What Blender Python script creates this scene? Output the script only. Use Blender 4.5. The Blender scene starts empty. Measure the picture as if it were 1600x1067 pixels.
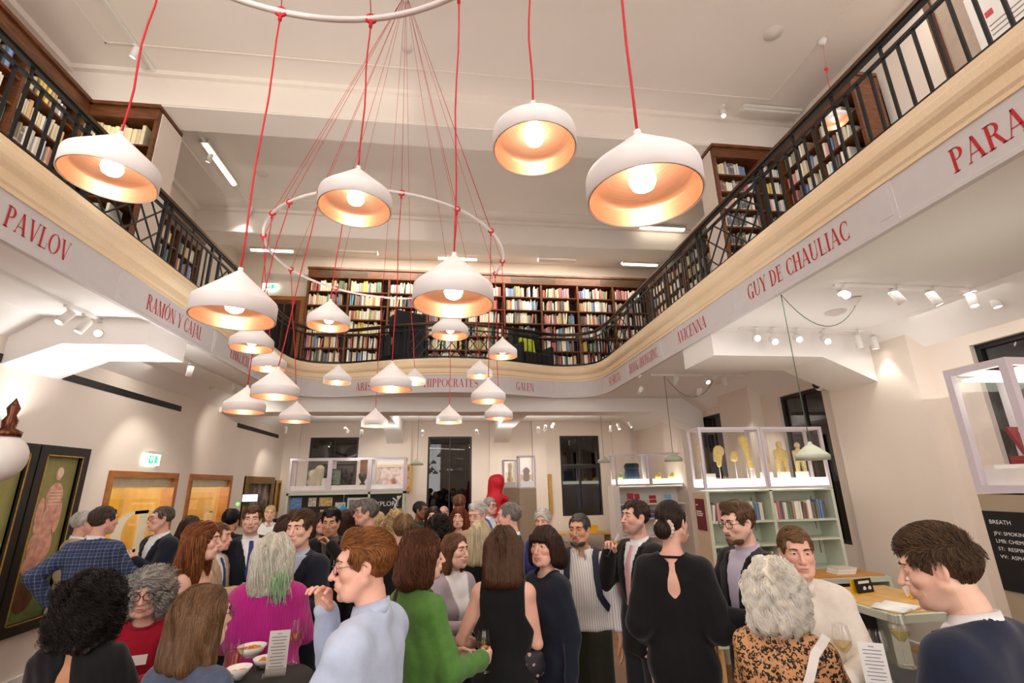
import bpy, bmesh, math, random
import numpy as np
from mathutils import Vector, Matrix

random.seed(7)
rng = np.random.default_rng(7)
SC = bpy.context.scene
COL = SC.collection
PI = math.pi

# ------------------------------------------------------------------ camera
F_PX, CW, CH = 746.0, 1600, 1067
_P, _YW, _R, CAMZ = math.radians(16.6), math.radians(7.4), math.radians(-1.1), 2.05
_fw = Vector((math.sin(_YW) * math.cos(_P), math.cos(_YW) * math.cos(_P), math.sin(_P)))
_r0 = Vector((math.cos(_YW), -math.sin(_YW), 0.0))
_u0 = _r0.cross(_fw)
_rt = _r0 * math.cos(_R) + _u0 * math.sin(_R)
_up = _u0 * math.cos(_R) - _r0 * math.sin(_R)
CAMP = Vector((0, 0, CAMZ))
cam_data = bpy.data.cameras.new('camera')
cam_data.sensor_width = 36.0
cam_data.lens = F_PX * 36.0 / CW
cam_data.clip_start = 0.05
cam_data.clip_end = 200
cam = bpy.data.objects.new('camera', cam_data)
COL.objects.link(cam)
m3 = Matrix((_rt, _up, -_fw)).transposed()
cam.matrix_world = Matrix.Translation(CAMP) @ m3.to_4x4()
SC.camera = cam

# ------------------------------------------------------------------ view, world, large lights
SC.view_settings.view_transform = 'Standard'
SC.view_settings.look = 'None'
SC.view_settings.gamma = 1.0
SC.view_settings.exposure = 0.34
SC.view_settings.use_curve_mapping = False
SC.cycles.transparent_max_bounces = 24
world = bpy.data.worlds.new('world')
SC.world = world
world.use_nodes = True
wb = world.node_tree.nodes['Background']
wb.inputs[0].default_value = (1.0, 0.965, 0.94, 1)
wb.inputs[1].default_value = 2.7


def area(name, loc, target, size, power, col=(1, 0.9, 0.78), sy=None, spread=None):
    l = bpy.data.lights.new(name, 'AREA')
    l.energy = power
    l.color = col
    l.size = size
    if sy:
        l.shape = 'RECTANGLE'
        l.size_y = sy
    if spread:
        l.spread = spread
    o = bpy.data.objects.new(name, l)
    COL.objects.link(o)
    o.location = loc
    d = Vector(target) - Vector(loc)
    o.rotation_euler = d.to_track_quat('-Z', 'Y').to_euler()
    return o


def spot(name, loc, target, power, angle=70, col=(1, 0.93, 0.82), blend=0.6, size=0.03):
    l = bpy.data.lights.new(name, 'SPOT')
    l.energy = power
    l.color = col
    l.spot_size = math.radians(angle)
    l.spot_blend = blend
    l.shadow_soft_size = size
    o = bpy.data.objects.new(name, l)
    COL.objects.link(o)
    o.location = loc
    d = Vector(target) - Vector(loc)
    o.rotation_euler = d.to_track_quat('-Z', 'Y').to_euler()
    return o


# added spot, unseen behind the viewer; an added pier cuts its beam down the middle
_wl = bpy.data.lights.new('hall_light_behind', 'SPOT')
_wl.spot_size = math.radians(33)
_wl.spot_blend = 0.25
_wl.energy = 1700
_wl.color = (1, 0.93, 0.82)
_wl.shadow_soft_size = 0.06
_wo = bpy.data.objects.new('hall_light_behind', _wl)
COL.objects.link(_wo)
_wo.location = (-0.64, -9.0, 1.5)
_wo.rotation_euler = Vector((0, math.cos(math.radians(23)), math.sin(math.radians(23)))).to_track_quat('-Z', 'Y').to_euler()

# the rows of fluorescent battens above the gallery shelves and the ceiling lights of the lower aisles, with added upward fills
area('batten_glow_left', (-4.2, 3.4, 7.55), (-4.5, 3.4, 4.4), 0.2, 60, (1, 0.95, 0.86), 6.0)
area('batten_glow_right', (4.4, 3.4, 7.55), (4.6, 3.4, 4.4), 0.2, 45, (1, 0.95, 0.88), 6.0)
area('batten_glow_back', (0.6, 10.6, 7.4), (0.6, 11.3, 5.2), 7.0, 110, (1, 0.92, 0.8), 0.2)
area('gallery_uplight_left', (-3.9, 4.0, 4.5), (-3.3, 4.0, 8), 0.3, 5, (1, 0.93, 0.84), 9.0)  # three added fill lamps at gallery floor level, to brighten the ceiling
area('gallery_uplight_right', (3.9, 4.0, 4.5), (3.3, 4.0, 8), 0.3, 4, (1, 0.92, 0.86), 9.0)
area('gallery_uplight_back', (0.5, 10.5, 4.5), (0.5, 9.6, 8), 6.5, 9, (1, 0.93, 0.84), 0.3)
area('picture_rail_uplight', (-4.3, 5.5, 2.75), (-4.1, 5.5, 5), 0.12, 80, (1, 0.98, 0.95), 12.0, 2.5)  # added fill that brightens the left soffit, no fixture there
area('case_top_uplight', (4.6, 4.6, 2.85), (4.5, 4.6, 5), 0.5, 10, (1, 0.98, 0.96), 7.0, 2.5)  # added fills above the cases for the right and back soffits
area('case_top_uplight', (0.0, 12.4, 2.85), (0.0, 12.3, 5), 7.5, 24, (1, 0.94, 0.87), 0.2, 2.5)
area('aisle_glow_left', (-3.9, 7.0, 3.74), (-4.1, 7.0, 0), 0.5, 46, (1, 0.95, 0.88), 9.0)
area('aisle_glow_right', (4.2, 4.0, 3.74), (4.3, 4.0, 0), 1.0, 38, (1, 0.96, 0.9), 6.0)
area('aisle_glow_back', (0.5, 11.8, 3.74), (0.5, 12.2, 0), 7.0, 55, (1, 0.93, 0.84), 1.0)


# ------------------------------------------------------------------ helpers
def lin(h):
    if not isinstance(h, str):
        return tuple(h)
    h = h.lstrip('#')
    v = [int(h[i:i + 2], 16) / 255 for i in (0, 2, 4)]
    return tuple(c / 12.92 if c <= 0.04045 else ((c + 0.055) / 1.055) ** 2.4 for c in v)


class NT:
    def __init__(s, name):
        s.m = bpy.data.materials.new(name)
        s.m.use_nodes = True
        s.t = s.m.node_tree
        s.b = s.t.nodes['Principled BSDF']
        s.out = s.t.nodes['Material Output']

    def n(s, typ, **kw):
        x = s.t.nodes.new(typ)
        for k, v in kw.items():
            setattr(x, k, v)
        return x

    def l(s, a, b):
        s.t.links.new(a, b)

    def coord(s, scale=(1, 1, 1), which='Object', rot=(0, 0, 0)):
        tc = s.n('ShaderNodeTexCoord')
        mp = s.n('ShaderNodeMapping')
        mp.inputs['Scale'].default_value = scale
        mp.inputs['Rotation'].default_value = rot
        s.l(tc.outputs[which], mp.inputs[0])
        return mp.outputs[0]

    def noise(s, vec, scale, detail=3, rough=0.55):
        x = s.n('ShaderNodeTexNoise')
        x.inputs['Scale'].default_value = scale
        x.inputs['Detail'].default_value = detail
        x.inputs['Roughness'].default_value = rough
        if vec is not None:
            s.l(vec, x.inputs['Vector'])
        return x.outputs[0]

    def ramp(s, fac, stops, interp='LINEAR'):
        r = s.n('ShaderNodeValToRGB')
        r.color_ramp.interpolation = interp
        el = r.color_ramp.elements
        while len(el) > 1:
            el.remove(el[-1])
        for i, (p, c) in enumerate(stops):
            e = el[0] if i == 0 else el.new(p)
            e.position = p
            c = lin(c)
            e.color = (c[0], c[1], c[2], 1)
        s.l(fac, r.inputs[0])
        return r.outputs[0]

    def mix(s, fac, a, b, blend='MIX'):
        x = s.n('ShaderNodeMix', data_type='RGBA', blend_type=blend)
        for sock, v in ((x.inputs[0], fac), (x.inputs[6], a), (x.inputs[7], b)):
            if isinstance(v, bpy.types.NodeSocket):
                s.l(v, sock)
            elif isinstance(v, (int, float)):
                sock.default_value = v
            else:
                c = lin(v)
                sock.default_value = (c[0], c[1], c[2], 1)
        return x.outputs[2]

    def math(s, op, a, b=0.0, c=None):
        x = s.n('ShaderNodeMath', operation=op)
        for i, v in enumerate((a, b) if c is None else (a, b, c)):
            if isinstance(v, bpy.types.NodeSocket):
                s.l(v, x.inputs[i])
            else:
                x.inputs[i].default_value = v
        return x.outputs[0]

    def bump(s, h, strength=0.3, dist=0.01):
        x = s.n('ShaderNodeBump')
        x.inputs['Strength'].default_value = strength
        x.inputs['Distance'].default_value = dist
        s.l(h, x.inputs['Height'])
        s.l(x.outputs[0], s.b.inputs['Normal'])


MATS = {}


def M(name, col, rough=0.5, metal=0.0, spec=0.5, var=0.08, vs=8.0, bump=0.0, bs=60.0, sheen=0.0, coat=0.0, scale=(1, 1, 1)):
    """principled material with gentle procedural variation"""
    if name in MATS:
        return MATS[name]
    t = NT(name)
    c = lin(col)
    vec = t.coord(scale)
    if var > 0:
        f = t.noise(vec, vs)
        a = tuple(max(0, x * (1 - var)) for x in c)
        b = tuple(min(1, x * (1 + var)) for x in c)
        t.l(t.ramp(f, [(0.3, a), (0.7, b)]), t.b.inputs['Base Color'])
    else:
        t.b.inputs['Base Color'].default_value = (*c, 1)
    t.b.inputs['Roughness'].default_value = rough
    t.b.inputs['Metallic'].default_value = metal
    t.b.inputs['Specular IOR Level'].default_value = spec
    if sheen:
        t.b.inputs['Sheen Weight'].default_value = sheen
    if coat:
        t.b.inputs['Coat Weight'].default_value = coat
    if bump:
        t.bump(t.noise(vec, bs, 2), bump, 0.004)
    MATS[name] = t.m
    return t.m


def emit(name, col, strength):
    if name in MATS:
        return MATS[name]
    t = NT(name)
    c = lin(col)
    t.b.inputs['Base Color'].default_value = (*c, 1)
    t.b.inputs['Emission Color'].default_value = (*c, 1)
    t.b.inputs['Emission Strength'].default_value = strength
    MATS[name] = t.m
    return t.m


def wood(name, a, b, scale=(2, 2, 20), rough=0.45, coat=0.0):
    if name in MATS:
        return MATS[name]
    t = NT(name)
    v = t.coord(scale)
    f = t.noise(v, 3.0, 6, 0.6)
    t.l(t.ramp(f, [(0.3, a), (0.7, b)]), t.b.inputs['Base Color'])
    t.b.inputs['Roughness'].default_value = rough
    if coat:
        t.b.inputs['Coat Weight'].default_value = coat
    t.bump(f, 0.1, 0.003)
    MATS[name] = t.m
    return t.m


def glassy(name, tint='#ffffff', refl=0.12, rough=0.02):
    """thin pane: mostly see-through with a clear reflection"""
    if name in MATS:
        return MATS[name]
    t = NT(name)
    tr = t.n('ShaderNodeBsdfTransparent')
    c = lin(tint)
    tr.inputs[0].default_value = (*c, 1)
    gl = t.n('ShaderNodeBsdfGlossy')
    gl.inputs['Roughness'].default_value = rough
    lw = t.n('ShaderNodeLayerWeight')
    lw.inputs[0].default_value = 0.5
    f = t.math('ADD', t.math('MULTIPLY', t.math('POWER', lw.outputs['Facing'], 4.0), 0.8), refl - 0.06)
    mx = t.n('ShaderNodeMixShader')
    t.l(f, mx.inputs[0])
    t.l(tr.outputs[0], mx.inputs[1])
    t.l(gl.outputs[0], mx.inputs[2])
    t.l(mx.outputs[0], t.out.inputs[0])
    MATS[name] = t.m
    return t.m


class MB:
    """collects geometry, then links it as ONE mesh object"""

    def __init__(s):
        s.v, s.f, s.mi, s.sm = [], [], [], []

    def add(s, vs, fs, mi=0, smooth=False):
        o = len(s.v)
        s.v.extend([tuple(x) for x in vs])
        for f in fs:
            s.f.append(tuple(i + o for i in f))
            s.mi.append(mi)
            s.sm.append(smooth)
        return s

    def box(s, c, d, mi=0, rot=None, taper=1.0):
        x, y, z = d[0] / 2, d[1] / 2, d[2] / 2
        vs = [Vector((sx * x * (taper if sz > 0 else 1), sy * y * (taper if sz > 0 else 1), sz * z)) for sz in (-1, 1) for sy in (-1, 1) for sx in (-1, 1)]
        if rot is not None:
            vs = [rot @ v for v in vs]
        vs = [v + Vector(c) for v in vs]
        s.add(vs, [(0, 2, 3, 1), (4, 5, 7, 6), (0, 1, 5, 4), (2, 6, 7, 3), (0, 4, 6, 2), (1, 3, 7, 5)], mi)
        return s

    def b2(s, lo, hi, mi=0):
        return s.box([(a + b) / 2 for a, b in zip(lo, hi)], [abs(b - a) for a, b in zip(lo, hi)], mi)

    def bar(s, a, b, w, h=None, mi=0, upv=(0, 0, 1)):
        a, b = Vector(a), Vector(b)
        h = h or w
        d = (b - a)
        L = d.length
        d.normalize()
        up = Vector(upv)
        if abs(d.dot(up)) > 0.98:
            up = Vector((1, 0, 0)) if abs(d.x) < 0.9 else Vector((0, 1, 0))
        r = d.cross(up).normalized()
        u = r.cross(d)
        R = Matrix((r, d, u)).transposed()
        return s.box((a + b) / 2, (w, L, h), mi, R)

    def tube(s, pts, r, n=8, mi=0, cap=True, smooth=True):
        pts = [Vector(p) for p in pts]
        rs = r if isinstance(r, (list, tuple)) else [r] * len(pts)
        vs, fs = [], []
        pr = None
        for i, p in enumerate(pts):
            d = (pts[min(i + 1, len(pts) - 1)] - pts[max(i - 1, 0)])
            if d.length < 1e-9:
                d = Vector((0, 0, 1))
            d.normalize()
            if pr is None:
                up = Vector((0, 0, 1)) if abs(d.z) < 0.9 else Vector((1, 0, 0))
                pr = d.cross(up).normalized()
            else:
                pr = (pr - d * pr.dot(d))
                if pr.length < 1e-6:
                    pr = d.orthogonal()
                pr.normalize()
            q = d.cross(pr)
            for k in range(n):
                a = 2 * PI * k / n
                vs.append(p + (pr * math.cos(a) + q * math.sin(a)) * rs[i])
        for i in range(len(pts) - 1):
            for k in range(n):
                k2 = (k + 1) % n
                fs.append((i * n + k, i * n + k2, (i + 1) * n + k2, (i + 1) * n + k))
        if cap:
            fs.append(tuple(range(n - 1, -1, -1)))
            fs.append(tuple(range((len(pts) - 1) * n, len(pts) * n)))
        s.add(vs, fs, mi, smooth)
        return s

    def lathe(s, prof, c=(0, 0, 0), n=24, mi=0, smooth=True, M4=None, closed=False):
        vs, fs = [], []
        for r, z in prof:
            for k in range(n):
                a = 2 * PI * k / n
                v = Vector((r * math.cos(a), r * math.sin(a), z))
                if M4 is not None:
                    v = M4 @ v
                vs.append(v + Vector(c))
        m = len(prof)
        for i in range(m if closed else m - 1):
            i2 = (i + 1) % m
            for k in range(n):
                k2 = (k + 1) % n
                fs.append((i * n + k, i * n + k2, i2 * n + k2, i2 * n + k))
        s.add(vs, fs, mi, smooth)
        return s

    def ball(s, c, r, n=16, mi=0, sc=(1, 1, 1), R=None):
        vs, fs = [], []
        m = max(6, n // 2)
        for i in range(m + 1):
            t = PI * i / m
            for k in range(n):
                a = 2 * PI * k / n
                v = Vector((r * sc[0] * math.sin(t) * math.cos(a), r * sc[1] * math.sin(t) * math.sin(a), r * sc[2] * math.cos(t)))
                if R is not None:
                    v = R @ v
                vs.append(v + Vector(c))
        for i in range(m):
            for k in range(n):
                k2 = (k + 1) % n
                fs.append((i * n + k, (i + 1) * n + k, (i + 1) * n + k2, i * n + k2))
        s.add(vs, fs, mi, True)
        return s

    def prism(s, poly, thick, T, mi=0):
        """2-D polygon (list of (u,v)) -> solid; T maps (u,v,w) to the world, w in 0..thick"""
        n = len(poly)
        vs = [T(u, v, 0) for u, v in poly] + [T(u, v, thick) for u, v in poly]
        fs = [tuple(range(n - 1, -1, -1)), tuple(range(n, 2 * n))]
        for i in range(n):
            j = (i + 1) % n
            fs.append((i, j, n + j, n + i))
        s.add(vs, fs, mi)
        return s

    def build(s, name, mat, parent=None, loc=None, bevel=0.0, fix=True, sub=0):
        me = bpy.data.meshes.new(name)
        me.from_pydata([tuple(v) for v in s.v], [], s.f)
        mats = mat if isinstance(mat, (list, tuple)) else [mat]
        for m_ in mats:
            me.materials.append(m_)
        me.polygons.foreach_set('material_index', s.mi)
        me.polygons.foreach_set('use_smooth', s.sm)
        if fix:
            bm = bmesh.new()
            bm.from_mesh(me)
            bmesh.ops.remove_doubles(bm, verts=bm.verts, dist=1e-6)
            bmesh.ops.recalc_face_normals(bm, faces=bm.faces)
            bm.to_mesh(me)
            bm.free()
        me.update()
        o = bpy.data.objects.new(name, me)
        COL.objects.link(o)
        if parent is not None:
            o.parent = parent
        if loc is not None:
            o.location = loc
        if bevel:
            md = o.modifiers.new('bevel', 'BEVEL')
            md.width = bevel
            md.segments = 2
            md.limit_method = 'ANGLE'
        if sub:
            md = o.modifiers.new('sub', 'SUBSURF')
            md.levels = sub
            md.render_levels = sub
        return o


def tag(o, label=None, cat=None, group=None, kind=None):
    if label:
        o['label'] = label
    if cat:
        o['category'] = cat
    if group:
        o['group'] = group
    if kind:
        o['kind'] = kind
    return o


def thing(name, label, cat, loc=(0, 0, 0), rz=0.0, group=None):
    o = bpy.data.objects.new(name, None)
    o.empty_display_size = 0.1
    COL.objects.link(o)
    o.location = loc
    o.rotation_euler = (0, 0, rz)
    return tag(o, label, cat, group)


def struct(name, mb, mat, parent=None, **kw):
    o = mb.build(name, mat, parent, **kw)
    if parent is None:
        o['kind'] = 'structure'
    return o


def dup(o, parent=None):
    c = o.copy()
    COL.objects.link(c)
    if parent is not None:
        c.parent = parent
    for ch in list(o.children):
        dup(ch, c)
    return c


def ray(x, y):
    return _fw * F_PX + _rt * (x - 800) + _up * (533.5 - y)


def atY(x, y, Y):
    r = ray(x, y)
    return CAMP + r * (Y / r.y)


def atX(x, y, X):
    r = ray(x, y)
    return CAMP + r * (X / r.x)


def atZ(x, y, Z):
    r = ray(x, y)
    return CAMP + r * ((Z - CAMZ) / r.z)


def atW(x, y, w):
    return CAMP + ray(x, y) * (w / F_PX)


def text_mesh(txt, size, depth=0.0, align='CENTER'):
    """flat letters of the built-in font as (verts, faces)"""
    cu = bpy.data.curves.new('lettering', 'FONT')
    cu.body = txt
    cu.size = size
    cu.align_x = align
    cu.resolution_u = 3
    cu.extrude = depth
    o = bpy.data.objects.new('lettering', cu)
    COL.objects.link(o)
    dg = bpy.context.evaluated_depsgraph_get()
    me = bpy.data.meshes.new_from_object(o.evaluated_get(dg))
    vs = [tuple(v.co) for v in me.vertices]
    fs = [tuple(p.vertices) for p in me.polygons]
    bpy.data.objects.remove(o)
    bpy.data.curves.remove(cu)
    bpy.data.meshes.remove(me)
    return vs, fs


def put_text(txt, size, origin, ux, uy, mat, name='lettering', parent=None, align='CENTER', off=0.002):
    vs, fs = text_mesh(txt, size, 0.0, align)
    ux, uy, o = Vector(ux), Vector(uy), Vector(origin)
    nz = ux.cross(uy)
    mb = MB()
    mb.add([o + ux * v[0] + uy * v[1] + nz * off for v in vs], fs)
    return mb.build(name, mat, parent, fix=False)

# ------------------------------------------------------------------ smooth solids: distance field -> mesh
class SDF:
    def __init__(s, lo, hi, h):
        s.lo = np.array(lo, float)
        s.h = h
        s.n = np.maximum(4, np.ceil((np.array(hi, float) - s.lo) / h).astype(int) + 1)
        s.ax = [s.lo[i] + h * np.arange(s.n[i]) for i in range(3)]
        s.F = np.full(s.n, 1.0, np.float32)

    def _sl(s, lo, hi):
        a = np.clip(np.floor((np.array(lo) - s.lo) / s.h).astype(int), 0, s.n)
        b = np.clip(np.ceil((np.array(hi) - s.lo) / s.h).astype(int) + 1, 0, s.n)
        if np.any(b <= a):
            return None
        sl = tuple(slice(a[i], b[i]) for i in range(3))
        g = np.meshgrid(*[s.ax[i][a[i]:b[i]] for i in range(3)], indexing='ij', sparse=True)
        return sl, g

    def _merge(s, sl, d, k, op):
        A = s.F[sl]
        d = d.astype(np.float32)
        if op == 'sub':
            d = -d
            if k > 0:
                hh = np.clip(0.5 - 0.5 * (A - d) / k, 0, 1)
                s.F[sl] = A * (1 - hh) + d * hh + k * hh * (1 - hh)
            else:
                s.F[sl] = np.maximum(A, d)
        else:
            if k > 0:
                hh = np.clip(0.5 + 0.5 * (A - d) / k, 0, 1)
                s.F[sl] = A * (1 - hh) + d * hh - k * hh * (1 - hh)
            else:
                s.F[sl] = np.minimum(A, d)

    def cone(s, a, b, ra, rb, k=0.02, flat=None, op='add', grow=0.0):
        """tapered capsule; flat = (axis, q): cross-section squeezed along axis to q of its width"""
        a, b = np.array(a, float), np.array(b, float)
        ra, rb = ra + grow, rb + grow
        m = max(ra, rb) + 2 * k + 2 * s.h
        r = s._sl(np.minimum(a, b) - m, np.maximum(a, b) + m)
        if r is None:
            return s
        sl, (X, Y, Z) = r
        P = [X - a[0], Y - a[1], Z - a[2]]
        ab = b - a
        q = 1.0
        if flat is not None:
            ax = np.array(flat[0], float)
            ax /= np.linalg.norm(ax)
            q = flat[1]
            if grow:  # keep an even offset all round
                q = (q * (max(ra, rb) - grow) + grow) / max(ra, rb)
            dt = P[0] * ax[0] + P[1] * ax[1] + P[2] * ax[2]
            f = (1 / q - 1)
            P = [P[i] + ax[i] * dt * f for i in range(3)]
            ab = ab + ax * (ab @ ax) * f
        L2 = ab @ ab
        if L2 < 1e-12:
            t = 0.0
        else:
            t = np.clip((P[0] * ab[0] + P[1] * ab[1] + P[2] * ab[2]) / L2, 0, 1)
        d = np.sqrt((P[0] - t * ab[0]) ** 2 + (P[1] - t * ab[1]) ** 2 + (P[2] - t * ab[2]) ** 2) - (ra + (rb - ra) * t)
        s._merge(sl, d * (q if q < 1 else 1.0), k, op)
        return s

    def ell(s, c, r, k=0.02, R=None, op='add', grow=0.0):
        c, r = np.array(c, float), np.array(r, float) + grow
        m = max(r) + 2 * k + 2 * s.h
        q = s._sl(c - m, c + m)
        if q is None:
            return s
        sl, (X, Y, Z) = q
        P = [X - c[0], Y - c[1], Z - c[2]]
        if R is not None:
            R = np.array(R)
            P = [R[0, i] * P[0] + R[1, i] * P[1] + R[2, i] * P[2] for i in range(3)]
        k0 = np.sqrt((P[0] / r[0]) ** 2 + (P[1] / r[1]) ** 2 + (P[2] / r[2]) ** 2)
        k1 = np.sqrt((P[0] / r[0] ** 2) ** 2 + (P[1] / r[1] ** 2) ** 2 + (P[2] / r[2] ** 2) ** 2) + 1e-9
        s._merge(sl, np.where(k0 < 1e-3, -min(r), k0 * (k0 - 1) / k1), k, op)
        return s

    def halfspace(s, p, n, k=0.0, lo=None, hi=None):
        """cut away everything on the side of n"""
        n = np.array(n, float)
        n /= np.linalg.norm(n)
        X, Y, Z = np.meshgrid(*s.ax, indexing='ij', sparse=True)
        d = -((X - p[0]) * n[0] + (Y - p[1]) * n[1] + (Z - p[2]) * n[2])
        d = np.broadcast_to(d, s.F.shape)
        s._merge(tuple(slice(None) for _ in range(3)), d, k, 'sub')
        return s

    def ripple(s, amp, freq, seed=0, vert=0.35):
        """soft cloth folds"""
        X, Y, Z = np.meshgrid(*s.ax, indexing='ij', sparse=True)
        r = np.random.default_rng(seed)
        w = 0
        for i in range(4):
            ph = r.uniform(0, 6.28, 3)
            f = freq * r.uniform(0.6, 1.6)
            dx, dy = r.normal(0, 1, 2)
            w = w + np.sin((X * dx + Y * dy) * f + Z * f * vert * r.choice([-1, 1]) + ph[0] + 1.3 * np.sin(Z * f * 0.35 + ph[1]))
        s.F += (amp * 0.4 * w).astype(np.float32)
        return s

    def value(s, p):
        q = (np.asarray(p) - s.lo) / s.h
        i = np.clip(np.floor(q).astype(int), 0, s.n - 2)
        f = np.clip(q - i, 0, 1)
        o = 0
        for a in (0, 1):
            for b in (0, 1):
                for c in (0, 1):
                    w = (f[..., 0] if a else 1 - f[..., 0]) * (f[..., 1] if b else 1 - f[..., 1]) * (f[..., 2] if c else 1 - f[..., 2])
                    o = o + w * s.F[i[..., 0] + a, i[..., 1] + b, i[..., 2] + c]
        return o

    def grad(s, p):
        e = s.h
        g = np.stack([s.value(p + np.eye(3)[i] * e) - s.value(p - np.eye(3)[i] * e) for i in range(3)], -1)
        return g / (np.linalg.norm(g, axis=-1, keepdims=True) + 1e-9)

    def mesh(s):
        F = s.F
        F[0], F[-1], F[:, 0], F[:, -1], F[:, :, 0], F[:, :, -1] = (1.0,) * 6 if False else (np.maximum(F[0], 1e-3), np.maximum(F[-1], 1e-3), np.maximum(F[:, 0], 1e-3), np.maximum(F[:, -1], 1e-3), np.maximum(F[:, :, 0], 1e-3), np.maximum(F[:, :, -1], 1e-3))
        S = F < 0
        nx, ny, nz = F.shape
        cs = [S[i:nx - 1 + i, j:ny - 1 + j, k:nz - 1 + k] for i in (0, 1) for j in (0, 1) for k in (0, 1)]
        anyv = np.logical_or.reduce(cs)
        allv = np.logical_and.reduce(cs)
        mask = anyv & ~allv
        idx = np.full(mask.shape, -1, np.int64)
        I = np.argwhere(mask)
        N = len(I)
        if N == 0:
            return np.zeros((0, 3)), np.zeros((0, 4), int)
        idx[mask] = np.arange(N)
        V = np.stack([F[I[:, 0] + i, I[:, 1] + j, I[:, 2] + k] for i in (0, 1) for j in (0, 1) for k in (0, 1)], 1)
        C8 = np.array([(i, j, k) for i in (0, 1) for j in (0, 1) for k in (0, 1)], float)
        acc = np.zeros((N, 3))
        cnt = np.zeros(N)
        for a in range(8):
            for b in range(a + 1, 8):
                if abs(C8[a] - C8[b]).sum() == 1:
                    va, vb = V[:, a], V[:, b]
                    m = (va < 0) != (vb < 0)
                    t = va / (va - vb + 1e-12)
                    p = C8[a] + (C8[b] - C8[a]) * t[:, None]
                    acc[m] += p[m]
                    cnt[m] += 1
        P = s.lo + s.h * (I + acc / cnt[:, None])
        Q = []
        for ax in range(3):
            o1, o2 = [(1, 2), (2, 0), (0, 1)][ax]
            sl0 = [slice(None)] * 3
            sl1 = [slice(None)] * 3
            sl0[ax] = slice(0, -1)
            sl1[ax] = slice(1, None)
            a, b = S[tuple(sl0)], S[tuple(sl1)]
            E = np.argwhere(a != b)
            E = E[(E[:, o1] > 0) & (E[:, o2] > 0) & (E[:, o1] < F.shape[o1] - 1) & (E[:, o2] < F.shape[o2] - 1)]
            if len(E) == 0:
                continue
            ins = a[tuple(E.T)]
            d1 = np.zeros(3, int)
            d1[o1] = 1
            d2 = np.zeros(3, int)
            d2[o2] = 1
            q = np.stack([idx[tuple((E - d1 - d2).T)], idx[tuple((E - d2).T)], idx[tuple(E.T)], idx[tuple((E - d1).T)]], 1)
            q[~ins] = q[~ins][:, ::-1]
            Q.append(q)
        Q = np.concatenate(Q)
        Q = Q[(Q >= 0).all(1)]
        return P, Q


def np_mesh(name, parts, mats, parent=None, attr=None, loc=None):
    """parts: [(P, Q, mat_index)] numpy verts and quads/tris joined into one smooth mesh object"""
    P = np.concatenate([p[0] for p in parts]) if parts else np.zeros((0, 3))
    me = bpy.data.meshes.new(name)
    faces, mi, off = [], [], 0
    loops = []
    starts, tot = [], []
    for p, q, m in parts:
        q = np.asarray(q)
        if len(q):
            loops.append((q + off).ravel())
            tot.append(np.full(len(q), q.shape[1]))
            mi.append(np.full(len(q), m))
        off += len(p)
    loops = np.concatenate(loops)
    tot = np.concatenate(tot)
    mi = np.concatenate(mi)
    starts = np.concatenate([[0], np.cumsum(tot)[:-1]])
    me.vertices.add(len(P))
    me.vertices.foreach_set('co', P.astype(np.float32).ravel())
    me.loops.add(len(loops))
    me.loops.foreach_set('vertex_index', loops.astype(np.int32))
    me.polygons.add(len(tot))
    me.polygons.foreach_set('loop_start', starts.astype(np.int32))
    me.polygons.foreach_set('loop_total', tot.astype(np.int32))
    me.polygons.foreach_set('material_index', mi.astype(np.int32))
    me.polygons.foreach_set('use_smooth', np.ones(len(tot), bool))
    for m in (mats if isinstance(mats, (list, tuple)) else [mats]):
        me.materials.append(m)
    if attr is not None:
        for nm, a in attr.items():
            ca = me.attributes.new(nm, 'FLOAT', 'POINT')
            ca.data.foreach_set('value', np.asarray(a, np.float32))
    me.update()
    me.validate()
    o = bpy.data.objects.new(name, me)
    COL.objects.link(o)
    if parent is not None:
        o.parent = parent
    if loc is not None:
        o.location = loc
    return o


def blob(name, prims, h, mat, parent=None, k=0.01, loc=None):
    """prims: ('c', a, b, ra, rb) or ('e', c, r)"""
    lo = np.min([np.minimum(p[1], p[2]) - max(p[3], p[4]) if p[0] == 'c' else np.array(p[1]) - np.array(p[2]) for p in prims], 0) - 3 * h - k
    hi = np.max([np.maximum(p[1], p[2]) + max(p[3], p[4]) if p[0] == 'c' else np.array(p[1]) + np.array(p[2]) for p in prims], 0) + 3 * h + k
    s = SDF(lo, hi, h)
    for p in prims:
        if p[0] == 'c':
            s.cone(p[1], p[2], p[3], p[4], k)
        else:
            s.ell(p[1], p[2], k)
    P, Q = s.mesh()
    return np_mesh(name, [(P, Q, 0)], mat, parent, loc=loc)

# ------------------------------------------------------------------ materials
m_wall = M('wall_paint', '#e9dcd0', 0.75, var=0.02, vs=1.5, bump=0.04, bs=200)
m_ceil = M('ceiling_paint', '#efe6dd', 0.8, var=0.02, vs=1.0, bump=0.04, bs=200)
m_soffit = M('soffit_paint', '#f6f2ee', 0.8, var=0.01, vs=1.0, bump=0.04, bs=200)
m_white = M('white_joinery', '#eee9e4', 0.5, var=0.02)
m_fascia = M('fascia_paint', '#d8d3d4', 0.6, var=0.02)
m_red = M('red_lettering', '#c8202c', 0.5, var=0.05)
m_blackm = M('black_metal', '#16181a', 0.4, 0.3, var=0.1)
m_bronze = M('bronze_handrail', '#5a4530', 0.35, 0.7, var=0.2, vs=20)
m_frame = M('black_window_frame', '#17171a', 0.4)
m_oak = wood('door_oak', '#b9793f', '#9a5c2a', (1, 1, 6))
m_pale = wood('pale_ply', '#e2b878', '#cf9d58', (3, 3, 1.0))
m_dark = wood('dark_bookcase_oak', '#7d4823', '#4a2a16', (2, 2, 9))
m_darkin = wood('bookcase_inside', '#4a2e1b', '#2a190f', (2, 2, 9))
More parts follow.
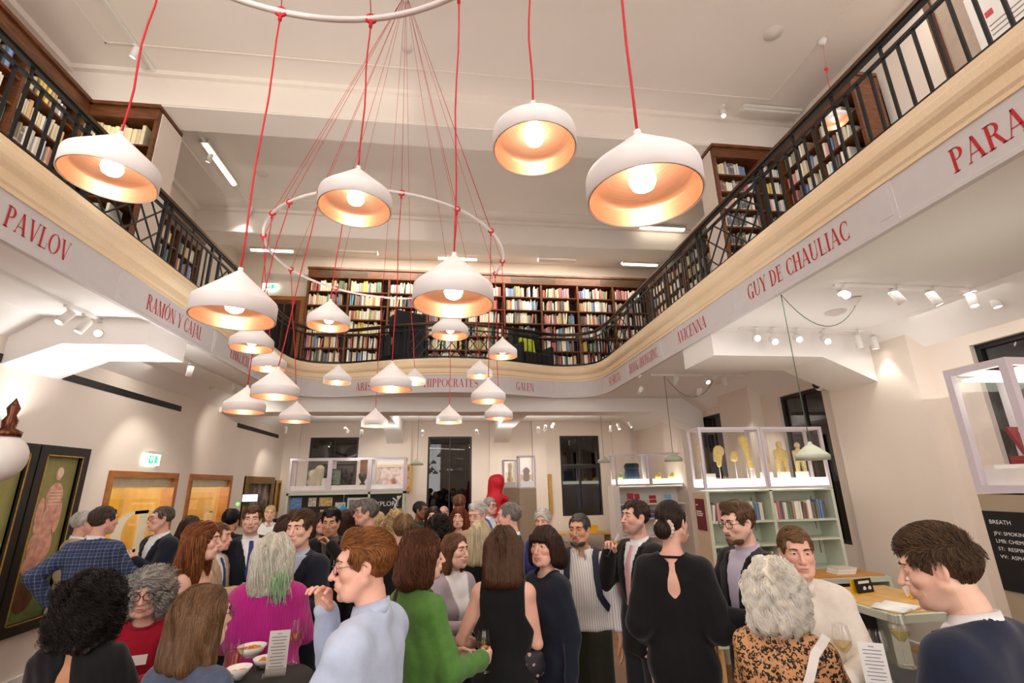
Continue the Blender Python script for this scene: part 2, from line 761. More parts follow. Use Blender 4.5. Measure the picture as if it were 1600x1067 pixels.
m_yellow = M('yellow_panel', '#f2cf62', 0.6, var=0.06, vs=2)
m_glass = glassy('clear_glass')
m_night = glassy('night_window_glass', '#70707a', 0.16)
m_steel = M('grey_steel', '#8d8f90', 0.35, 0.8)
m_sage = M('sage_metal', '#c9cfbd', 0.45, var=0.03)
m_caseframe = M('case_frame_paint', '#d3c8d0', 0.45, var=0.03)
m_lit = emit('lit_case_plinth', '#fffbe8', 2.2)
m_tan = M('tan_panel', '#a8967d', 0.65, var=0.05, vs=3)
m_black = M('black_print', '#151312', 0.6, var=0.1)
m_whiteprint = M('white_print', '#f2f0ea', 0.6, var=0.0)
m_tube = emit('lamp_tube', '#fff3dc', 6.0)
m_led = emit('led_lens', '#fff6e6', 18.0)
m_lampwhite = M('lamp_white', '#efeae8', 0.42, var=0.01)


def stone_mat():
    t = NT('gold_stone')
    v = t.coord()
    f = t.noise(v, 60, 3, 0.7)
    g = t.noise(v, 2.0, 3)
    base = t.ramp(g, [(0.3, '#f7dcb6'), (0.7, '#fce8c8')])
    t.l(t.mix(t.ramp(f, [(0.35, (0, 0, 0)), (0.75, (0.35, 0.35, 0.35))]), base, '#e0bd90'), t.b.inputs['Base Color'])
    t.b.inputs['Roughness'].default_value = 0.55
    return t.m


m_stone = stone_mat()


def floor_mat():
    t = NT('parquet_floor')
    v = t.coord((1, 1, 1), rot=(0, 0, PI / 4))
    br = t.n('ShaderNodeTexBrick')
    t.l(v, br.inputs['Vector'])
    for k, val in (('Scale', 1.0), ('Mortar Size', 0.0025), ('Brick Width', 0.55), ('Row Height', 0.085), ('Bias', 0.0)):
        br.inputs[k].default_value = val
    br.inputs['Color1'].default_value = (*lin('#8f6038'), 1)
    br.inputs['Color2'].default_value = (*lin('#6c4427'), 1)
    br.inputs['Mortar'].default_value = (*lin('#4a3322'), 1)
    g = t.noise(t.coord((3, 40, 1), rot=(0, 0, PI / 4)), 2.0, 5)
    t.l(t.mix(0.35, br.outputs[0], t.ramp(g, [(0.3, '#5a3a22'), (0.7, '#94653c')])), t.b.inputs['Base Color'])
    t.b.inputs['Roughness'].default_value = 0.38
    t.b.inputs['Specular IOR Level'].default_value = 0.5
    return t.m


m_floor = floor_mat()

# ------------------------------------------------------------------ dimensions of the hall
XL, XR = -3.2, 3.15            # the two long gallery fronts
WL, WR = -4.5, 5.5             # lower walls
UL, UR = -5.35, 5.6            # upper walls
YB, YUB, YF = 14.0, 11.55, -3.0
ZS, ZFT, ZGT, ZG = 3.8, 4.115, 4.44, 4.40
ZC, ZBM = 7.7, 7.15

# path of the gallery front, left side to right side
half = [(3.12, 9.25), (3.03, 9.52), (2.83, 9.72), (2.5, 9.82), (2.1, 9.8), (1.6, 9.62), (1.1, 9.42), (0.55, 9.28), (0.0, 9.23)]
ctrl = [(-x * XL / -3.15 if False else -x, y) for x, y in half]


def smooth_path():
    right = [Vector((x, y)) for x, y in half]
    left = [Vector((-x - 0.03 * (x / 3.12), y)) for x, y in half]
    pts = left + right[::-1][1:]
    out = []
    n = len(pts)
    for i in range(n - 1):
        p0, p1, p2, p3 = pts[max(i - 1, 0)], pts[i], pts[i + 1], pts[min(i + 2, n - 1)]
        for k in range(5):
            t = k / 5
            out.append(0.5 * ((2 * p1) + (p2 - p0) * t + (2 * p0 - 5 * p1 + 4 * p2 - p3) * t * t + (3 * p1 - p0 - 3 * p2 + p3) * t ** 3))
    out.append(pts[-1])
    return [Vector((XL, YF)), Vector((XL, 8.9))] + out + [Vector((XR, 8.9)), Vector((XR, YF))]


GP = smooth_path()
GS = [0.0]
for a_, b_ in zip(GP, GP[1:]):
    GS.append(GS[-1] + (b_ - a_).length)
SL9 = GS[1]


def gp(s, off=0.0):
    """point on the gallery front at arc length s; off > 0 moves into the opening"""
    i = 0
    while i < len(GS) - 2 and GS[i + 1] < s:
        i += 1
    a, b = GP[i], GP[i + 1]
    t = (s - GS[i]) / (GS[i + 1] - GS[i])
    d = (b - a).normalized()
    # smooth the tangent on the curve
    j0, j1 = max(i - 1, 0), min(i + 2, len(GP) - 1)
    if 1 < i < len(GP) - 3:
        d0 = (GP[i + 1] - GP[i - 1]).normalized()
        d1 = (GP[i + 2] - GP[i]).normalized()
        d = (d0 * (1 - t) + d1 * t).normalized()
    nrm = Vector((d.y, -d.x))
    p = a.lerp(b, t) + nrm * off
    return p, d, nrm


def s_left(Y):
    return Y - YF


def s_right(Y):
    return GS[-1] - (Y - YF)


STEPS = [0.0] + [SL9 - 0.01] + [s for s in GS[1:-1]] + [GS[-1]]
STEPS = sorted(set(STEPS))


def sweep(profile, mb, mi=0, steps=None, closed=True):
    """profile: [(offset into the opening, z)] swept along the gallery front"""
    steps = steps or STEPS
    n = len(profile)
    vs, fs = [], []
    for s in steps:
        for o, z in profile:
            p, d, nn = gp(s, o)
            vs.append((p.x, p.y, z))
    for i in range(len(steps) - 1):
        for k in range(n if closed else n - 1):
            k2 = (k + 1) % n
            fs.append((i * n + k, i * n + k2, (i + 1) * n + k2, (i + 1) * n + k))
    fs.append(tuple(range(n - 1, -1, -1)))
    fs.append(tuple(range((len(steps) - 1) * n, len(steps) * n)))
    mb.add(vs, fs, mi)


# ------------------------------------------------------------------ floor, walls, ceiling
struct('floor', MB().b2((WL - 1.5, -10.0, -0.1), (WR + 0.1, YB + 0.2, 0)), m_floor)
struct('ceiling', MB().b2((UL - 0.1, YF, ZC), (UR + 0.1, YUB + 0.1, ZC + 0.15)), m_ceil)

DOORS = [(7.18, 8.87), (9.25, 10.94)]
DH = 2.32
wl = MB()
ys = [YF, DOORS[0][0], DOORS[0][1], DOORS[1][0], DOORS[1][1], YB + 0.1]
for a, b in ((ys[0], ys[1]), (ys[2], ys[3]), (ys[4], ys[5])):
    wl.b2((WL - 0.15, a, 0), (WL, b, ZS))
for a, b in DOORS:
    wl.b2((WL - 0.15, a, DH), (WL, b, ZS))
struct('wall_left', wl, m_wall)
SLOTS = [(1.0, 5.25), (6.05, 8.62), (10.85, 13.4)]
sl = MB()
for a, b in SLOTS:
    sl.b2((WL - 0.02, a, 3.31), (WL + 0.006, b, 3.40))
struct('trim_5', sl, m_black)

# back wall with three tall windows
WINS = [(-3.85, -2.55, 1.15), (-0.64, 0.6, 0.05), (3.17, 4.36, 1.15)]
WZT = 3.38
wb_ = MB()
xs = [WL - 0.15] + [v for w in WINS for v in w[:2]] + [WR + 0.9]
for i in range(0, len(xs), 2):
    wb_.b2((xs[i], YB, 0), (xs[i + 1], YB + 0.25, ZS))
for a, b, z in WINS:
    wb_.b2((a, YB, WZT), (b, YB + 0.25, ZS))
    wb_.b2((a, YB, 0), (b, YB + 0.25, z))
# shallow pilasters between the windows
for x0, x1 in ((-4.5, -4.1), (-2.0, -1.1), (1.1, 1.75), (2.35, 2.75), (4.75, 5.3)):
    wb_.b2((x0, YB - 0.1, 0), (x1, YB, ZS))
struct('wall_back', wb_, m_wall)

# right wall with recessed windows
RW = [(2.0, 4.28, 1.15), (6.45, 7.45, 1.15), (9.2, 10.2, 1.15)]
wr = MB()
ys = [YF] + [v for w in RW for v in w[:2]] + [YB + 0.2]
for i in range(0, len(ys), 2):
    wr.b2((WR, ys[i], 0), (WR + 0.3, ys[i + 1], ZS))
for a, b, z in RW:
    wr.b2((WR, a, WZT), (WR + 0.3, b, ZS))
    wr.b2((WR, a, 0), (WR + 0.3, b, z))
for y0, y1 in ((4.75, 6.05), (7.9, 8.9), (10.6, 11.6)):
    wr.b2((WR - 0.22, y0, 0), (WR, y1, ZS))
struct('wall_right', wr, m_wall)


def window(idx, lo, hi, axis, bars, transom=None):
    """lo/hi: opening corners in (u, z); axis 'Y' -> back wall, 'X' -> right wall"""
    fr = MB()

    def B(u0, u1, z0, z1, d0, d1, mb):
        if axis == 'Y':
            mb.b2((u0, YB + d0, z0), (u1, YB + d1, z1))
        else:
            mb.b2((WR + d0, u0, z0), (WR + d1, u1, z1))
    w = 0.05
    u0, z0 = lo
    u1, z1 = hi
    B(u0, u0 + w, z0, z1, 0.06, 0.14, fr)
    B(u1 - w, u1, z0, z1, 0.06, 0.14, fr)
    B(u0 + w, u1 - w, z1 - w, z1, 0.06, 0.14, fr)
    B(u0 + w, u1 - w, z0, z0 + w, 0.06, 0.14, fr)
    for k in range(1, bars):
        u = u0 + (u1 - u0) * k / bars
        B(u - 0.015, u + 0.015, z0 + w, z1 - w, 0.07, 0.13, fr)
    if transom:
        B(u0 + w, u1 - w, transom - 0.04, transom + 0.04, 0.055, 0.145, fr)
    f = struct('window_%d' % idx, fr, m_frame)
    pn = MB()
    B(u0 + w, u1 - w, z0 + w, z1 - w, 0.095, 0.105, pn)
    p = pn.build('pane', m_night, f)
    return f


window(1, (WINS[0][0], WINS[0][2]), (WINS[0][1], WZT), 'Y', 2, 2.3)
window(2, (WINS[1][0], WINS[1][2]), (WINS[1][1], WZT), 'Y', 2)
window(3, (WINS[2][0], WINS[2][2]), (WINS[2][1], WZT), 'Y', 2, 2.5)
window(4, (RW[0][0], RW[0][2]), (RW[0][1], WZT), 'X', 3)
window(5, (RW[1][0], RW[1][2]), (RW[1][1], WZT), 'X', 2)
window(6, (RW[2][0], RW[2][2]), (RW[2][1], WZT), 'X', 2)


# dark street walls outside; ends and lid added to keep world light out
def street_mat():
    t = NT('night_street')
    v = t.coord((1, 1, 1))
    br = t.n('ShaderNodeTexBrick')
    t.l(t.coord((1, 1, 1), rot=(PI / 2, 0, 0)), br.inputs['Vector'])
    br.inputs['Scale'].default_value = 0.8
    br.inputs['Color1'].default_value = (0.012, 0.012, 0.016, 1)
    br.inputs['Color2'].default_value = (0.008, 0.008, 0.011, 1)
    br.inputs['Mortar'].default_value = (0.015, 0.015, 0.015, 1)
    t.l(br.outputs[0], t.b.inputs['Base Color'])
    t.b.inputs['Roughness'].default_value = 0.9
    return t.m


m_street = street_mat()
struct('wall_outside_back', MB().b2((-6, YB + 1.6, -1), (9, YB + 1.8, 4.5)).b2((-6, YB + 0.3, -1), (-5.8, YB + 1.6, 4.5)), m_street)
struct('wall_outside_right', MB().b2((WR + 2.4, -1, -1), (WR + 2.6, YB + 1.8, 4.5)).b2((WR + 0.35, -1, -1), (WR + 2.4, -0.8, 4.5)).b2((WR + 0.35, -1, 4.3), (WR + 2.6, YB + 1.8, 4.5)), m_street)
struct('ceiling_outside', MB().b2((-6, YB + 0.25, 4.3), (9, YB + 1.8, 4.5)), m_street)  # added lid, blocks the bright world above the windows

struct('wall_pier_behind', MB().b2((-0.64, -4.4, 0), (2.2, -4.1, ZC)), m_wall)  # unseen slab added to cut the spot's beam into a ceiling shadow line

# gallery slab: soffit, floor
bm = bmesh.new()
poly = [Vector((p.x, p.y)) for p in GP] + [Vector((UR + 0.2, YF)), Vector((UR + 0.2, YB + 0.2)), Vector((UL - 0.2, YB + 0.2)), Vector((UL - 0.2, YF))]
vb = [bm.verts.new((p.x, p.y, ZS)) for p in poly]
f_ = bm.faces.new(vb)
ext = bmesh.ops.extrude_face_region(bm, geom=[f_])
for e in ext['geom']:
    if isinstance(e, bmesh.types.BMVert):
        e.co.z = ZG
bmesh.ops.triangulate(bm, faces=bm.faces)
bmesh.ops.recalc_face_normals(bm, faces=bm.faces)
me = bpy.data.meshes.new('gallery_slab')
bm.to_mesh(me)
bm.free()
me.materials.append(m_soffit)
o = bpy.data.objects.new('ceiling_gallery_soffit', me)
COL.objects.link(o)
o['kind'] = 'structure'

# fascia board and the stone moulding on it
fa = MB()
sweep([(-0.02, ZS - 0.03), (0.03, ZS - 0.03), (0.03, ZS), (0.02, ZS + 0.01), (0.02, ZFT), (-0.02, ZFT)], fa)
struct('trim_1', fa, m_fascia)
mo = MB()
sweep([(-0.06, ZFT), (0.035, ZFT), (0.035, ZFT + 0.03), (0.05, ZFT + 0.05), (0.05, ZFT + 0.13), (0.085, ZFT + 0.16), (0.10, ZFT + 0.19),
       (0.10, ZFT + 0.25), (0.075, ZFT + 0.275), (0.075, ZGT), (-0.06, ZGT)], mo)
struct('trim_2', mo, m_stone)
# little pilaster blocks that divide the fascia
pil = MB()
PILY = [0.7, 2.71, 4.73, 6.65, 8.07]
curve_len = s_right(8.9) - SL9
CMID = SL9 + curve_len / 2
pil_s = [s_left(y) for y in PILY] + [s_right(y) for y in PILY] + [s_left(8.9) + 0.55, s_right(8.9) - 0.55] + [CMID + d for d in (-2.35, -0.98, 0.98, 2.35)]
for s in pil_s:
    for ds0, ds1, o1, z0, z1 in ((-0.09, 0.09, 0.029, ZS, ZFT - 0.005), (-0.055, 0.055, 0.033, ZS + 0.05, ZFT - 0.05)):
        n_ = 2
        vs = []
        for q in range(n_ + 1):
            for off in (0.015, o1):
                p, d, nn = gp(s + ds0 + (ds1 - ds0) * q / n_, off)
                vs += [(p.x, p.y, z0), (p.x, p.y, z1)]
        fs = []
        for q in range(n_):
            a = q * 4
            fs += [(a + 2, a + 6, a + 7, a + 3), (a + 3, a + 7, a + 5, a + 1), (a + 2, a, a + 4, a + 6)]
        fs += [(0, 2, 3, 1), (n_ * 4, n_ * 4 + 1, n_ * 4 + 3, n_ * 4 + 2)]
        pil.add(vs, fs)
struct('trim_3', pil, m_fascia)

# cross beams under the gallery (with splayed ends at the walls) and the deep beam under the back gallery
bmz = 3.5
gb = MB()


def under_beam(x0, x1, y0, y1, z, endspl=0.0, side=1):
    gb.b2((x0, y0, z), (x1, y1, ZS + 0.01))
    if endspl:
        xe = x1 if side > 0 else x0
        pts = [(xe - side * endspl, z), (xe, z), (xe, z - endspl * 0.45)]
        gb.prism(pts, y1 - y0, lambda u, v, w: (u, y0 + w, v))


under_beam(XR, WR, 5.25, 6.0, 3.5, 0.9, 1)
under_beam(WL, XL, 5.25, 6.0, 3.52, 0.5, -1)
under_beam(WL, WR, 9.95, 10.55, 3.5, 0.0)
gb.prism([(4.4, 3.5), (5.5, 3.5), (5.5, 3.1)], 0.6, lambda u, v, w: (u, 9.95 + w, v))
for x in (-1.55, 1.45):
    gb.b2((x - 0.22, 10.55, 3.5), (x + 0.22, YB, ZS + 0.01))
    gb.prism([(YB - 0.8, 3.5), (YB, 3.5), (YB, 3.15)], 0.44, lambda u, v, w, x=x: (x - 0.22 + w, u, v))
# coving where soffit meets walls
gb.prism([(WL, ZS + 0.01), (WL + 0.3, ZS + 0.01), (WL, ZS - 0.22)], YB - YF, lambda u, v, w: (u, YF + w, v))
gb.prism([(WR, ZS + 0.01), (WR - 0.45, ZS + 0.01), (WR, ZS - 0.3)], YB - YF, lambda u, v, w: (u, YF + w, v))
struct('ceiling_gallery_beams', gb, m_soffit)

# upper walls and ceiling beams, panel mouldings
struct('wall_upper_left', MB().b2((UL - 0.15, YF, ZG), (UL, YUB + 0.1, ZC)), m_wall)
struct('wall_upper_right', MB().b2((UR, YF, ZG), (UR + 0.15, YUB + 0.1, ZC)), m_wall)
struct('wall_upper_back', MB().b2((UL - 0.1, YUB, ZG), (UR + 0.1, YUB + 0.15, ZC)), m_wall)
cb = MB()
BEAMS = [(5.95, 6.42), (9.48, 10.05), (1.9, 2.4) if False else (-1.2, -0.7)]
for y0, y1 in BEAMS:
    cb.b2((UL, y0, ZBM), (UR, y1, ZC))
struct('ceiling_beams', cb, m_ceil)
pm = MB()
for y0, y1 in ((-0.7, 5.95), (6.42, 9.48)):
    for x0, x1, z in ((UL, UL + 0.09, 0), (UR - 0.09, UR, 0)):
        pm.b2((x0, y0, ZC - 0.09), (x1, y1, ZC))
    pm.b2((UL, y1 - 0.07, ZC - 0.07), (UR, y1, ZC))
    pm.b2((UL, y0, ZC - 0.07), (UR, y0 + 0.07, ZC))
    a, b, c, d = UL + 0.75, UR - 0.75, y0 + 0.45, y1 - 0.45
    for lo, hi in (((a, c), (b, c + 0.022)), ((a, d - 0.022), (b, d)), ((a, c), (a + 0.022, d)), ((b - 0.022, c), (b, d))):
        pm.b2((*lo, ZC - 0.008), (*hi, ZC))
for y0, y1 in BEAMS[:2]:
    pm.b2((UL, y0 - 0.012, ZBM + 0.02), (UR, y0, ZBM + 0.05))
struct('trim_4', pm, m_ceil)

# skirtings
sk = MB()
for a, b in ((YF, DOORS[0][0]), (DOORS[0][1], DOORS[1][0]), (DOORS[1][1], YB)):
    sk.b2((WL, a, 0), (WL + 0.03, b, 0.2))
struct('baseboard_left', sk, m_white)
sk = MB().b2((WR - 0.26, 4.75, 0), (WR - 0.22, 6.05, 0.25)).b2((WR - 0.03, YF, 0), (WR, 4.75, 0.25)).b2((WR - 0.03, 6.05, 0), (WR, 7.9, 0.25))
struct('baseboard_right', sk, m_white)

# doors on the left: oak frames, glass leaves with one big white letter, yellow timber lobby behind
for i, (a, b) in enumerate(DOORS):
    fr = MB()
    w = 0.09
    fr.b2((WL - 0.15, a, 0), (WL + 0.03, a + w, DH)).b2((WL - 0.15, b - w, 0), (WL + 0.03, b, DH)).b2((WL - 0.15, a + w, DH - w), (WL + 0.03, b - w, DH))
    d = struct('door_%d' % (i + 1), fr, m_oak)
    MB().b2((WL - 0.08, a + w, 0.01), (WL - 0.068, b - w, DH - w)).build('glass_leaf', m_glass, d)
    MB().b2((WL - 1.0, a - 0.1, 0), (WL - 0.92, b + 0.3, DH + 0.2)).build('timber_panel', m_yellow if i == 0 else m_pale, d)
    MB().b2((WL - 0.92, a - 0.1, 0), (WL - 0.15, a, DH + 0.2)).b2((WL - 0.92, a - 0.1, DH + 0.1), (WL - 0.15, b + 0.3, DH + 0.2)).build('lobby_lining', M('lobby_green', '#8fae92', 0.6), d)
    MB().b2((WL - 0.92, b + 0.2, 0), (WL - 0.15, b + 0.3, DH + 0.2)).build('lobby_side', m_pale, d)
    MB().b2((WL - 0.09, a + w, DH - w - 0.13), (WL - 0.03, b - w, DH - w)).build('head_rail', M('brushed_rail', '#d8cfae', 0.3, 0.6), d)
    ar = bpy.data.lights.new('lobby_light', 'POINT')
    ar.energy = 22
    ar.color = (1, 0.85, 0.55)
    ar.shadow_soft_size = 0.1
    lo = bpy.data.objects.new('lobby_light', ar)
    COL.objects.link(lo)
    lo.location = (WL - 0.5, (a + b) / 2, DH - 0.2)

# ------------------------------------------------------------------ Didone capitals drawn from strokes
GT, Gt = 0.155, 0.04


def _rect(x0, y0, x1, y1):
    return [(x0, y0), (x1, y0), (x1, y1), (x0, y1)]


def _stem(x, w=GT, y0=0.0, y1=1.0, s0=True, s1=True, e=0.075):
    o = [_rect(x, y0, x + w, y1)]
    if s0:
        o.append(_rect(x - e, y0, x + w + e, y0 + Gt))
    if s1:
        o.append(_rect(x - e, y1 - Gt, x + w + e, y1))
    return o


def _diag(x0, y0, x1, y1, w):
    return [[(x0, y0), (x0 + w, y0), (x1 + w, y1), (x1, y1)]]


def _arc(cx, cy, rx, ry, a0, a1, T=GT, t=Gt, n=14):
    o = []
    for i in range(n):
        q = []
        for a in (a0 + (a1 - a0) * i / n, a0 + (a1 - a0) * (i + 1) / n):
            r = math.radians(a)
            q.append(((cx + rx * math.cos(r), cy + ry * math.sin(r)), (cx + (rx - T) * math.cos(r), cy + (ry - t) * math.sin(r))))
        o.append([q[0][0], q[1][0], q[1][1], q[0][1]])
    return o


def glyph(c):
    if c == 'A':
        return _diag(0.05, 0, 0.36, 1, 0.045) + _diag(0.60, 0, 0.31, 1, GT) + [_rect(0.16, 0.3, 0.6, 0.3 + Gt), _rect(-0.02, 0, 0.17, Gt), _rect(0.53, 0, 0.83, Gt)], 0.82
    if c == 'C':
        return _arc(0.43, 0.5, 0.42, 0.51, 48, 312) + [_rect(0.68, 0.66, 0.71, 1.0), _rect(0.68, 0.0, 0.71, 0.3)], 0.76
    if c == 'D':
        return _stem(0.09) + _arc(0.3, 0.5, 0.47, 0.5, -90, 90) + [_rect(0.2, 0, 0.31, Gt), _rect(0.2, 1 - Gt, 0.31, 1)], 0.82
    if c == 'E':
        return _stem(0.09) + [_rect(0.2, 1 - Gt, 0.6, 1), _rect(0.2, 0.49, 0.5, 0.53), _rect(0.2, 0, 0.64, Gt), _rect(0.57, 0.7, 0.6, 1), _rect(0.61, 0, 0.64, 0.32), _rect(0.47, 0.38, 0.5, 0.64)], 0.70
    if c == 'G':
        return _arc(0.43, 0.5, 0.42, 0.51, 48, 322) + [_rect(0.68, 0.66, 0.71, 1.0)] + _stem(0.6, GT, 0.0, 0.42, False, True), 0.86
    if c == 'H':
        return _stem(0.09) + _stem(0.6) + [_rect(0.2, 0.49, 0.62, 0.53)], 0.86
    if c == 'I':
        return _stem(0.09), 0.36
    if c == 'J':
        return _stem(0.2, GT, 0.1, 1.0, False, True) + _arc(0.14, 0.1, 0.215, 0.25, -120, 0, 0.15, 0.06), 0.46
    if c == 'L':
        return _stem(0.09) + [_rect(0.2, 0, 0.62, Gt), _rect(0.59, 0, 0.62, 0.34)], 0.66
    if c == 'M':
        return _stem(0.08, 0.05) + _diag(0.44, 0, 0.1, 1, GT) + _diag(0.5, 0, 0.8, 1, 0.045) + _stem(0.8), 1.05
    if c == 'N':
        return _stem(0.08, 0.05) + _diag(0.62, 0, 0.08, 1, GT) + _stem(0.72, 0.05), 0.88
    if c in 'OQ':
        return _arc(0.46, 0.5, 0.45, 0.51, 0, 360, n=24), 0.92
    if c == 'P':
        return _stem(0.09) + _arc(0.3, 0.74, 0.33, 0.26, -90, 90) + [_rect(0.2, 0.48, 0.31, 0.52), _rect(0.2, 1 - Gt, 0.31, 1)], 0.68
    if c == 'R':
        return _stem(0.09) + _arc(0.3, 0.75, 0.33, 0.25, -90, 90) + [_rect(0.2, 0.5, 0.31, 0.54), _rect(0.2, 1 - Gt, 0.31, 1)] + _diag(0.62, 0, 0.33, 0.52, GT) + [_rect(0.6, 0, 0.82, Gt)], 0.80
    if c == 'S':
        o = []
        pts = []
        for i in range(13):
            a = math.radians(40 + i * 18)
            pts.append((0.31 + 0.22 * math.cos(a), 0.75 + 0.235 * math.sin(a)))
        for i in range(13):
            a = math.radians(90 - i * 19)
            pts.append((0.31 + 0.25 * math.cos(a), 0.265 + 0.25 * math.sin(a)))
        n = len(pts)
        pr = None
        for i, (x, y) in enumerate(pts):
            x0, y0 = pts[max(i - 1, 0)]
            x1, y1 = pts[min(i + 1, n - 1)]
            L = math.hypot(x1 - x0, y1 - y0) or 1
            w = 0.02 + 0.065 * math.exp(-((i - n / 2) / 4.5) ** 2)
            q = ((x - (y1 - y0) / L * w, y + (x1 - x0) / L * w), (x + (y1 - y0) / L * w, y - (x1 - x0) / L * w))
            if pr:
                o.append([pr[0], q[0], q[1], pr[1]])
            pr = q
        return o + [_rect(0.49, 0.68, 0.52, 0.99), _rect(0.05, 0.01, 0.08, 0.32)], 0.62
    if c == 'T':
        return _stem(0.29, GT, 0, 1, True, False) + [_rect(0.02, 1 - Gt, 0.72, 1), _rect(0.02, 0.68, 0.05, 1), _rect(0.69, 0.68, 0.72, 1)], 0.76
    if c == 'U':
        return _stem(0.08, GT, 0.28, 1, False, True) + _stem(0.66, 0.05, 0.28, 1, False, True) + _arc(0.395, 0.28, 0.315, 0.29, 180, 360, 0.1, 0.05), 0.84
    if c == 'V':
        return _diag(0.34, 0, 0.06, 1, GT) + _diag(0.40, 0, 0.68, 1, 0.045) + [_rect(-0.02, 1 - Gt, 0.28, 1), _rect(0.6, 1 - Gt, 0.8, 1)], 0.78
    if c == 'Y':
        return _stem(0.33, GT, 0, 0.45, True, False) + _diag(0.33, 0.44, 0.04, 1, GT) + _diag(0.43, 0.44, 0.7, 1, 0.045) + [_rect(-0.03, 1 - Gt, 0.25, 1), _rect(0.62, 1 - Gt, 0.8, 1)], 0.78
    if c == 'Z':
        return _diag(0.04, 0, 0.44, 1, GT) + [_rect(0.05, 1 - Gt, 0.55, 1), _rect(0.04, 0, 0.62, Gt), _rect(0.05, 0.7, 0.08, 1), _rect(0.59, 0, 0.62, 0.32)], 0.66
    return [], 0.4


ACC = {'Ó': 'O', 'Ś': 'S'}


def text_polys(txt, h, space=0.06):
    out, x = [], 0.0
    for ch in txt:
        base = ACC.get(ch, ch)
        g, w = glyph(base)
        for p in g:
            out.append([((x + u) * h, v * h) for u, v in p])
        if ch in ACC:
            out.append([((x + u + w / 2) * h, v * h) for u, v in [(-0.04, 1.06), (0.04, 1.06), (0.16, 1.24), (0.06, 1.24)]])
        x += w + space
    return out, (x - space) * h


def fascia_text(txt, s_mid, h=0.165, z=3.885, width=None, label=''):
    polys, w = text_polys(txt, h)
    k = (width / w) if width else 1.0
    mb = MB()
    for p in polys:
        vs = []
        for u, v in p:
            s = s_mid + (u - w / 2) * k
            q, d, nn = gp(s, 0.0235)
            vs.append((q.x, q.y, z + v))
        mb.add(vs, [tuple(range(len(vs)))])
    o = mb.build('fascia_lettering', m_red, fix=False)
    return tag(o, label, 'lettering', 'red names on the gallery fascia')


fascia_text('PAVLOV', s_left(3.72), 0.165, 3.875, 0.60, 'red capitals PAVLOV on the left gallery fascia')
fascia_text('RAMÓN Y CAJAL', s_left(5.68), 0.165, 3.87, 1.16, 'red capitals RAMÓN Y CAJAL on the left gallery fascia')
fascia_text('EHRLICH', s_left(7.42), 0.165, 3.87, 0.66, 'red capitals EHRLICH at the far end of the left fascia')
fascia_text('PARACELSUS', s_right(1.72), 0.165, 3.875, 1.0, 'large red capitals starting PARA on the nearest right fascia')
fascia_text('GUY DE CHAULIAC', s_right(3.72), 0.165, 3.875, 1.36, 'red capitals GUY DE CHAULIAC on the right gallery fascia')
fascia_text('AVICENNA', s_right(5.68), 0.165, 3.875, 0.78, 'red capitals AVICENNA on the right gallery fascia')
fascia_text('ZHANG ZHONGJING', s_right(7.36), 0.165, 3.875, 1.24, 'red capitals ZHANG ZHONGJING on the right gallery fascia')
fascia_text('SUŚRUTA', s_right(8.75), 0.165, 3.875, 0.62, 'red capitals SUŚRUTA at the far end of the right fascia')
fascia_text('HIPPOCRATES', CMID, 0.165, 3.875, 1.05, 'red capitals HIPPOCRATES in the middle of the curved fascia')
fascia_text('ARISTOTLE', CMID - 1.55, 0.165, 3.875, 0.82, 'red capitals starting ARIS, half hidden, left on the curved fascia')
fascia_text('GALEN', CMID + 1.55, 0.165, 3.875, 0.42, 'red capitals GALEN on the right of the curved fascia')

# mirrored letter on the first glass door, small one on the second
for i, (yc, hh, zz) in enumerate(((7.92, 1.15, 0.62), (10.3, 0.5, 1.15))):
    polys, w = text_polys('R', hh)
    mb = MB()
    for p in polys:
        c = sum(u for u, v in p) / len(p)
        mb.add([(WL - 0.064, yc - (u - w / 2) * (1.25 if i == 0 else 1), zz + v) for u, v in p], [tuple(range(len(p)))])
    lt = mb.build('door_letter', M('door_letter_white', '#fdf6da', 0.6, var=0), bpy.data.objects['door_%d' % (i + 1)], fix=False)

# ------------------------------------------------------------------ gallery railing
ZR0, ZR1 = 4.47, 5.2


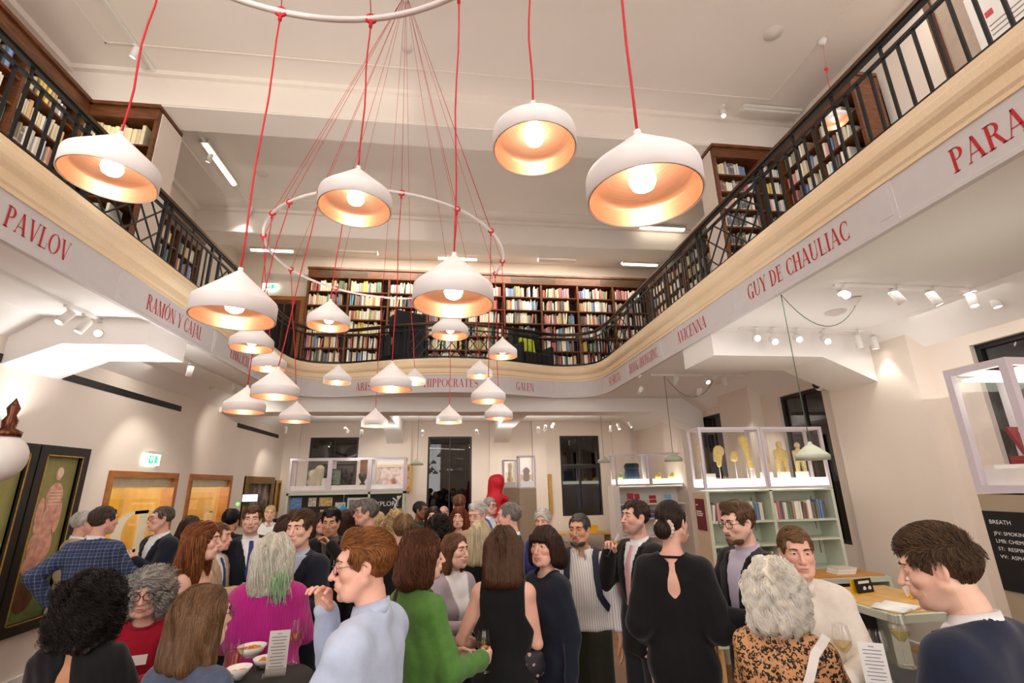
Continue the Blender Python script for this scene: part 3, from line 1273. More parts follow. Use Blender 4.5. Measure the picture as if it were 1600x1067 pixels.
def railing(name, label, s0, s1, layout):
    """layout: [(kind, s_start, s_end)]"""
    t = thing(name, label, 'railing', (0, 0, 0), 0, 'iron railings round the gallery')
    st = [s for s in STEPS if s0 < s < s1]
    steps = [s0] + st + [s1]

    def run(z0, z1, w, mat, nm):
        mb = MB()
        sweep([(-w / 2, z0), (w / 2, z0), (w / 2, z1), (-w / 2, z1)], mb, steps=steps)
        mb.build(nm, mat, t)
    run(ZR1 - 0.035, ZR1, 0.065, m_bronze, 'handrail')
    run(ZR1 - 0.06, ZR1 - 0.035, 0.04, m_blackm, 'top_rail')
    run(ZR1 - 0.165, ZR1 - 0.14, 0.03, m_blackm, 'mid_rail')
    run(ZR0, ZR0 + 0.03, 0.035, m_blackm, 'bottom_rail')

    def P(s, z, off=0):
        q, d, n = gp(s, off)
        return Vector((q.x, q.y, z))

    def upright(s, w, z0, z1, nm):
        q, d, n = gp(s)
        mb = MB()
        mb.bar((q.x, q.y, z0), (q.x, q.y, z1), w, w, 0, (d.x, d.y, 0))
        mb.build(nm, m_blackm, t)
    for kind, a, b in layout:
        if kind == 'bal':
            n = max(2, int(round((b - a) / 0.118)))
            for k in range(1, n):
                upright(a + (b - a) * k / n, 0.018, ZR0 + 0.02, ZR1 - 0.15, 'baluster')
            # short links between top and middle rail
            for k in range(0, n, 4):
                if k:
                    upright(a + (b - a) * k / n, 0.018, ZR1 - 0.15, ZR1 - 0.05, 'link')
        elif kind == 'post':
            for s in (a, b):
                upright(s, 0.032, ZGT, ZR1 - 0.04, 'post')
            mb = MB()
            for z in (ZR1 - 0.07, ZR1 - 0.135):
                mb.bar(P(a, z), P(b, z), 0.016, 0.016)
            mb.build('post_frame', m_blackm, t)
        elif kind == 'lat':
            mb = MB()
            m_ = (a + b) / 2
            zl, zh = ZR0 + 0.03, ZR1 - 0.16
            zm = (zl + zh) / 2
            q = (b - a) / 4

            def seg(s_0, z_0, s_1, z_1):
                k = 3
                for i in range(k):
                    u0, u1 = i / k, (i + 1) / k
                    mb.bar(P(s_0 + (s_1 - s_0) * u0, z_0 + (z_1 - z_0) * u0), P(s_0 + (s_1 - s_0) * u1, z_0 + (z_1 - z_0) * u1), 0.014, 0.014)
            seg(a, zl, m_, zh)
            seg(m_, zl, a, zh)
            seg(m_, zl, b, zh)
            seg(b, zl, m_, zh)
            seg(a, zm, a + q, zh)
            seg(a, zm, a + q, zl)
            seg(m_, zm, m_ - q, zh)
            seg(m_, zm, m_ - q, zl)
            seg(m_, zm, m_ + q, zh)
            seg(m_, zm, m_ + q, zl)
            seg(b, zm, b - q, zh)
            seg(b, zm, b - q, zl)
            mb.build('lattice', m_blackm, t)
    return t


sr, sl_ = s_right, s_left
railing('gallery_railing', 'black iron gallery railing with bronze handrail along the right gallery front', sr(8.9), sr(0.2),
        [('lat', sr(9.05) - 0.0, sr(7.95)), ('post', sr(7.84), sr(7.57)), ('bal', sr(7.57), sr(5.26)), ('post', sr(5.26), sr(5.15)), ('lat', sr(5.15), sr(4.0)),
         ('post', sr(4.0), sr(3.89)), ('bal', sr(3.89), sr(1.0))])
railing('gallery_railing', 'black iron gallery railing with bronze handrail along the left gallery front', sl_(1.4), sl_(8.9),
        [('bal', sl_(1.4), sl_(3.9)), ('post', sl_(3.9), sl_(4.02)), ('lat', sl_(4.02), sl_(5.1)), ('post', sl_(5.1), sl_(5.22)), ('bal', sl_(5.22), sl_(6.2)),
         ('post', sl_(6.2), sl_(6.42)), ('lat', sl_(6.42), sl_(7.5)), ('post', sl_(7.5), sl_(7.62)), ('bal', sl_(7.62), sl_(8.9))])
railing('gallery_railing', 'black iron gallery railing that curves in front of the back bookcases', sl_(8.9), sr(8.9),
        [('bal', sl_(8.9), CMID - 0.95), ('post', CMID - 0.95, CMID - 0.87), ('lat', CMID - 0.87, CMID), ('lat', CMID, CMID + 0.87), ('post', CMID + 0.87, CMID + 0.95), ('bal', CMID + 0.95, sr(8.9))])

# ------------------------------------------------------------------ books and bookcases
BOOKCOLS = [('cream', '#e9dcbb'), ('white', '#f0ebe0'), ('tan', '#c49a62'), ('red', '#b23034'), ('navy', '#25335f'), ('green', '#356a4c'), ('black', '#1d1b1c'),
            ('blue', '#3f74b5'), ('grey', '#8f9092'), ('maroon', '#6f2731'), ('olive', '#8d8a49'), ('pink', '#d98d95'), ('teal', '#2f7f86'), ('yellow', '#e0bd3c')]
W_UP = [8, 9, 3.4, 1.8, 1.0, 1.4, 1.0, 1.4, 1.6, 1.2, 1.4, 1.2, .7, .8]
W_LOW = [3, 6, .6, 1.2, 1.5, .6, 3.5, 2, 1.6, .8, .3, 1.2, .6, .5]


def book_mat():
    t = NT('book_cover')
    oi = t.n('ShaderNodeObjectInfo')
    tc = t.n('ShaderNodeTexCoord')
    sp = t.n('ShaderNodeSeparateXYZ')
    t.l(tc.outputs['Object'], sp.inputs[0])
    band = t.math('COMPARE', sp.outputs[2], 0.72, 0.07)
    band2 = t.math('MULTIPLY', band, t.math('GREATER_THAN', oi.outputs['Random'], 0.45))
    lab = t.math('COMPARE', sp.outputs[2], 0.12, 0.06)
    c1 = t.mix(t.math('MULTIPLY', band2, 0.55), oi.outputs['Color'], '#e6d9b0')
    t.l(t.mix(t.math('MULTIPLY', lab, 0.6), c1, '#f4f1ea'), t.b.inputs['Base Color'])
    t.b.inputs['Roughness'].default_value = 0.5
    return t.m


m_book = book_mat()
m_pages = M('book_pages', '#ece3cd', 0.8, var=0.05)
# unit book: spine faces -Y, width x 0..1, depth y 0..1, height z 0..1
bk = MB()
sp_ = [(0.0, 0.05), (0.12, 0.015), (0.5, 0.0), (0.88, 0.015), (1.0, 0.05)]
prof = [(0, 1)] + sp_ + [(1, 1), (0.9, 1), (0.9, 0.07), (0.1, 0.07), (0.1, 1)]
bk.prism(prof, 1.0, lambda u, v, w: (u, v, w))
bk.b2((0.1, 0.07, 0.02), (0.9, 0.97, 0.975), 1)
_tmp = bk.build('book', [m_book, m_pages])
BOOK_ME = _tmp.data
bpy.data.objects.remove(_tmp)


def stuff_book_mat():
    t = NT('shelved_books')
    at = t.n('ShaderNodeAttribute')
    at.attribute_name = 'bcol'
    t.l(at.outputs['Color'], t.b.inputs['Base Color'])
    t.b.inputs['Roughness'].default_value = 0.5
    return t.m


m_sbook = stuff_book_mat()


class StuffBooks:
    def __init__(s):
        s.mb, s.cols = MB(), []

    def book(s, M4, col):
        prof = [(0, 1), (0.0, 0.06), (0.5, 0.0), (1.0, 0.06), (1, 1)]
        n0 = len(s.mb.f)
        n = len(prof)
        vs = [M4 @ Vector((u, v, 0)) for u, v in prof] + [M4 @ Vector((u, v, 1)) for u, v in prof]
        fs = [tuple(range(n, 2 * n))] + [(i, (i + 1) % n, n + (i + 1) % n, n + i) for i in range(n)]
        s.mb.add(vs, fs)
        for k in range(len(fs)):
            s.cols.append((0.8, 0.74, 0.62) if k == 0 else col)

    def done(s, name, label, cat):
        o = s.mb.build(name, m_sbook, fix=False)
        me = o.data
        ca = me.color_attributes.new('bcol', 'FLOAT_COLOR', 'CORNER')
        arr = []
        for p, c in zip(me.polygons, s.cols):
            arr += [*c, 1.0] * p.loop_total
        ca.data.foreach_set('color', arr)
        return tag(o, label, cat, kind='stuff')


NBOOK = [0]
BOOK_LIMIT = 296


def book_row(F, x0, x1, z, hmax, depth, weights, fill=1.0, stuff=None, label=None, group=None, tmin=0.018, tmax=0.05, hmin=0.62, cols=None, lean=True):
    """F: Matrix placing local (x right, y into the shelf, z up)"""
    x = x0 + random.uniform(0, 0.03)
    end = x0 + (x1 - x0) * fill
    names = BOOKCOLS if cols is None else cols
    run_left, run = 0, None
    while x < end - tmin:
        th = random.uniform(tmin, tmax)
        if x + th > x1:
            break
        if run_left <= 0:
            run = random.choices(range(len(names)), weights)[0]
            run_left = random.choice([1, 1, 1, 2, 3])
            hb = random.uniform(hmin, 0.93)
        run_left -= 1
        cn, cc = names[run]
        h = hmax * min(0.95, hb + random.uniform(-0.03, 0.03))
        c = lin(cc)
        br = random.uniform(0.85, 1.25)
        c = tuple(max(0.0, min(0.9, (k * 0.8 + 0.16 * w_) * br)) for k, w_ in zip(c, (0.9, 0.8, 0.62)))
        ang = 0.0
        if lean and random.random() < 0.07:
            ang = random.uniform(0.05, 0.14)
        L = Matrix.Translation((x, random.uniform(0.0, 0.025), z)) @ Matrix.Rotation(ang, 4, 'Y') @ Matrix.Diagonal((th * 0.97, depth, h, 1))
        M4 = F @ L
        if stuff is None and NBOOK[0] < BOOK_LIMIT:
            o = bpy.data.objects.new('book', BOOK_ME)
            COL.objects.link(o)
            o.matrix_world = M4
            o.color = (*c, 1)
            tag(o, label.replace('#', cn), 'book', group)
            NBOOK[0] += 1
        else:
            (stuff or SB).book(M4, c)
        x += th + (0.02 + h * math.sin(ang) if ang else 0.0005)
        if random.random() < 0.02:
            x += random.uniform(0.03, 0.1)
    return


SB = StuffBooks()


def bookcase(name, label, F, width, height, depth, cols, rows, zbase, mat=None, matin=None, cornice=0.22, plinth=0.08, group=None, open_back=False, post=0.045, shelf_t=0.025, parts=True):
    """F places local x (along the front), y (into the case), z up; origin at the front left foot"""
    mat, matin = mat or m_dark, matin or m_darkin
    t = thing(name, label, 'bookcase', (0, 0, 0), 0, group)
    t.matrix_world = F
    nm = []
    cw = (width - post) / cols
    top = height - cornice
    for i in range(cols + 1):
        MB().b2((i * cw, 0, 0), (i * cw + post, depth, top)).build('upright', mat, t)
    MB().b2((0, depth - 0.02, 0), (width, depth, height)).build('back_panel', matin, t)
    if plinth:
        MB().b2((post, 0.02, 0), (width - post, depth - 0.02, plinth)).build('plinth', mat, t)
    if cornice:
        c = MB()
        c.b2((0, -0.015, top), (width, depth - 0.02, height - 0.05))
        c.b2((-0.02, -0.05, height - 0.05), (width + 0.02, depth - 0.02, height))
        c.build('cornice', mat, t)
    cells = []
    inner = top - plinth
    rh = inner / rows
    for r in range(1, rows):
        s = MB()
        for i in range(cols):
            s.b2((i * cw + post, 0.012, plinth + r * rh - shelf_t / 2), ((i + 1) * cw, depth - 0.02, plinth + r * rh + shelf_t / 2))
        s.build('shelf', mat if matin is m_darkin else matin, t)
    for r in range(rows):
        for i in range(cols):
            cells.append((i, r, i * cw + post + 0.004, (i + 1) * cw - 0.004, plinth + r * rh + (shelf_t / 2 if r else 0.0), rh - shelf_t))
    return t, cells


def frame(origin, ang):
    return Matrix.Translation(origin) @ Matrix.Rotation(ang, 4, 'Z')


ORD = ['bottom', 'second', 'third', 'fourth', 'fifth', 'sixth', 'seventh', 'eighth', 'ninth']

# upper left: long bookcase along the wall, facing right  (local x runs towards -Y? -> front faces +X)
# frame angle +90deg: local x -> +Y, local y -> -X
FLx = frame((-4.95, 1.55, ZG), PI / 2)
t, cells = bookcase('wall_bookcase', 'long dark oak bookcase against the upper left gallery wall', FLx, 4.4, 2.75, 0.36, 5, 7, ZG)
for i, r, x0, x1, z, h in cells:
    if 1.55 + x1 < 2.0:
        continue
    big = (r >= 2 and x0 > 1.7)
    book_row(FLx @ Matrix.Translation((0, 0.03, 0)), x0, x1, z, h, 0.24, W_UP, random.uniform(0.75, 1.0), None if (big and NBOOK[0] < 130) else SB,
             '# book on the %s shelf of the upper left wall bookcase' % ORD[r], 'books on the upper left wall bookcase', 0.025, 0.06)
# protruding case that faces the hall, with cream end panel
FLp = frame((-5.3, 5.97, ZG), 0.0)
t, cells = bookcase('end_bookcase', 'dark oak bookcase jutting from the upper left wall, with cream end panel', FLp, 1.23, 2.75, 0.55, 1, 6, ZG)
e = MB().b2((1.231, 0.05, 0.02), (1.243, 0.54, 2.68)).build('end_panel', m_wall, t)
for i, r, x0, x1, z, h in cells:
    if r == 5:
        book_row(FLp @ Matrix.Translation((0, 0.04, 0)), x0, x1, z, h, 0.24, [1, 1.4], 0.92, None, '# paper-bound volume on the top shelf of the jutting left bookcase',
                 'pale volumes on top shelf of the jutting left bookcase', 0.045, 0.06, 0.68, [('cream', '#ecdcae'), ('ivory', '#e6d6ae')], lean=False)
    elif r in (0, 2):
        book_row(FLp @ Matrix.Translation((0, 0.04, 0)), x0, x1, z, h, 0.26, W_UP, 0.7, None, '# book on the %s shelf of the jutting left bookcase' % ORD[r], 'books low in the jutting left bookcase', 0.03, 0.07)
# second wall bookcase beyond
FL2 = frame((-4.95, 7.0, ZG), PI / 2)
t, cells = bookcase('wall_bookcase', 'oak bookcase on the upper left wall beyond the cream end panel', FL2, 2.2, 2.35, 0.36, 3, 6, ZG)
for i, r, x0, x1, z, h in cells:
    book_row(FL2 @ Matrix.Translation((0, 0.03, 0)), x0, x1, z, h, 0.24, W_UP, random.uniform(0.75, 1.0), SB)

# upper right: protruding case facing the hall
FRp = frame((4.02, 5.93, ZG), 0.0)
t, cells = bookcase('end_bookcase', 'dark oak bookcase jutting from the upper right wall behind the lattice railing', FRp, 1.56, 2.75, 0.45, 2, 8, ZG)
MB().b2((-0.013, 0.05, 0.02), (-0.001, 0.44, 2.68)).build('end_panel', m_wall, t)
for i, r, x0, x1, z, h in cells:
    book_row(FRp @ Matrix.Translation((0, 0.04, 0)), x0, x1, z, h, 0.24, W_LOW, random.uniform(0.7, 1.0), SB if (r < 2 or (i == 1 and r < 5)) else None,
             '# book on the %s shelf of the jutting right bookcase' % ORD[r], 'books in the jutting upper right bookcase', 0.02, 0.05)
# right wall case in front of it, facing left (local x -> -Y, local y -> +X)
FR1 = frame((5.1, 5.9, ZG), -PI / 2)
t, cells = bookcase('wall_bookcase', 'short dark bookcase on the upper right wall next to the jutting one', FR1, 1.5, 2.75, 0.4, 2, 8, ZG)
for i, r, x0, x1, z, h in cells:
    book_row(FR1 @ Matrix.Translation((0, 0.03, 0)), x0, x1, z, h, 0.24, W_LOW, random.uniform(0.6, 1.0), SB)
FR2 = frame((5.15, 11.1, ZG), -PI / 2)
t, cells = bookcase('wall_bookcase', 'oak bookcase on the upper right wall in the far corner', FR2, 3.6, 2.75, 0.4, 4, 8, ZG)
for i, r, x0, x1, z, h in cells:
    book_row(FR2 @ Matrix.Translation((0, 0.03, 0)), x0, x1, z, h, 0.24, W_UP, random.uniform(0.7, 1.0), SB)

# the great back bookcase
BBX0, BBX1 = -3.5, 5.1
FB = frame((BBX0, 11.15, ZG), 0.0)
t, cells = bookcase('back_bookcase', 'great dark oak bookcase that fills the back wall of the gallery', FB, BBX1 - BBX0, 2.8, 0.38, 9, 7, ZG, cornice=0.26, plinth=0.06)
for k in range(4):
    x = 0.25 + k * 2.35
    g = MB()
    for q in range(6):
        g.b2((x, -0.022, 2.575 + q * 0.026), (x + 1.15, -0.012, 2.59 + q * 0.026))
    g.build('vent_grille', M('vent_bronze', '#5b4a38', 0.5), t)
for i, r, x0, x1, z, h in cells:
    if i == 5 and r >= 4 and False:
        continue
    book_row(FB @ Matrix.Translation((0, 0.03, 0)), x0, x1, z, h, 0.24, W_UP if i < 5 else [3, 5, 1, 2.4, 1.6, 1, 1.8, 1.4, 1.8, 1.6, .6, 1, .6, .4], random.uniform(0.78, 1.0), SB, None, None, 0.02, 0.055, 0.66)

# upper left back door, glazed
t = thing('glazed_door', 'glazed dark oak door at the left of the back bookcase', 'door', (-4.55, 11.5, ZG))
MB().b2((0, -0.05, 0), (0.1, 0, 2.15)).b2((0.85, -0.05, 0), (0.95, 0, 2.15)).b2((0.1, -0.05, 2.05), (0.85, 0, 2.15)).build('door_frame', m_oak, t)
lf = MB().b2((0.1, -0.035, 0), (0.2, -0.005, 2.05)).b2((0.75, -0.035, 0), (0.85, -0.005, 2.05)).b2((0.2, -0.035, 0), (0.75, -0.005, 0.5)).b2((0.2, -0.035, 1.95), (0.75, -0.005, 2.05))
lf.b2((0.46, -0.03, 0.5), (0.49, -0.01, 1.95))
lf.build('door_leaf', m_dark, t)
MB().b2((0.2, -0.022, 0.5), (0.75, -0.018, 1.95)).build('pane', M('dark_door_glass', '#2a2522', 0.08), t)

# noticeboard corner at the upper right
t = thing('notice_partition', 'taupe partition with white notice panels at the top right of the gallery', 'partition', (4.75, 1.6, ZG))
MB().b2((0, 0, 0), (0.06, 1.55, 2.4)).build('board', M('taupe_board', '#b7a392', 0.7), t)
nb = MB().b2((-0.012, 0.35, 0.95), (0, 1.25, 1.95)).build('notice_panel', m_white, t)
MB().b2((-0.016, 1.08, 1.6), (-0.012, 1.14, 1.66)).build('red_square', m_red, nb)
lt = MB()
for k, (w_, z_) in enumerate(((0.3, 1.5), (0.26, 1.45), (0.33, 1.4), (0.22, 1.3), (0.27, 1.25))):
    lt.b2((-0.014, 1.14 - w_, z_), (-0.012, 1.14, z_ + 0.012))
lt.build('printed_lines', M('grey_print', '#8a8580', 0.6), nb)
for y in (0.0, 1.5):
    MB().b2((-0.03, y, 0), (0.0, y + 0.06, 2.4)).build('post', m_dark, t)

# high-backed reading chairs behind the curved railing
def wing_chair(x, y, rz, label, cushion=None):
    t = thing('wing_chair', label, 'chair', (x, y, ZG + 0.004), rz, 'dark armchairs on the gallery')
    md = M('charcoal_upholstery', '#1c1c1f', 0.8, var=0.1, bump=0.1, bs=90)
    MB().b2((-0.36, -0.32, 0.14), (0.36, 0.3, 0.42)).build('seat', md, t, bevel=0.05)
    MB().box((0, 0.3, 0.66), (0.7, 0.14, 0.98), rot=Matrix.Rotation(-0.1, 3, 'X')).build('backrest', md, t, bevel=0.06)
    for s in (-1, 1):
        MB().b2((s * 0.36, -0.3, 0.14), (s * 0.46, 0.32, 0.62)).build('armrest', md, t, bevel=0.04)
        MB().b2((s * 0.3, 0.1, 0.6), (s * 0.38, 0.34, 1.05)).build('wing', md, t, bevel=0.04)
    for sx in (-0.32, 0.32):
        for sy in (-0.26, 0.26):
            MB().tube([(sx, sy, 0), (sx, sy, 0.16)], 0.02).build('leg', m_dark, t)
    if cushion:
        c = MB().box((0, 0.14, 0.66), (0.42, 0.14, 0.4), rot=Matrix.Rotation(-0.2, 3, 'X')).build('cushion', M('lime_cushion', '#c6d62a', 0.8, var=0.1), bevel=0.05)
        c.location = (x, y, ZG)
        c.rotation_euler = (0, 0, rz)
        tag(c, 'lime green cushion on the right gallery armchair', 'cushion')


wing_chair(-1.05, 9.95, PI + 0.5, 'charcoal high-backed armchair behind the curved railing, left of centre')
wing_chair(1.75, 10.3, PI * 0.15, 'charcoal armchair with a lime cushion behind the curved railing, right of centre', True)

# ------------------------------------------------------------------ pendant lamps on two rings
def copper_mat():
    t = NT('brushed_copper')
    v = t.coord((1, 1, 60))
    f = t.noise(v, 12, 3)
    t.l(t.ramp(f, [(0.3, '#e6b594'), (0.7, '#f2ccb0')]), t.b.inputs['Base Color'])
    t.b.inputs['Metallic'].default_value = 0.75
    t.b.inputs['Roughness'].default_value = 0.36
    return t.m


m_copper = copper_mat()
m_bulb = emit('warm_bulb', '#ffe6cc', 12.0)
m_cord = M('red_cord', '#c4141f', 0.6, var=0.1)
m_ring = M('ring_tube', '#e2d8d4', 0.45, var=0.02)
PD = 0.14


def shade_mesh():
    mb = MB()
    mb.lathe([(0.004, 0.012), (0.009, 0.011), (0.009, -0.002)], n=20)
    mb.lathe([(0.009, -0.002), (0.016, -0.008), (PD * 0.5, -0.059), (PD - 0.008, -0.117)], n=48)
    mb.lathe([(PD - 0.008, -0.117), (PD - 0.002, -0.1235), (PD, -0.132)], n=48)
    mb.lathe([(PD, -0.132), (PD, -0.188), (PD - 0.003, -0.1885), (PD - 0.004, -0.187), (PD - 0.004, -0.134)], n=48)
    return mb


def lining_mesh():
    mb = MB()
    mb.lathe([(0.018, -0.026), (0.05, -0.056), (0.09, -0.090), (PD - 0.018, -0.122), (PD - 0.008, -0.131), (PD - 0.006, -0.14), (PD - 0.006, -0.1865)], n=40)
    return mb


def bulb_mesh():
    mb = MB()
    mb.lathe([(0.0, -0.165), (0.015, -0.163), (0.027, -0.155), (0.033, -0.14), (0.031, -0.125), (0.022, -0.107), (0.014, -0.092), (0.013, -0.06)], n=20)
    return mb


_sh = _li = _bu = None


def pendant(apex, hook, top, label, group, tilt=0.0):
    global _sh, _li, _bu
    t = thing('pendant_lamp', label, 'lamp', apex, 0, group)
    if _sh is None:
        _sh = shade_mesh().build('shade', m_lampwhite, t, fix=False)
        _li = lining_mesh().build('copper_lining', m_copper, t, fix=False)
        _bu = bulb_mesh().build('bulb', m_bulb, t)
    else:
        for q in (_sh, _li, _bu):
            c = q.copy()
            COL.objects.link(c)
            c.parent = t
    A, Hk, T = Vector(apex), Vector(hook), Vector(top)
    pts = [Vector((0, 0, 0.01))]
    n = 8
    for i in range(1, n + 1):
        u = i / n
        p = (Hk - A) * u
        p += Vector((math.sin(u * 9 + A.x * 5), math.cos(u * 8 + A.y * 7), 0)) * 0.006 * math.sin(PI * u)
        pts.append(p)
    MB().tube(pts, 0.0036, 6).build('cord', m_cord, t)
    MB().tube([Hk - A, T - A], 0.0022, 5).build('suspension_cord', m_cord, t)
    k = MB()
    k.lathe([(0.008 * math.cos(a) + 0.021, 0.008 * math.sin(a)) for a in np.linspace(0, 2 * PI, 7)[:-1]], c=Hk - A, n=10, closed=True, M4=Matrix.Rotation(PI / 2, 4, 'X'))
    k.tube([Hk - A + Vector((0, 0, -0.05)), Hk - A + Vector((0, 0, 0.0))], 0.008, 6)
    k.build('knot', m_cord, t)
    return t


RING2 = (Vector((-0.63, 4.4, 4.23)), 1.12, Vector((-0.63, 4.4, ZC)))
RING1 = (Vector((-0.61, 0.6, 4.07)), 1.13, Vector((-0.61, 0.6, ZC)))
for (c, R, top), lab in ((RING2, 'thin pale hanging ring in the middle of the hall with red cords'), (RING1, 'thin pale hanging ring at the top edge, nearest the viewer')):
    t = thing('pendant_ring', lab, 'lamp ring', c)
    mb = MB()
    mb.lathe([(R + 0.013 * math.cos(a), 0.013 * math.sin(a)) for a in np.linspace(0, 2 * PI, 9)[:-1]], n=96, closed=True)
    mb.build('ring', m_ring, t)
    MB().lathe([(0, 0), (0.07, 0), (0.075, -0.03), (0.03, -0.1), (0.012, -0.12), (0, -0.12)], c=(0, 0, top.z - c.z), n=20).build('ceiling_rose', m_lampwhite, t)

NEAR = [('L1', (-1.18, 1.57, 3.26), 'white copper-lined pendant on a red cord before the upper left bookcases'),
        ('L2', (-0.78, 1.72, 2.82), 'white copper-lined pendant hanging beside the RAMÓN Y CAJAL lettering'),
        ('L3', (-0.39, 1.71, 3.28), 'white copper-lined pendant seen from below, in front of the ring on the left'),
        ('L4', (-0.0, 1.55, 2.83), 'white copper-lined pendant on a thick red cord in front of the back bookcase'),
        ('L5', (0.26, 1.32, 3.30), 'round-looking white copper-lined pendant high in the middle against the ceiling'),
        ('L6', (0.46, 0.97, 2.90), 'largest, nearest white copper-lined pendant, right of centre')]
for k, a, lab in NEAR:
    A = Vector(a)
    c, R, top = RING1
    d = Vector((A.x - c.x, A.y - c.y, 0)).normalized() * R
    pendant(A, c + d, top, lab, 'copper-lined pendants of the near ring')
S2 = {'A': (398, 505, 368.6, 430.5), 'B': (422.8, 543.5, 394.6, 446), 'C': (434.8, 575.5, 397, 465), 'D': (386.7, 604.4, 352.3, 411.5), 'E': (463.7, 628, 437.7, 484), 'F': (529, 571, 506.4, 547.8),
      'G': (516.7, 470, 481.6, 545), 'H': (586.8, 639, 565, 604.7), 'I': (613, 567, 580, 643), 'J': (648, 576.4, 630.7, 665.5), 'K': (702, 634, 682, 721.4), 'M': (704, 489, 676, 732),
      'N': (749.6, 563, 729, 768), 'O': (763, 592, 736, 789.4), 'P': (779, 625, 757, 800.7), 'Q': (785, 528, 763, 808)}
LAB2 = {'A': 'flat-looking copper-lined pendant just under the near pendant on the left', 'B': 'copper-lined pendant right of the EHRLICH lettering, partly behind a lower one', 'C': 'largest of the left cluster of pendants, hanging in its middle',
        'D': 'lowest left copper-lined pendant, below the EHRLICH lettering', 'E': 'small pendant low on the left of the ring, right of the bottom left one', 'F': 'small pendant in front of the left dip of the curved gallery',
        'G': 'copper-lined pendant in front of the left end of the back bookcase', 'H': 'small low pendant left of centre, under the curved fascia', 'I': 'mid-size pendant that covers part of the ARISTOTLE lettering',
        'J': 'small pendant just left of the HIPPOCRATES lettering', 'K': 'small low pendant in the centre, below the HIPPOCRATES lettering', 'M': 'copper-lined pendant directly below the thick-corded near one in the centre',
        'N': 'small pendant at the right end of the HIPPOCRATES lettering', 'O': 'mid-size pendant between the HIPPOCRATES and GALEN letterings', 'P': 'lowest pendant on the right, below the GALEN lettering', 'Q': 'small pendant before the gallery railing, above the GALEN lettering'}
for k, (ax, ay, l, r) in S2.items():
    A = atW(ax, ay, 0.28 * F_PX / (r - l))
    c, R, top = RING2
    d = Vector((A.x - c.x, A.y - c.y, 0)).normalized() * R
    pendant(A, c + d, top, LAB2[k], 'copper-lined pendants of the far ring')

# pendant on the upper right gallery, its own white ceiling cup
t = pendant((4.55, 4.25, 6.35), (4.72, 4.35, 7.1), (4.86, 4.43, 7.66), 'white pendant with red cord hanging above the right gallery walkway', None)
MB().lathe([(0, 0.04), (0.06, 0.04), (0.05, 0), (0.02, -0.05), (0, -0.05)], c=(0.31, 0.18, 1.3), n=16).build('ceiling_cup', m_lampwhite, t)

# green-grey pendants of the aisles
m_sagelamp = M('sage_lamp', '#b9bda8', 0.5, var=0.03)
m_gcord = M('green_cord', '#3f5a3c', 0.6)
_gs = None


def green_pendant(apex, hookpts, label, cup=None):
    global _gs
    t = thing('aisle_pendant', label, 'lamp', apex, 0, 'sage pendants of the aisles')
    if _gs is None:
        a = MB().lathe([(0.008, 0.012), (0.014, 0.01), (0.02, -0.012), (0.055, -0.035), (PD - 0.01, -0.098), (PD, -0.11), (PD, -0.15), (PD - 0.005, -0.15), (PD - 0.007, -0.112), (0.05, -0.045)], n=32).build('shade', m_sagelamp, t)
        b = MB().ball((0, 0, -0.105), 0.03, 14).build('bulb', m_bulb, t)
        _gs = (a, b)
    else:
        for q in _gs:
            c = q.copy()
            COL.objects.link(c)
            c.parent = t
    A = Vector(apex)
    MB().tube([Vector(p) - A for p in hookpts], 0.004, 6).build('cord', m_gcord, t)
    if cup:
        MB().lathe([(0, 0.0), (0.06, 0.0), (0.055, -0.012), (0.015, -0.07), (0, -0.07)], c=Vector(cup) - A, n=16).build('ceiling_cup', m_lampwhite, t)
    return t


def swag(a, b, sag, n=12):
    a, b = Vector(a), Vector(b)
    return [a.lerp(b, i / n) - Vector((0, 0, sag * 4 * (i / n) * (1 - i / n))) for i in range(n + 1)]


A = atW(1265, 692, 4.3)
H_ = Vector((A.x, A.y, ZS - 0.01))
cup = H_ + Vector((0.85, 0.05, 0))
green_pendant(A, [A] + [A.lerp(H_, i / 6) for i in range(1, 7)] + swag(H_, cup - Vector((0, 0, .06)), 0.28)[1:], 'large sage pendant on a green cord in front of the right display cases', cup)
A = atW(1051, 706, 7.8)
H_ = Vector((A.x, A.y, ZS - 0.01))
cup = H_ + Vector((0.95, 0.1, 0))
green_pendant(A, [A, H_] + swag(H_, cup - Vector((0, 0, .06)), 0.35)[1:], 'sage pendant hanging before the shelves with the blue rucksack', cup)
A = atW(943, 712, 10.6)
green_pendant(A, [A, Vector((A.x, A.y, ZS))], 'small sage pendant beside the tall dark window on the right')
A = atW(652, 716, 10.6)
green_pendant(A, [A, Vector((A.x, A.y, ZS))], 'small sage pendant above the back display case on the left')

# ------------------------------------------------------------------ track lights
m_headwhite = M('spot_white', '#efebe6', 0.4, var=0.01)
_hd = None


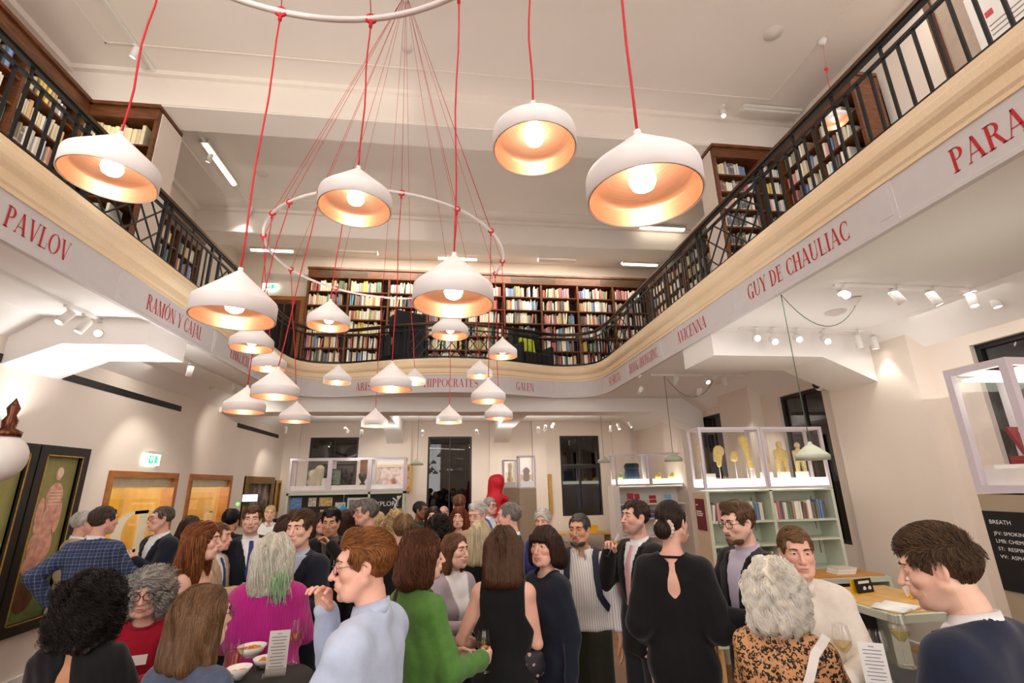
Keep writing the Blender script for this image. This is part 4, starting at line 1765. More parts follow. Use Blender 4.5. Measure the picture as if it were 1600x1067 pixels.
def track_head(pos, aim, label, group, lit=True, power=0.0, angle=60, z_track=None):
    """pos: pivot of the head below the track"""
    global _hd
    P_ = Vector(pos)
    d = (Vector(aim) - P_).normalized()
    q = Vector((0, 0, 1)).rotation_difference(-d).to_matrix().to_4x4()
    t = thing('track_spotlight', label, 'spotlight', pos, 0, group)
    if _hd is None:
        a = MB().lathe([(0.0, 0.07), (0.03, 0.07), (0.036, 0.06), (0.04, -0.09), (0.034, -0.09), (0.032, -0.075)], n=20)
        for k in range(4):
            a.lathe([(0.037, 0.05 - k * 0.012), (0.041, 0.046 - k * 0.012), (0.037, 0.042 - k * 0.012)], n=20)
        a = a.build('housing', m_headwhite, t)
        b = MB().lathe([(0, -0.074), (0.032, -0.074)], n=20).build('lens', m_led, t, fix=False)
        c = MB().lathe([(0.0, -0.076), (0.0325, -0.076)], n=20)
        c2 = MB().b2((-0.016, -0.05, 0.0), (0.016, 0.05, 0.035)).tube([(0, 0, -0.02), (0, 0, 0.01)], 0.012, 8).build('adapter', m_headwhite, t)
        _hd = [a.data, b.data, c2.data]
        a.matrix_local = q
        b.matrix_local = q
        c2.location = (0, 0, (z_track or pos[2] + 0.1) - pos[2] - 0.035)
        objs = [a, b, c2]
    else:
        objs = []
        for nm, me in zip(('housing', 'lens', 'adapter'), _hd):
            o = bpy.data.objects.new(nm, me)
            COL.objects.link(o)
            o.parent = t
            if nm == 'adapter':
                o.location = (0, 0, (z_track or pos[2] + 0.1) - pos[2] - 0.035)
            else:
                o.matrix_local = q
            objs.append(o)
    if power > 0:
        s = spot('spot_beam', P_ + d * 0.095, aim, power * 1.7, angle)
    return t


def track(name, label, a, b):
    t = thing(name, label, 'light track', a)
    MB().bar((0, 0, 0), Vector(b) - Vector(a), 0.034, 0.03).build('rail', m_headwhite, t)
    return t


ZT = ZS - 0.015
track('light_track', 'white light track across the right soffit, nearest the viewer', (3.55, 3.75, ZT), (5.35, 3.75, ZT))
track('light_track', 'white light track across the right soffit below the looped green cord', (3.4, 5.05, ZT), (5.25, 5.05, ZT))
track('light_track', 'white light track along the left soffit', (-3.68, 0.5, ZT), (-3.68, 5.2, ZT))
track('light_track', 'white light track at the far end of the left soffit', (-3.68, 6.4, ZT), (-3.68, 9.6, ZT))
track('light_track', 'white light track on the far right soffit', (3.35, 7.6, ZT), (5.2, 7.6, ZT))
track('light_track', 'white light track under the back gallery', (-3.6, 11.9, ZT), (5.0, 11.9, ZT))
GR = 'white track spotlights under the right gallery'
GLf = 'white track spotlights under the left gallery'
GBk = 'white track spotlights under the back gallery'
HEADS = [(1318, 459, 3.75, (1.5, 0.0, 1.5), 6, 'glaring round spotlight at the left end of the near right track'), (1400, 461, 3.75, (5.4, 3.3, 1.2), 0, 'unlit-looking spotlight second along the near right track'),
         (1458, 463, 3.75, (5.4, 3.2, 1.0), 0, 'unlit-looking spotlight in the middle of the near right track'), (1518, 466, 3.75, (4.6, 3.2, 0.8), 25, 'lit spotlight fourth along the near right track'), (1553, 467, 3.75, (5.3, 3.4, 0.5), 0, 'spotlight at the right end of the near right track'),
         (1181, 527, 5.05, (1.5, 0.0, 1.2), 0, 'glaring spotlight at the left end of the looped-cord track'), (1208, 531, 5.05, (2.2, 1.0, 0.8), 6, 'glaring spotlight second along the looped-cord track'), (1246, 528, 5.05, (2.2, 0.8, 1.0), 0, 'glaring spotlight third along the looped-cord track'),
         (1289, 530, 5.05, (3.0, 1.0, 0.6), 6, 'glaring spotlight fourth along the looped-cord track'), (1341, 532, 5.05, (5.3, 5.3, 1.0), 0, 'tilted spotlight fifth along the looped-cord track'), (1366, 534, 5.05, (5.25, 5.2, 0.8), 6, 'tilted spotlight at the right end of the looped-cord track')]
for x, y, Y, aim, pw, lab in HEADS:
    p = atY(x, y, Y)
    p.z = min(p.z, ZS - 0.1)
    track_head(p, aim, lab, GR, True, pw, 75, ZT)
for x, y, aim, pw, lab in ((1055, 587, (3.3, 9.6, 1.0), 0, 'spotlight left of the three on the far right track'), (1103, 589, (3.8, 4.0, 1.0), 0, 'bright spotlight in the middle of the far right track'), (1131, 590, (5.2, 8.0, 1.0), 25, 'spotlight at the right end of the far right track'),
                             (1001, 610, (3.0, 10.8, 1.0), 0, 'small spotlight below the SUŚRUTA lettering'), (1092, 612, (4.6, 10.8, 1.2), 20, 'small spotlight under the swag of the far sage pendant')):
    p = atY(x, y, 7.6)
    p.z = min(p.z, ZS - 0.1)
    track_head(p, aim, lab, GR, True, pw, 75, ZT)
for x, y, aim, pw, lab in ((104, 495, (-4.4, 3.2, 1.0), 0, 'ribbed spotlight at the near end of the left track'), (132, 508, (-4.5, 4.3, 1.2), 28, 'spotlight second along the left track'), (156, 518, (-1.2, 0.5, 0.8), 4, 'glaring round spotlight third along the left track'), (180, 527, (-4.5, 6.3, 1.3), 30, 'ribbed spotlight fourth along the left track'),
                           (297, 578, (-4.5, 8.2, 1.0), 25, 'white spotlight above the EHRLICH lettering'), (366, 605, (-4.5, 12.5, 1.6), 25, 'spotlight at the far end of the left soffit')):
    p = atX(x, y, -3.68)
    p.z = min(p.z, ZS - 0.1)
    track_head(p, aim, lab, GLf, True, pw, 80, ZT)
for x, y, aim, pw, lab in ((446, 671, (-4.4, 13.2, 1.6), 15, 'small glaring spotlight left of the first back window'), (541, 671, (-1.5, 13.9, 2.0), 20, 'small glaring spotlight right of the first back window'), (565, 676, (-2.2, 12.3, 1.5), 0, 'small spotlight next to a glaring one above the back display case'),
                           (660, 676, (-0.9, 13.9, 1.8), 0, 'small spotlight left of the middle back window'), (745, 675, (1.2, 13.9, 1.6), 20, 'small glaring spotlight right of the middle back window'), (841, 671, (2.5, 13.9, 1.5), 0, 'left of three small spotlights before the right back window'),
                           (852, 668, (2.2, 13.9, 1.6), 20, 'middle of three small spotlights before the right back window'), (864, 664, (0.5, 9.0, 1.0), 0, 'right of three small spotlights before the right back window'), (954, 669, (3.9, 12, 1.6), 0, 'small white spotlight left above the rucksack case'),
                           (966, 666, (4.5, 11, 1.6), 20, 'small white spotlight in the middle above the rucksack case'), (984, 663, (5.2, 11.2, 1.4), 0, 'small bright spotlight right above the rucksack case')):
    p = atY(x, y, 11.9)
    p.z = min(p.z, ZS - 0.1)
    track_head(p, aim, lab, GBk, True, pw, 80, ZT)

# upper ceiling track on the left with tubes and spots
ZCT = ZC - 0.03
track('light_track', 'dark thin light track along the upper left ceiling', (-4.2, 1.5, ZCT), (-4.2, 9.3, ZCT))
m_batten = M('batten_white', '#e9e4dc', 0.4, var=0.01)


def batten(label, c, L, axis, lit=True, group='ceiling battens'):
    t = thing('ceiling_batten', label, 'light', c, 0, group)
    d = (L, 0.13, 0.05) if axis == 'X' else (0.13, L, 0.05)
    MB().box((0, 0, 0.02), d).build('housing', m_batten, t)
    e = (L * 0.96, 0.05, 0.03) if axis == 'X' else (0.05, L * 0.96, 0.03)
    MB().box((0, 0, -0.018), e).build('tube', m_tube if lit else m_batten, t)
    return t


batten('lit batten on the upper left ceiling, cut by the top edge of the photo', (-4.2, 4.1, ZCT - 0.03), 1.25, 'Y')
batten('lit batten on the upper left ceiling beyond the cross beam', (-4.2, 7.9, ZCT - 0.03), 1.2, 'Y')
batten('pale batten on the upper right ceiling next to a spotlight', (4.95, 5.65, ZC - 0.06), 1.0, 'X', False)
for x, y, lit, lab in ((558, 396, False, 'unlit'), (715, 404, True, 'lit'), (870, 408, False, 'unlit'), (1000, 413, True, 'lit'), (425, 391, True, 'lit')):
    p = atY(x, y, 10.55)
    batten('%s batten above the back bookcase, %s' % (lab, {558: 'over its left third', 715: 'just left of its middle', 870: 'right of its middle', 1000: 'near the right railing', 425: 'left of the bookcase above the door'}[x]), (p.x, p.y, min(p.z, ZC - 0.06)), 0.95, 'X', lit)
p = atY(1035, 357, 9.3)
batten('lit batten half hidden behind the nearest pendant', (p.x, p.y, ZC - 0.06), 1.1, 'X', True)
for x, y, lab in ((213, 76, 'spotlight on the upper left ceiling track, before the cross beam'), (328, 246, 'spotlight on the upper left ceiling track, just beyond the cross beam'), (392, 322, 'spotlight at the far end of the upper left ceiling track')):
    p = atX(x, y, -4.2)
    p.z = min(p.z, ZC - 0.12)
    track_head(p, (-5.0, p.y + 0.4, 5.5), lab, 'spotlights on the upper ceiling', True, 8, 80, ZCT)
p = atY(1128, 165, 5.7)
p.z = min(p.z, ZC - 0.12)
track_head(p, (3.6, 5.0, 5.0), 'spotlight on the upper right ceiling beside the pale batten', 'spotlights on the upper ceiling', True, 8, 80, ZC)

# ceiling fittings: sprinklers, speakers, detectors
m_fit = M('fitting_white', '#dcd3cb', 0.5, var=0.02)
for x, y, z, rr, lab, cat, nm in ((636, 75, ZC, 0.08, 'small round ceiling detector near the fan of red cords', 'detector', 'ceiling_detector'), (707, 217, ZC, 0.09, 'small round ceiling detector beside the thick red cord', 'detector', 'ceiling_detector'),
                                  (409, 271, ZC, 0.12, 'round ceiling speaker on the left between the cross beams', 'speaker', 'ceiling_speaker'), (1208, 52, ZC, 0.12, 'round grey ceiling speaker at the upper right', 'speaker', 'ceiling_speaker'),
                                  (1305, 487, ZS, 0.11, 'flat round fitting in the right soffit beside the looped cord', 'speaker', 'ceiling_speaker'), (256, 591, ZS, 0.13, 'flat round fitting in the left soffit above the exit sign', 'speaker', 'ceiling_speaker'), (329, 604, ZS, 0.07, 'small detector in the left soffit under the EHRLICH lettering', 'detector', 'ceiling_detector')):
    p = atZ(x, y, z)
    o = MB().lathe([(0, -0.035), (rr * 0.5, -0.035), (rr * 0.62, -0.018), (rr * 0.9, -0.015), (rr, 0.0)], n=24).build(nm, m_fit, None, (p.x, p.y, z))
    tag(o, lab, cat)

# security dome on the right wall
p = atX(1280, 601, 5.28)
t = thing('security_camera', 'small black dome camera with white base on the right wall', 'camera', p)
MB().ball((0, 0, 0), 0.09, 20, 0, (0.5, 1, 1)).build('base', m_white, t)
MB().ball((-0.035, 0.0, 0), 0.06, 20).build('dome', m_black, t)


# exit signs
def exit_sign(p, ux, uy, w, h, label):
    t = thing('exit_sign', label, 'sign', p)
    ux, uy = Vector(ux), Vector(uy)
    n = ux.cross(uy)
    T = lambda u, v, d: ux * u + uy * v + n * d
    MB().prism([(-w / 2, -h / 2), (w / 2, -h / 2), (w / 2, h / 2), (-w / 2, h / 2)], 0.03, T).build('panel', emit('exit_white', '#e9fff4', 2.2), t)
    MB().prism([(-w / 2 - 0.01, h / 2), (w / 2 + 0.01, h / 2), (w / 2 + 0.01, h / 2 + 0.04), (-w / 2 - 0.01, h / 2 + 0.04)], 0.06, T).build('housing', m_fit, t)
    g = MB()
    T2 = lambda u, v, d: ux * u + uy * v + n * (0.031 + d)
    g.prism([(-w * 0.3, -h * 0.36), (w * 0.02, -h * 0.36), (w * 0.02, h * 0.36), (-w * 0.3, h * 0.36)], 0.001, T2)
    g.prism([(w * 0.1, -h * 0.36), (w * 0.3, -h * 0.36), (w * 0.3, h * 0.36), (w * 0.1, h * 0.36)], 0.001, T2)
    g.build('green_field', emit('exit_green', '#3fbf8e', 1.0), t)
    g = MB()
    T3 = lambda u, v, d: ux * u + uy * v + n * (0.033 + d)
    g.prism([(-w * 0.24, h * 0.1), (-w * 0.14, -h * 0.2), (-w * 0.04, h * 0.1), (-w * 0.1, h * 0.1), (-w * 0.1, h * 0.28), (-w * 0.18, h * 0.28), (-w * 0.18, h * 0.1)], 0.001, T3)
    g.build('arrow', emit('exit_white', '#e9fff4', 2.2), t)


exit_sign((WL + 0.02, 8.02, 2.5), (0, -1, 0) if False else (0, 1, 0), (0, 0, 1), 0.36, 0.16, 'glowing green exit sign above the first oak doorway')
p = atY(421, 447, 11.45)
exit_sign((p.x, 11.5, p.z), (1, 0, 0), (0, 0, 1), 0.34, 0.16, 'green exit sign above the gallery door')
# grey louvre and the small security camera on the upper back wall
t = thing('air_louvre', 'grey air louvre on the upper back wall left of the bookcase', 'louvre', (-4.6, 11.54, 7.0))
mb = MB()
for k in range(5):
    mb.b2((0, -0.03, k * 0.035), (0.95, 0, k * 0.035 + 0.018))
mb.b2((-0.02, -0.01, -0.02), (0.97, 0, 0.18))
mb.build('slats', m_fit, t)

# ------------------------------------------------------------------ lower furniture
m_bone = M('old_bone', '#d9bd78', 0.55, var=0.15, vs=30)
m_wax = M('pale_wax', '#d8c48f', 0.5, var=0.12, vs=30)
m_red2 = M('poster_red', '#6d1a1f', 0.6, var=0.25, vs=6)
m_leafb = [M('leaflet_' + n, c, 0.6) for n, c in (('pink', '#d66a8f'), ('blue', '#3f7fc4'), ('sky', '#7fc3e6'), ('orange', '#e8a04a'), ('red', '#b5333d'), ('cream', '#efe6d6'), ('violet', '#6a4fa3'))]


def glass_case(t, F, x0, x1, y0, y1, z0, z1, fw=0.035, lit=True, name='display_case', front=True):
    """framed glass box drawn in local space, parts parented to t"""
    fr = MB()
    for x in (x0, x1 - fw):
        for y in (y0, y1 - fw):
            fr.b2((x, y, z0), (x + fw, y + fw, z1))
    for z in (z0, z1 - fw):
        for y in (y0, y1 - fw):
            fr.b2((x0 + fw, y, z), (x1 - fw, y + fw, z + fw))
        for x in (x0, x1 - fw):
            fr.b2((x, y0 + fw, z), (x + fw, y1 - fw, z + fw))
    f = fr.build('case_frame', m_caseframe, t)
    g = MB()
    e = fw / 2
    def quad(a, b, c, d):
        g.add([a, b, c, d], [(0, 1, 2, 3)])
    quad((x0 + e, y0 + e, z0), (x1 - e, y0 + e, z0), (x1 - e, y0 + e, z1), (x0 + e, y0 + e, z1))
    quad((x0 + e, y1 - e, z0), (x1 - e, y1 - e, z0), (x1 - e, y1 - e, z1), (x0 + e, y1 - e, z1))
    quad((x0 + e, y0 + e, z0), (x0 + e, y1 - e, z0), (x0 + e, y1 - e, z1), (x0 + e, y0 + e, z1))
    quad((x1 - e, y0 + e, z0), (x1 - e, y1 - e, z0), (x1 - e, y1 - e, z1), (x1 - e, y0 + e, z1))
    g.build('case_glass', m_glass, t, fix=False)
    b = MB().b2((x0 + fw, y0 + fw, z0 + fw), (x1 - fw, y1 - fw, z0 + fw + 0.10))
    b.build('case_plinth', m_lit if lit else m_white, t)
    return z0 + fw + 0.10


# --- right display bookcase with two glass cases on top
t = thing('display_bookcase', 'white steel bookcase topped by two lit glass cases in the right aisle', 'bookcase', (3.22, 6.0, 0))
W_, D_ = 1.78, 0.33
for x in (0, 0.87, W_ - 0.04):
    MB().b2((x, 0, 0), (x + 0.04, D_, 1.92)).build('upright', m_sage, t)
MB().b2((0.04, D_ - 0.015, 0), (W_ - 0.04, D_, 1.9)).build('back_panel', m_sage, t)
MB().b2((-0.012, 0.0, 0), (-0.002, D_, 1.9)).build('end_panel', M('end_panel_tan', '#cdb59a', 0.6, var=0.04), t)
po = MB().b2((-0.018, 0.05, 1.44), (-0.012, 0.28, 1.82)).build('end_poster', m_red2, t)
for z_, w_ in ((1.74, .05), (1.66, .13), (1.635, .16), (1.61, .14)):
    MB().b2((-0.020, 0.26 - w_, z_), (-0.018, 0.26, z_ + 0.012)).build('printed_line', m_whiteprint, po)
MB().b2((0.04, 0, 1.9), (W_ - 0.04, D_, 1.92)).build('top_board', m_sage, t)
for x0, x1, zs in ((0.04, 0.87, (1.55, 1.27, 0.97)), (0.91, W_ - 0.04, (1.55, 1.32, 0.97))):
    for z in zs:
        MB().b2((x0, 0.0, z - 0.025), (x1, D_ - 0.015, z)).build('shelf', m_sage, t)
for z_off, x in ((0, 0.8), (0, W_ - 0.1)):
    for zz in (1.62, 1.4, 1.1):
        MB().b2((x, D_ - 0.02, zz), (x + 0.006, D_ - 0.015, zz + 0.2)).build('shelf_slot', m_black, t)
ztop = glass_case(t, None, 0.0, 0.875, 0.0, D_, 1.925, 2.72)
glass_case(t, None, 0.88, W_, 0.0, D_, 1.925, 2.72)
FS = frame((3.22, 6.0, 0), 0)
GB = 'books on the white bookcase in the right aisle'
book_row(FS @ Matrix.Translation((0, 0.03, 0)), 0.05, 0.80, 1.55, 0.25, 0.19, W_LOW, 1.0, None, '# book on the upper left shelf of the white bookcase', GB, 0.014, 0.036, 0.75)
book_row(FS @ Matrix.Translation((0, 0.03, 0)), 0.92, 1.66, 1.55, 0.25, 0.19, W_LOW, 1.0, None, '# book on the upper right shelf of the white bookcase', GB, 0.014, 0.036, 0.75)
book_row(FS @ Matrix.Translation((0, 0.03, 0)), 0.05, 0.84, 0.97, 0.24, 0.19, W_LOW, 1.0, None, '# book on the low left shelf of the white bookcase', GB, 0.014, 0.036, 0.75)
# counter in front
t = thing('counter_unit', 'low white steel counter with orange wood top before the white bookcase', 'counter', (3.9, 5.45, 0))
MB().b2((0, 0, 0.9), (1.15, 0.53, 0.95)).build('frame_top', m_sage, t)
MB().b2((0.03, 0.05, 0.95), (1.12, 0.53, 0.965)).build('wood_top', wood('orange_ply', '#d99a55', '#c58442', (3, 3, 1)), t)
for x in (0, 1.11):
    MB().b2((x, 0, 0), (x + 0.04, 0.5, 0.9)).build('side', m_sage, t)
MB().b2((0.04, 0.3, 0.1), (1.11, 0.32, 0.9)).build('back', m_black, t)
FT = frame((4.5, 5.6, 0.965), 0.1)
for k, c in enumerate(('#f3efe6', '#e9e2d2', '#f5f2ec', '#dcd6c8')):
    o = MB().b2((0, 0, 0), (0.24, 0.17, 0.016)).build('book', M('paperback_%d' % k, c, 0.6), None, (4.5 + 0.01 * k, 5.6, 0.965 + k * 0.0165))
    tag(o, ['white book lying at the bottom of the small pile on the counter', 'cream book second in the small pile on the counter', 'white book third in the small pile on the counter', 'grey-white book on top of the small pile on the counter'][k], 'book')
# wooden bench left of it
t = thing('wooden_bench', 'low pale wooden bench with white edge at the foot of the white bookcase', 'bench', (2.75, 5.25, 0))
MB().b2((0, 0, 0.44), (0.5, 1.0, 0.5)).build('seat', m_pale, t)
MB().b2((-0.01, -0.01, 0.40), (0.51, 0.0, 0.49)).build('edge', m_sage, t)
for x in (0.02, 0.44):
    for y in (0.03, 0.92):
        MB().b2((x, y, 0), (x + 0.04, y + 0.04, 0.44)).build('leg', m_pale, t)

# things inside the two cases
zc = ztop
def rod_piece(nm, x, z0, prims, label, lift):
    t = thing(nm, label, 'specimen', (3.22 + x, 6.17, zc), 0, 'mounted specimens in the left lit case')
    blob('carving', prims, 0.008, m_bone, t, 0.012, (0, 0, lift))
    MB().tube([(0, 0, 0), (0, 0, lift)], 0.004, 6).build('rod', m_white, t)


rod_piece('mounted_carving', 0.07, 0, [('c', (0, 0, .0), (0, 0, .12), .03, .025), ('e', (0, 0, .15), (.03, .03, .035))], 'small mounted specimen partly behind the left case post', 0.25)
rod_piece('mounted_carving', 0.33, 0, [('c', (0, 0, -.06), (.01, 0, .06), .03, .045), ('e', (.02, 0, .12), (.075, .05, .075)), ('c', (-.05, 0, .0), (-.03, 0, .1), .02, .03)], 'largest mounted yellow specimen, second from the left in the case', 0.24)
rod_piece('mounted_carving', 0.56, 0, [('e', (0, 0, .05), (.05, .04, .07)), ('c', (-.03, 0, .02), (.03, 0, .1), .03, .02)], 'small rounded yellow specimen, third in the left case', 0.24)
rod_piece('mounted_carving', 0.72, 0, [('c', (0, 0, .30), (.03, 0, .18), .07, .045), ('c', (.03, 0, .18), (.06, 0, -.06), .045, .032)], 'tall yellow limb-shaped specimen, right in the left case', 0.2)
o = MB().b2((0, 0, 0), (0.12, 0.08, 0.07)).build('label_block', m_white, None, (3.30, 6.06, zc))
tag(o, 'small white block in the left lit case', 'block')
for i, (x, s, lab, mat) in enumerate(((0.98, 0.9, 'small dark-headed figurine at the left of the right lit case', m_wax), (1.23, 1.25, 'tall yellow standing figurine in the middle of the right lit case', m_bone), (1.5, 1.2, 'pale figurine on the right of the right lit case, beside the sage pendant', m_wax))):
    t = thing('figurine', lab, 'figurine', (3.22 + x, 6.16, zc))
    MB().b2((-0.06, -0.05, 0), (0.06, 0.05, 0.08)).build('block', m_white, t)
    q = s * 0.3
    blob('figure', [('c', (-.04 * s, 0, 0), (-.035 * s, 0, .45 * q), .022 * s, .03 * s), ('c', (.04 * s, 0, 0), (.035 * s, 0, .45 * q), .022 * s, .03 * s), ('e', (0, 0, .6 * q), (.055 * s, .04 * s, .075 * s)), ('e', (0, 0, .95 * q), (.03 * s, .033 * s, .038 * s)),
                    ('c', (-.06 * s, 0, .72 * q), (-.065 * s, -.01, .42 * q), .016 * s, .013 * s), ('c', (.06 * s, 0, .72 * q), (.065 * s, -.01, .42 * q), .016 * s, .013 * s)], 0.006, mat, t, 0.012, (0, 0, 0.08))
    if i == 0:
        blob('hair', [('e', (0, 0, 0), (.03, .032, .02))], 0.006, m_black, t, 0.005, (0, 0, 0.08 + 0.99 * q))

# --- near right corner case on a tan base
t = thing('corner_display_case', 'tall glass corner case on a tan base at the right edge, lettered BREATH', 'display case', (3.4, 2.47, 0))
MB().b2((0, 0, 0), (0.9, 0.39, 1.93)).build('base', m_tan, t)
fw_ = 0.05
glass_case(t, None, 0.0, 0.45, 0.0, 0.39, 1.94, 2.75, 0.045, False)
glass_case(t, None, 0.458, 0.9, 0.0, 0.39, 1.94, 2.75, 0.045, False)
MB().b2((0.06, 0.06, 2.66), (0.84, 0.33, 2.675)).build('top_light', emit('case_top_light', '#f4ffe8', 3.0), t)
sg = MB().b2((-0.008, 0.0, 1.37), (0, 0.385, 1.83)).build('sign_panel', m_black, t)
for txt, sz, yy, zz in (('BREATH', 0.034, 0.355, 1.755), ('JFV: SMOKING', 0.03, 0.345, 1.69), ('LMB: CHEMICAL WARFARE', 0.03, 0.345, 1.645), ('ST:  RESPIRATORY', 0.03, 0.345, 1.60), ('VV:  ASPHYXIATION', 0.03, 0.345, 1.555)):
    put_text(txt, sz, (-0.0095, yy, zz), (0, -1, 0), (0, 0, 1), m_whiteprint, 'sign_text', sg, 'LEFT')
    if yy == 0.345 and False:
        pass
for k, (dy, dz) in enumerate(((0.20, 1.42), (0.16, 1.41), (0.14, 1.43))):
    MB().b2((-0.0115, dy - 0.01, dz), (-0.0085, dy + 0.004, dz + 0.03)).build('pink_mark', M('pink_print', '#e0447a', 0.6), sg)
# books and props inside
tb = thing('open_book', 'open red book with printed page inside the corner display case', 'book', (3.62, 2.62, 2.16))
MB().box((0, 0, 0.09), (0.26, 0.02, 0.18), rot=Matrix.Rotation(-0.35, 3, 'X')).build('cover', M('crimson_cloth', '#8c2029', 0.6), tb)
pg = MB().box((0.03, -0.014, 0.085), (0.2, 0.012, 0.15), rot=Matrix.Rotation(-0.35, 3, 'X')).build('page', M('page_pink', '#ecc9b0', 0.7), tb)
R_ = Matrix.Rotation(-0.35, 3, 'X')
for k in range(3):
    c = R_ @ Vector((0.05, -0.022, 0.035 - k * 0.03)) + Vector((0, 0, 0.085))
    MB().box(c, (0.11 - 0.02 * (k % 2), 0.001, 0.01), rot=R_).build('printed_line', M('brown_print', '#6a3328', 0.6), pg)
o = MB().b2((0, 0, 0), (0.36, 0.18, 0.05)).build('red_box', M('crimson_cloth', '#8c2029', 0.6), None, (3.52, 2.52, 2.11))
tag(o, 'flat red box lying under the open book in the corner display case', 'box')
o = MB().b2((0, 0, 0), (0.36, 0.28, 0.035)).build('white_block', m_white, None, (3.5, 2.51, 2.0751 - 0.0))
o.location.z = 2.076
tag(o, 'white display block under the red box in the corner display case', 'block')
t = thing('wall_clock', 'round white clock face with black rim behind the open book', 'clock', (3.80, 2.72, 2.27))
MB().lathe([(0.0, 0), (0.1, 0), (0.1, 0.03), (0, 0.03)], n=28, M4=Matrix.Rotation(PI / 2, 4, 'X')).build('rim', m_black, t)
MB().lathe([(0.0, 0.031), (0.088, 0.031)], n=28, M4=Matrix.Rotation(PI / 2, 4, 'X')).build('face', m_white, t)
MB().b2((-0.05, -0.03, -0.17), (0.05, 0.0, -0.09)).build('foot', m_black, t)

# --- pale green reading table with wood top
t = thing('reading_table', 'pale green steel table with wood top behind the cocktail table on the right', 'table', (3.75, 4.1, 0))
MB().b2((0, 0, 0.86), (0.95, 1.1, 0.92)).build('frame_top', m_sage, t)
MB().b2((0.05, 0.05, 0.92), (0.9, 1.05, 0.93)).build('wood_top', m_pale, t)
for x in (0.02, 0.85):
    for y in (0.02, 1.0):
        MB().b2((x, y, 0), (x + 0.08, y + 0.08, 0.86)).build('leg', m_sage, t)
# open book, yellow holders, cassette card
t = thing('open_book', 'open white book lying on the pale green table', 'book', (3.98, 4.3, 0.932))
for s in (-1, 1):
    vs, fs = [], []
    n = 8
    for i in range(n + 1):
        u = i / n
        z = 0.028 * math.sin(PI * min(1, u * 1.15)) * (1 - u * 0.5) + 0.004
        for y in (-0.13, 0.13):
            vs += [(s * u * 0.19, y, z), (s * u * 0.19, y, 0.0)]
    for i in range(n):
        a, b = i * 4, i * 4 + 4
        fs += [(a, b, b + 2, a + 2), (a + 1, a + 3, b + 3, b + 1), (a, a + 1, b + 1, b), (a + 2, b + 2, b + 3, a + 3)]
    fs += [(n * 4, n * 4 + 1, n * 4 + 3, n * 4 + 2)]
    MB().add(vs, fs, 0, True).build('page_block', M('paper_white', '#f7f4ee', 0.7, var=0.02), t)
t.rotation_euler = (0, 0, 0.35)
p = atZ(1415, 922, 0.96)
t = thing('leaflet_holder', 'yellow leaflet holder with white cards on the pale green table, right', 'holder', (4.47, 4.62, 0.931), 0.35)
m_yel = M('yellow_acrylic', '#f0b91f', 0.35)
MB().b2((-0.12, -0.05, 0), (0.12, -0.035, 0.09)).b2((-0.12, -0.05, 0), (0.12, 0.05, 0.01)).build('tray', m_yel, t)
MB().box((-0.02, 0.02, 0.09), (0.17, 0.012, 0.16), rot=Matrix.Rotation(-0.3, 3, 'X')).build('cards', m_white, t)
t = thing('leaflet_holder', 'yellow holder with a black cassette card on the pale green table, left', 'holder', (4.12, 4.85, 0.931), 0.2)
MB().b2((-0.11, 0.0, 0), (0.13, 0.015, 0.13)).b2((-0.11, -0.05, 0), (0.13, 0.05, 0.01)).build('tray', m_yel, t)
cc = MB().box((0.02, -0.03, 0.075), (0.22, 0.01, 0.125), rot=Matrix.Rotation(-0.15, 3, 'X')).build('card', m_black, t)
for x in (0.01, 0.08):
    MB().lathe([(0, 0), (0.022, 0)], c=(x, -0.0405, 0.05), n=18, M4=Matrix.Rotation(PI / 2, 4, 'X')).build('reel', m_whiteprint, cc, fix=False)
MB().b2((-0.06, -0.0365, 0.095), (0.09, -0.0355, 0.12)).build('title_strip', m_whiteprint, cc)
# stools under
t = thing('wooden_stool', 'low wooden stool half under the pale green table', 'stool', (4.75, 4.6, 0), 0.3)
MB().b2((-0.3, -0.22, 0.44), (0.3, 0.22, 0.49)).build('seat', m_pale, t, bevel=0.02)
for x in (-0.25, 0.25):
    for y in (-0.17, 0.17):
        MB().tube([(x * 1.1, y * 1.1, 0), (x, y, 0.44)], 0.02).build('leg', m_pale, t)

# --- back right display unit
t = thing('display_bookcase', 'white shelf unit with a lit case holding a blue rucksack, against the right back corner', 'bookcase', (3.62, 10.8, 0))
for x in (0, 1.72):
    MB().b2((x, 0, 0), (x + 0.14 if x == 0 else x + 0.05, 0.4, 1.97)).build('upright', m_white, t)
MB().b2((0.05, 0.38, 0), (1.72, 0.4, 1.95)).build('back_panel', m_white, t)
for z in (1.95, 1.58, 1.27, 0.9):
    MB().b2((0.14, 0, z - 0.03), (1.72, 0.38, z)).build('shelf', m_white, t)
for z in (1.66, 1.35):
    MB().tube([(0.14, 0.02, z), (1.72, 0.02, z)], 0.006, 6).build('rail', m_white, t)
glass_case(t, None, 0.08, 0.9, 0.0, 0.4, 1.96, 2.68, 0.04)
glass_case(t, None, 0.9, 1.75, 0.0, 0.4, 1.96, 2.68, 0.04)
zc2 = 2.10
t = thing('rucksack', 'blue-grey rucksack standing in the lit case in the back right corner', 'rucksack', (4.16, 11.0, zc2))
blob('bag_body', [('e', (0, 0, .13), (.17, .1, .17)), ('c', (-.1, 0, .05), (.1, 0, .05), .08, .08), ('c', (-.12, 0, .28), (.12, 0, .28), .06, .06)], 0.014, M('slate_canvas', '#3c5168', 0.8, var=0.15), t, 0.05)
MB().box((0, -0.075, 0.2), (0.3, 0.06, 0.012)).build('strap', M('dark_strap', '#1f2a38', 0.7), t)
blob('flap', [('c', (-.12, -.03, .31), (.12, -.03, .31), .05, .05)], 0.014, M('dark_strap', '#1f2a38', 0.7), t, 0.02)
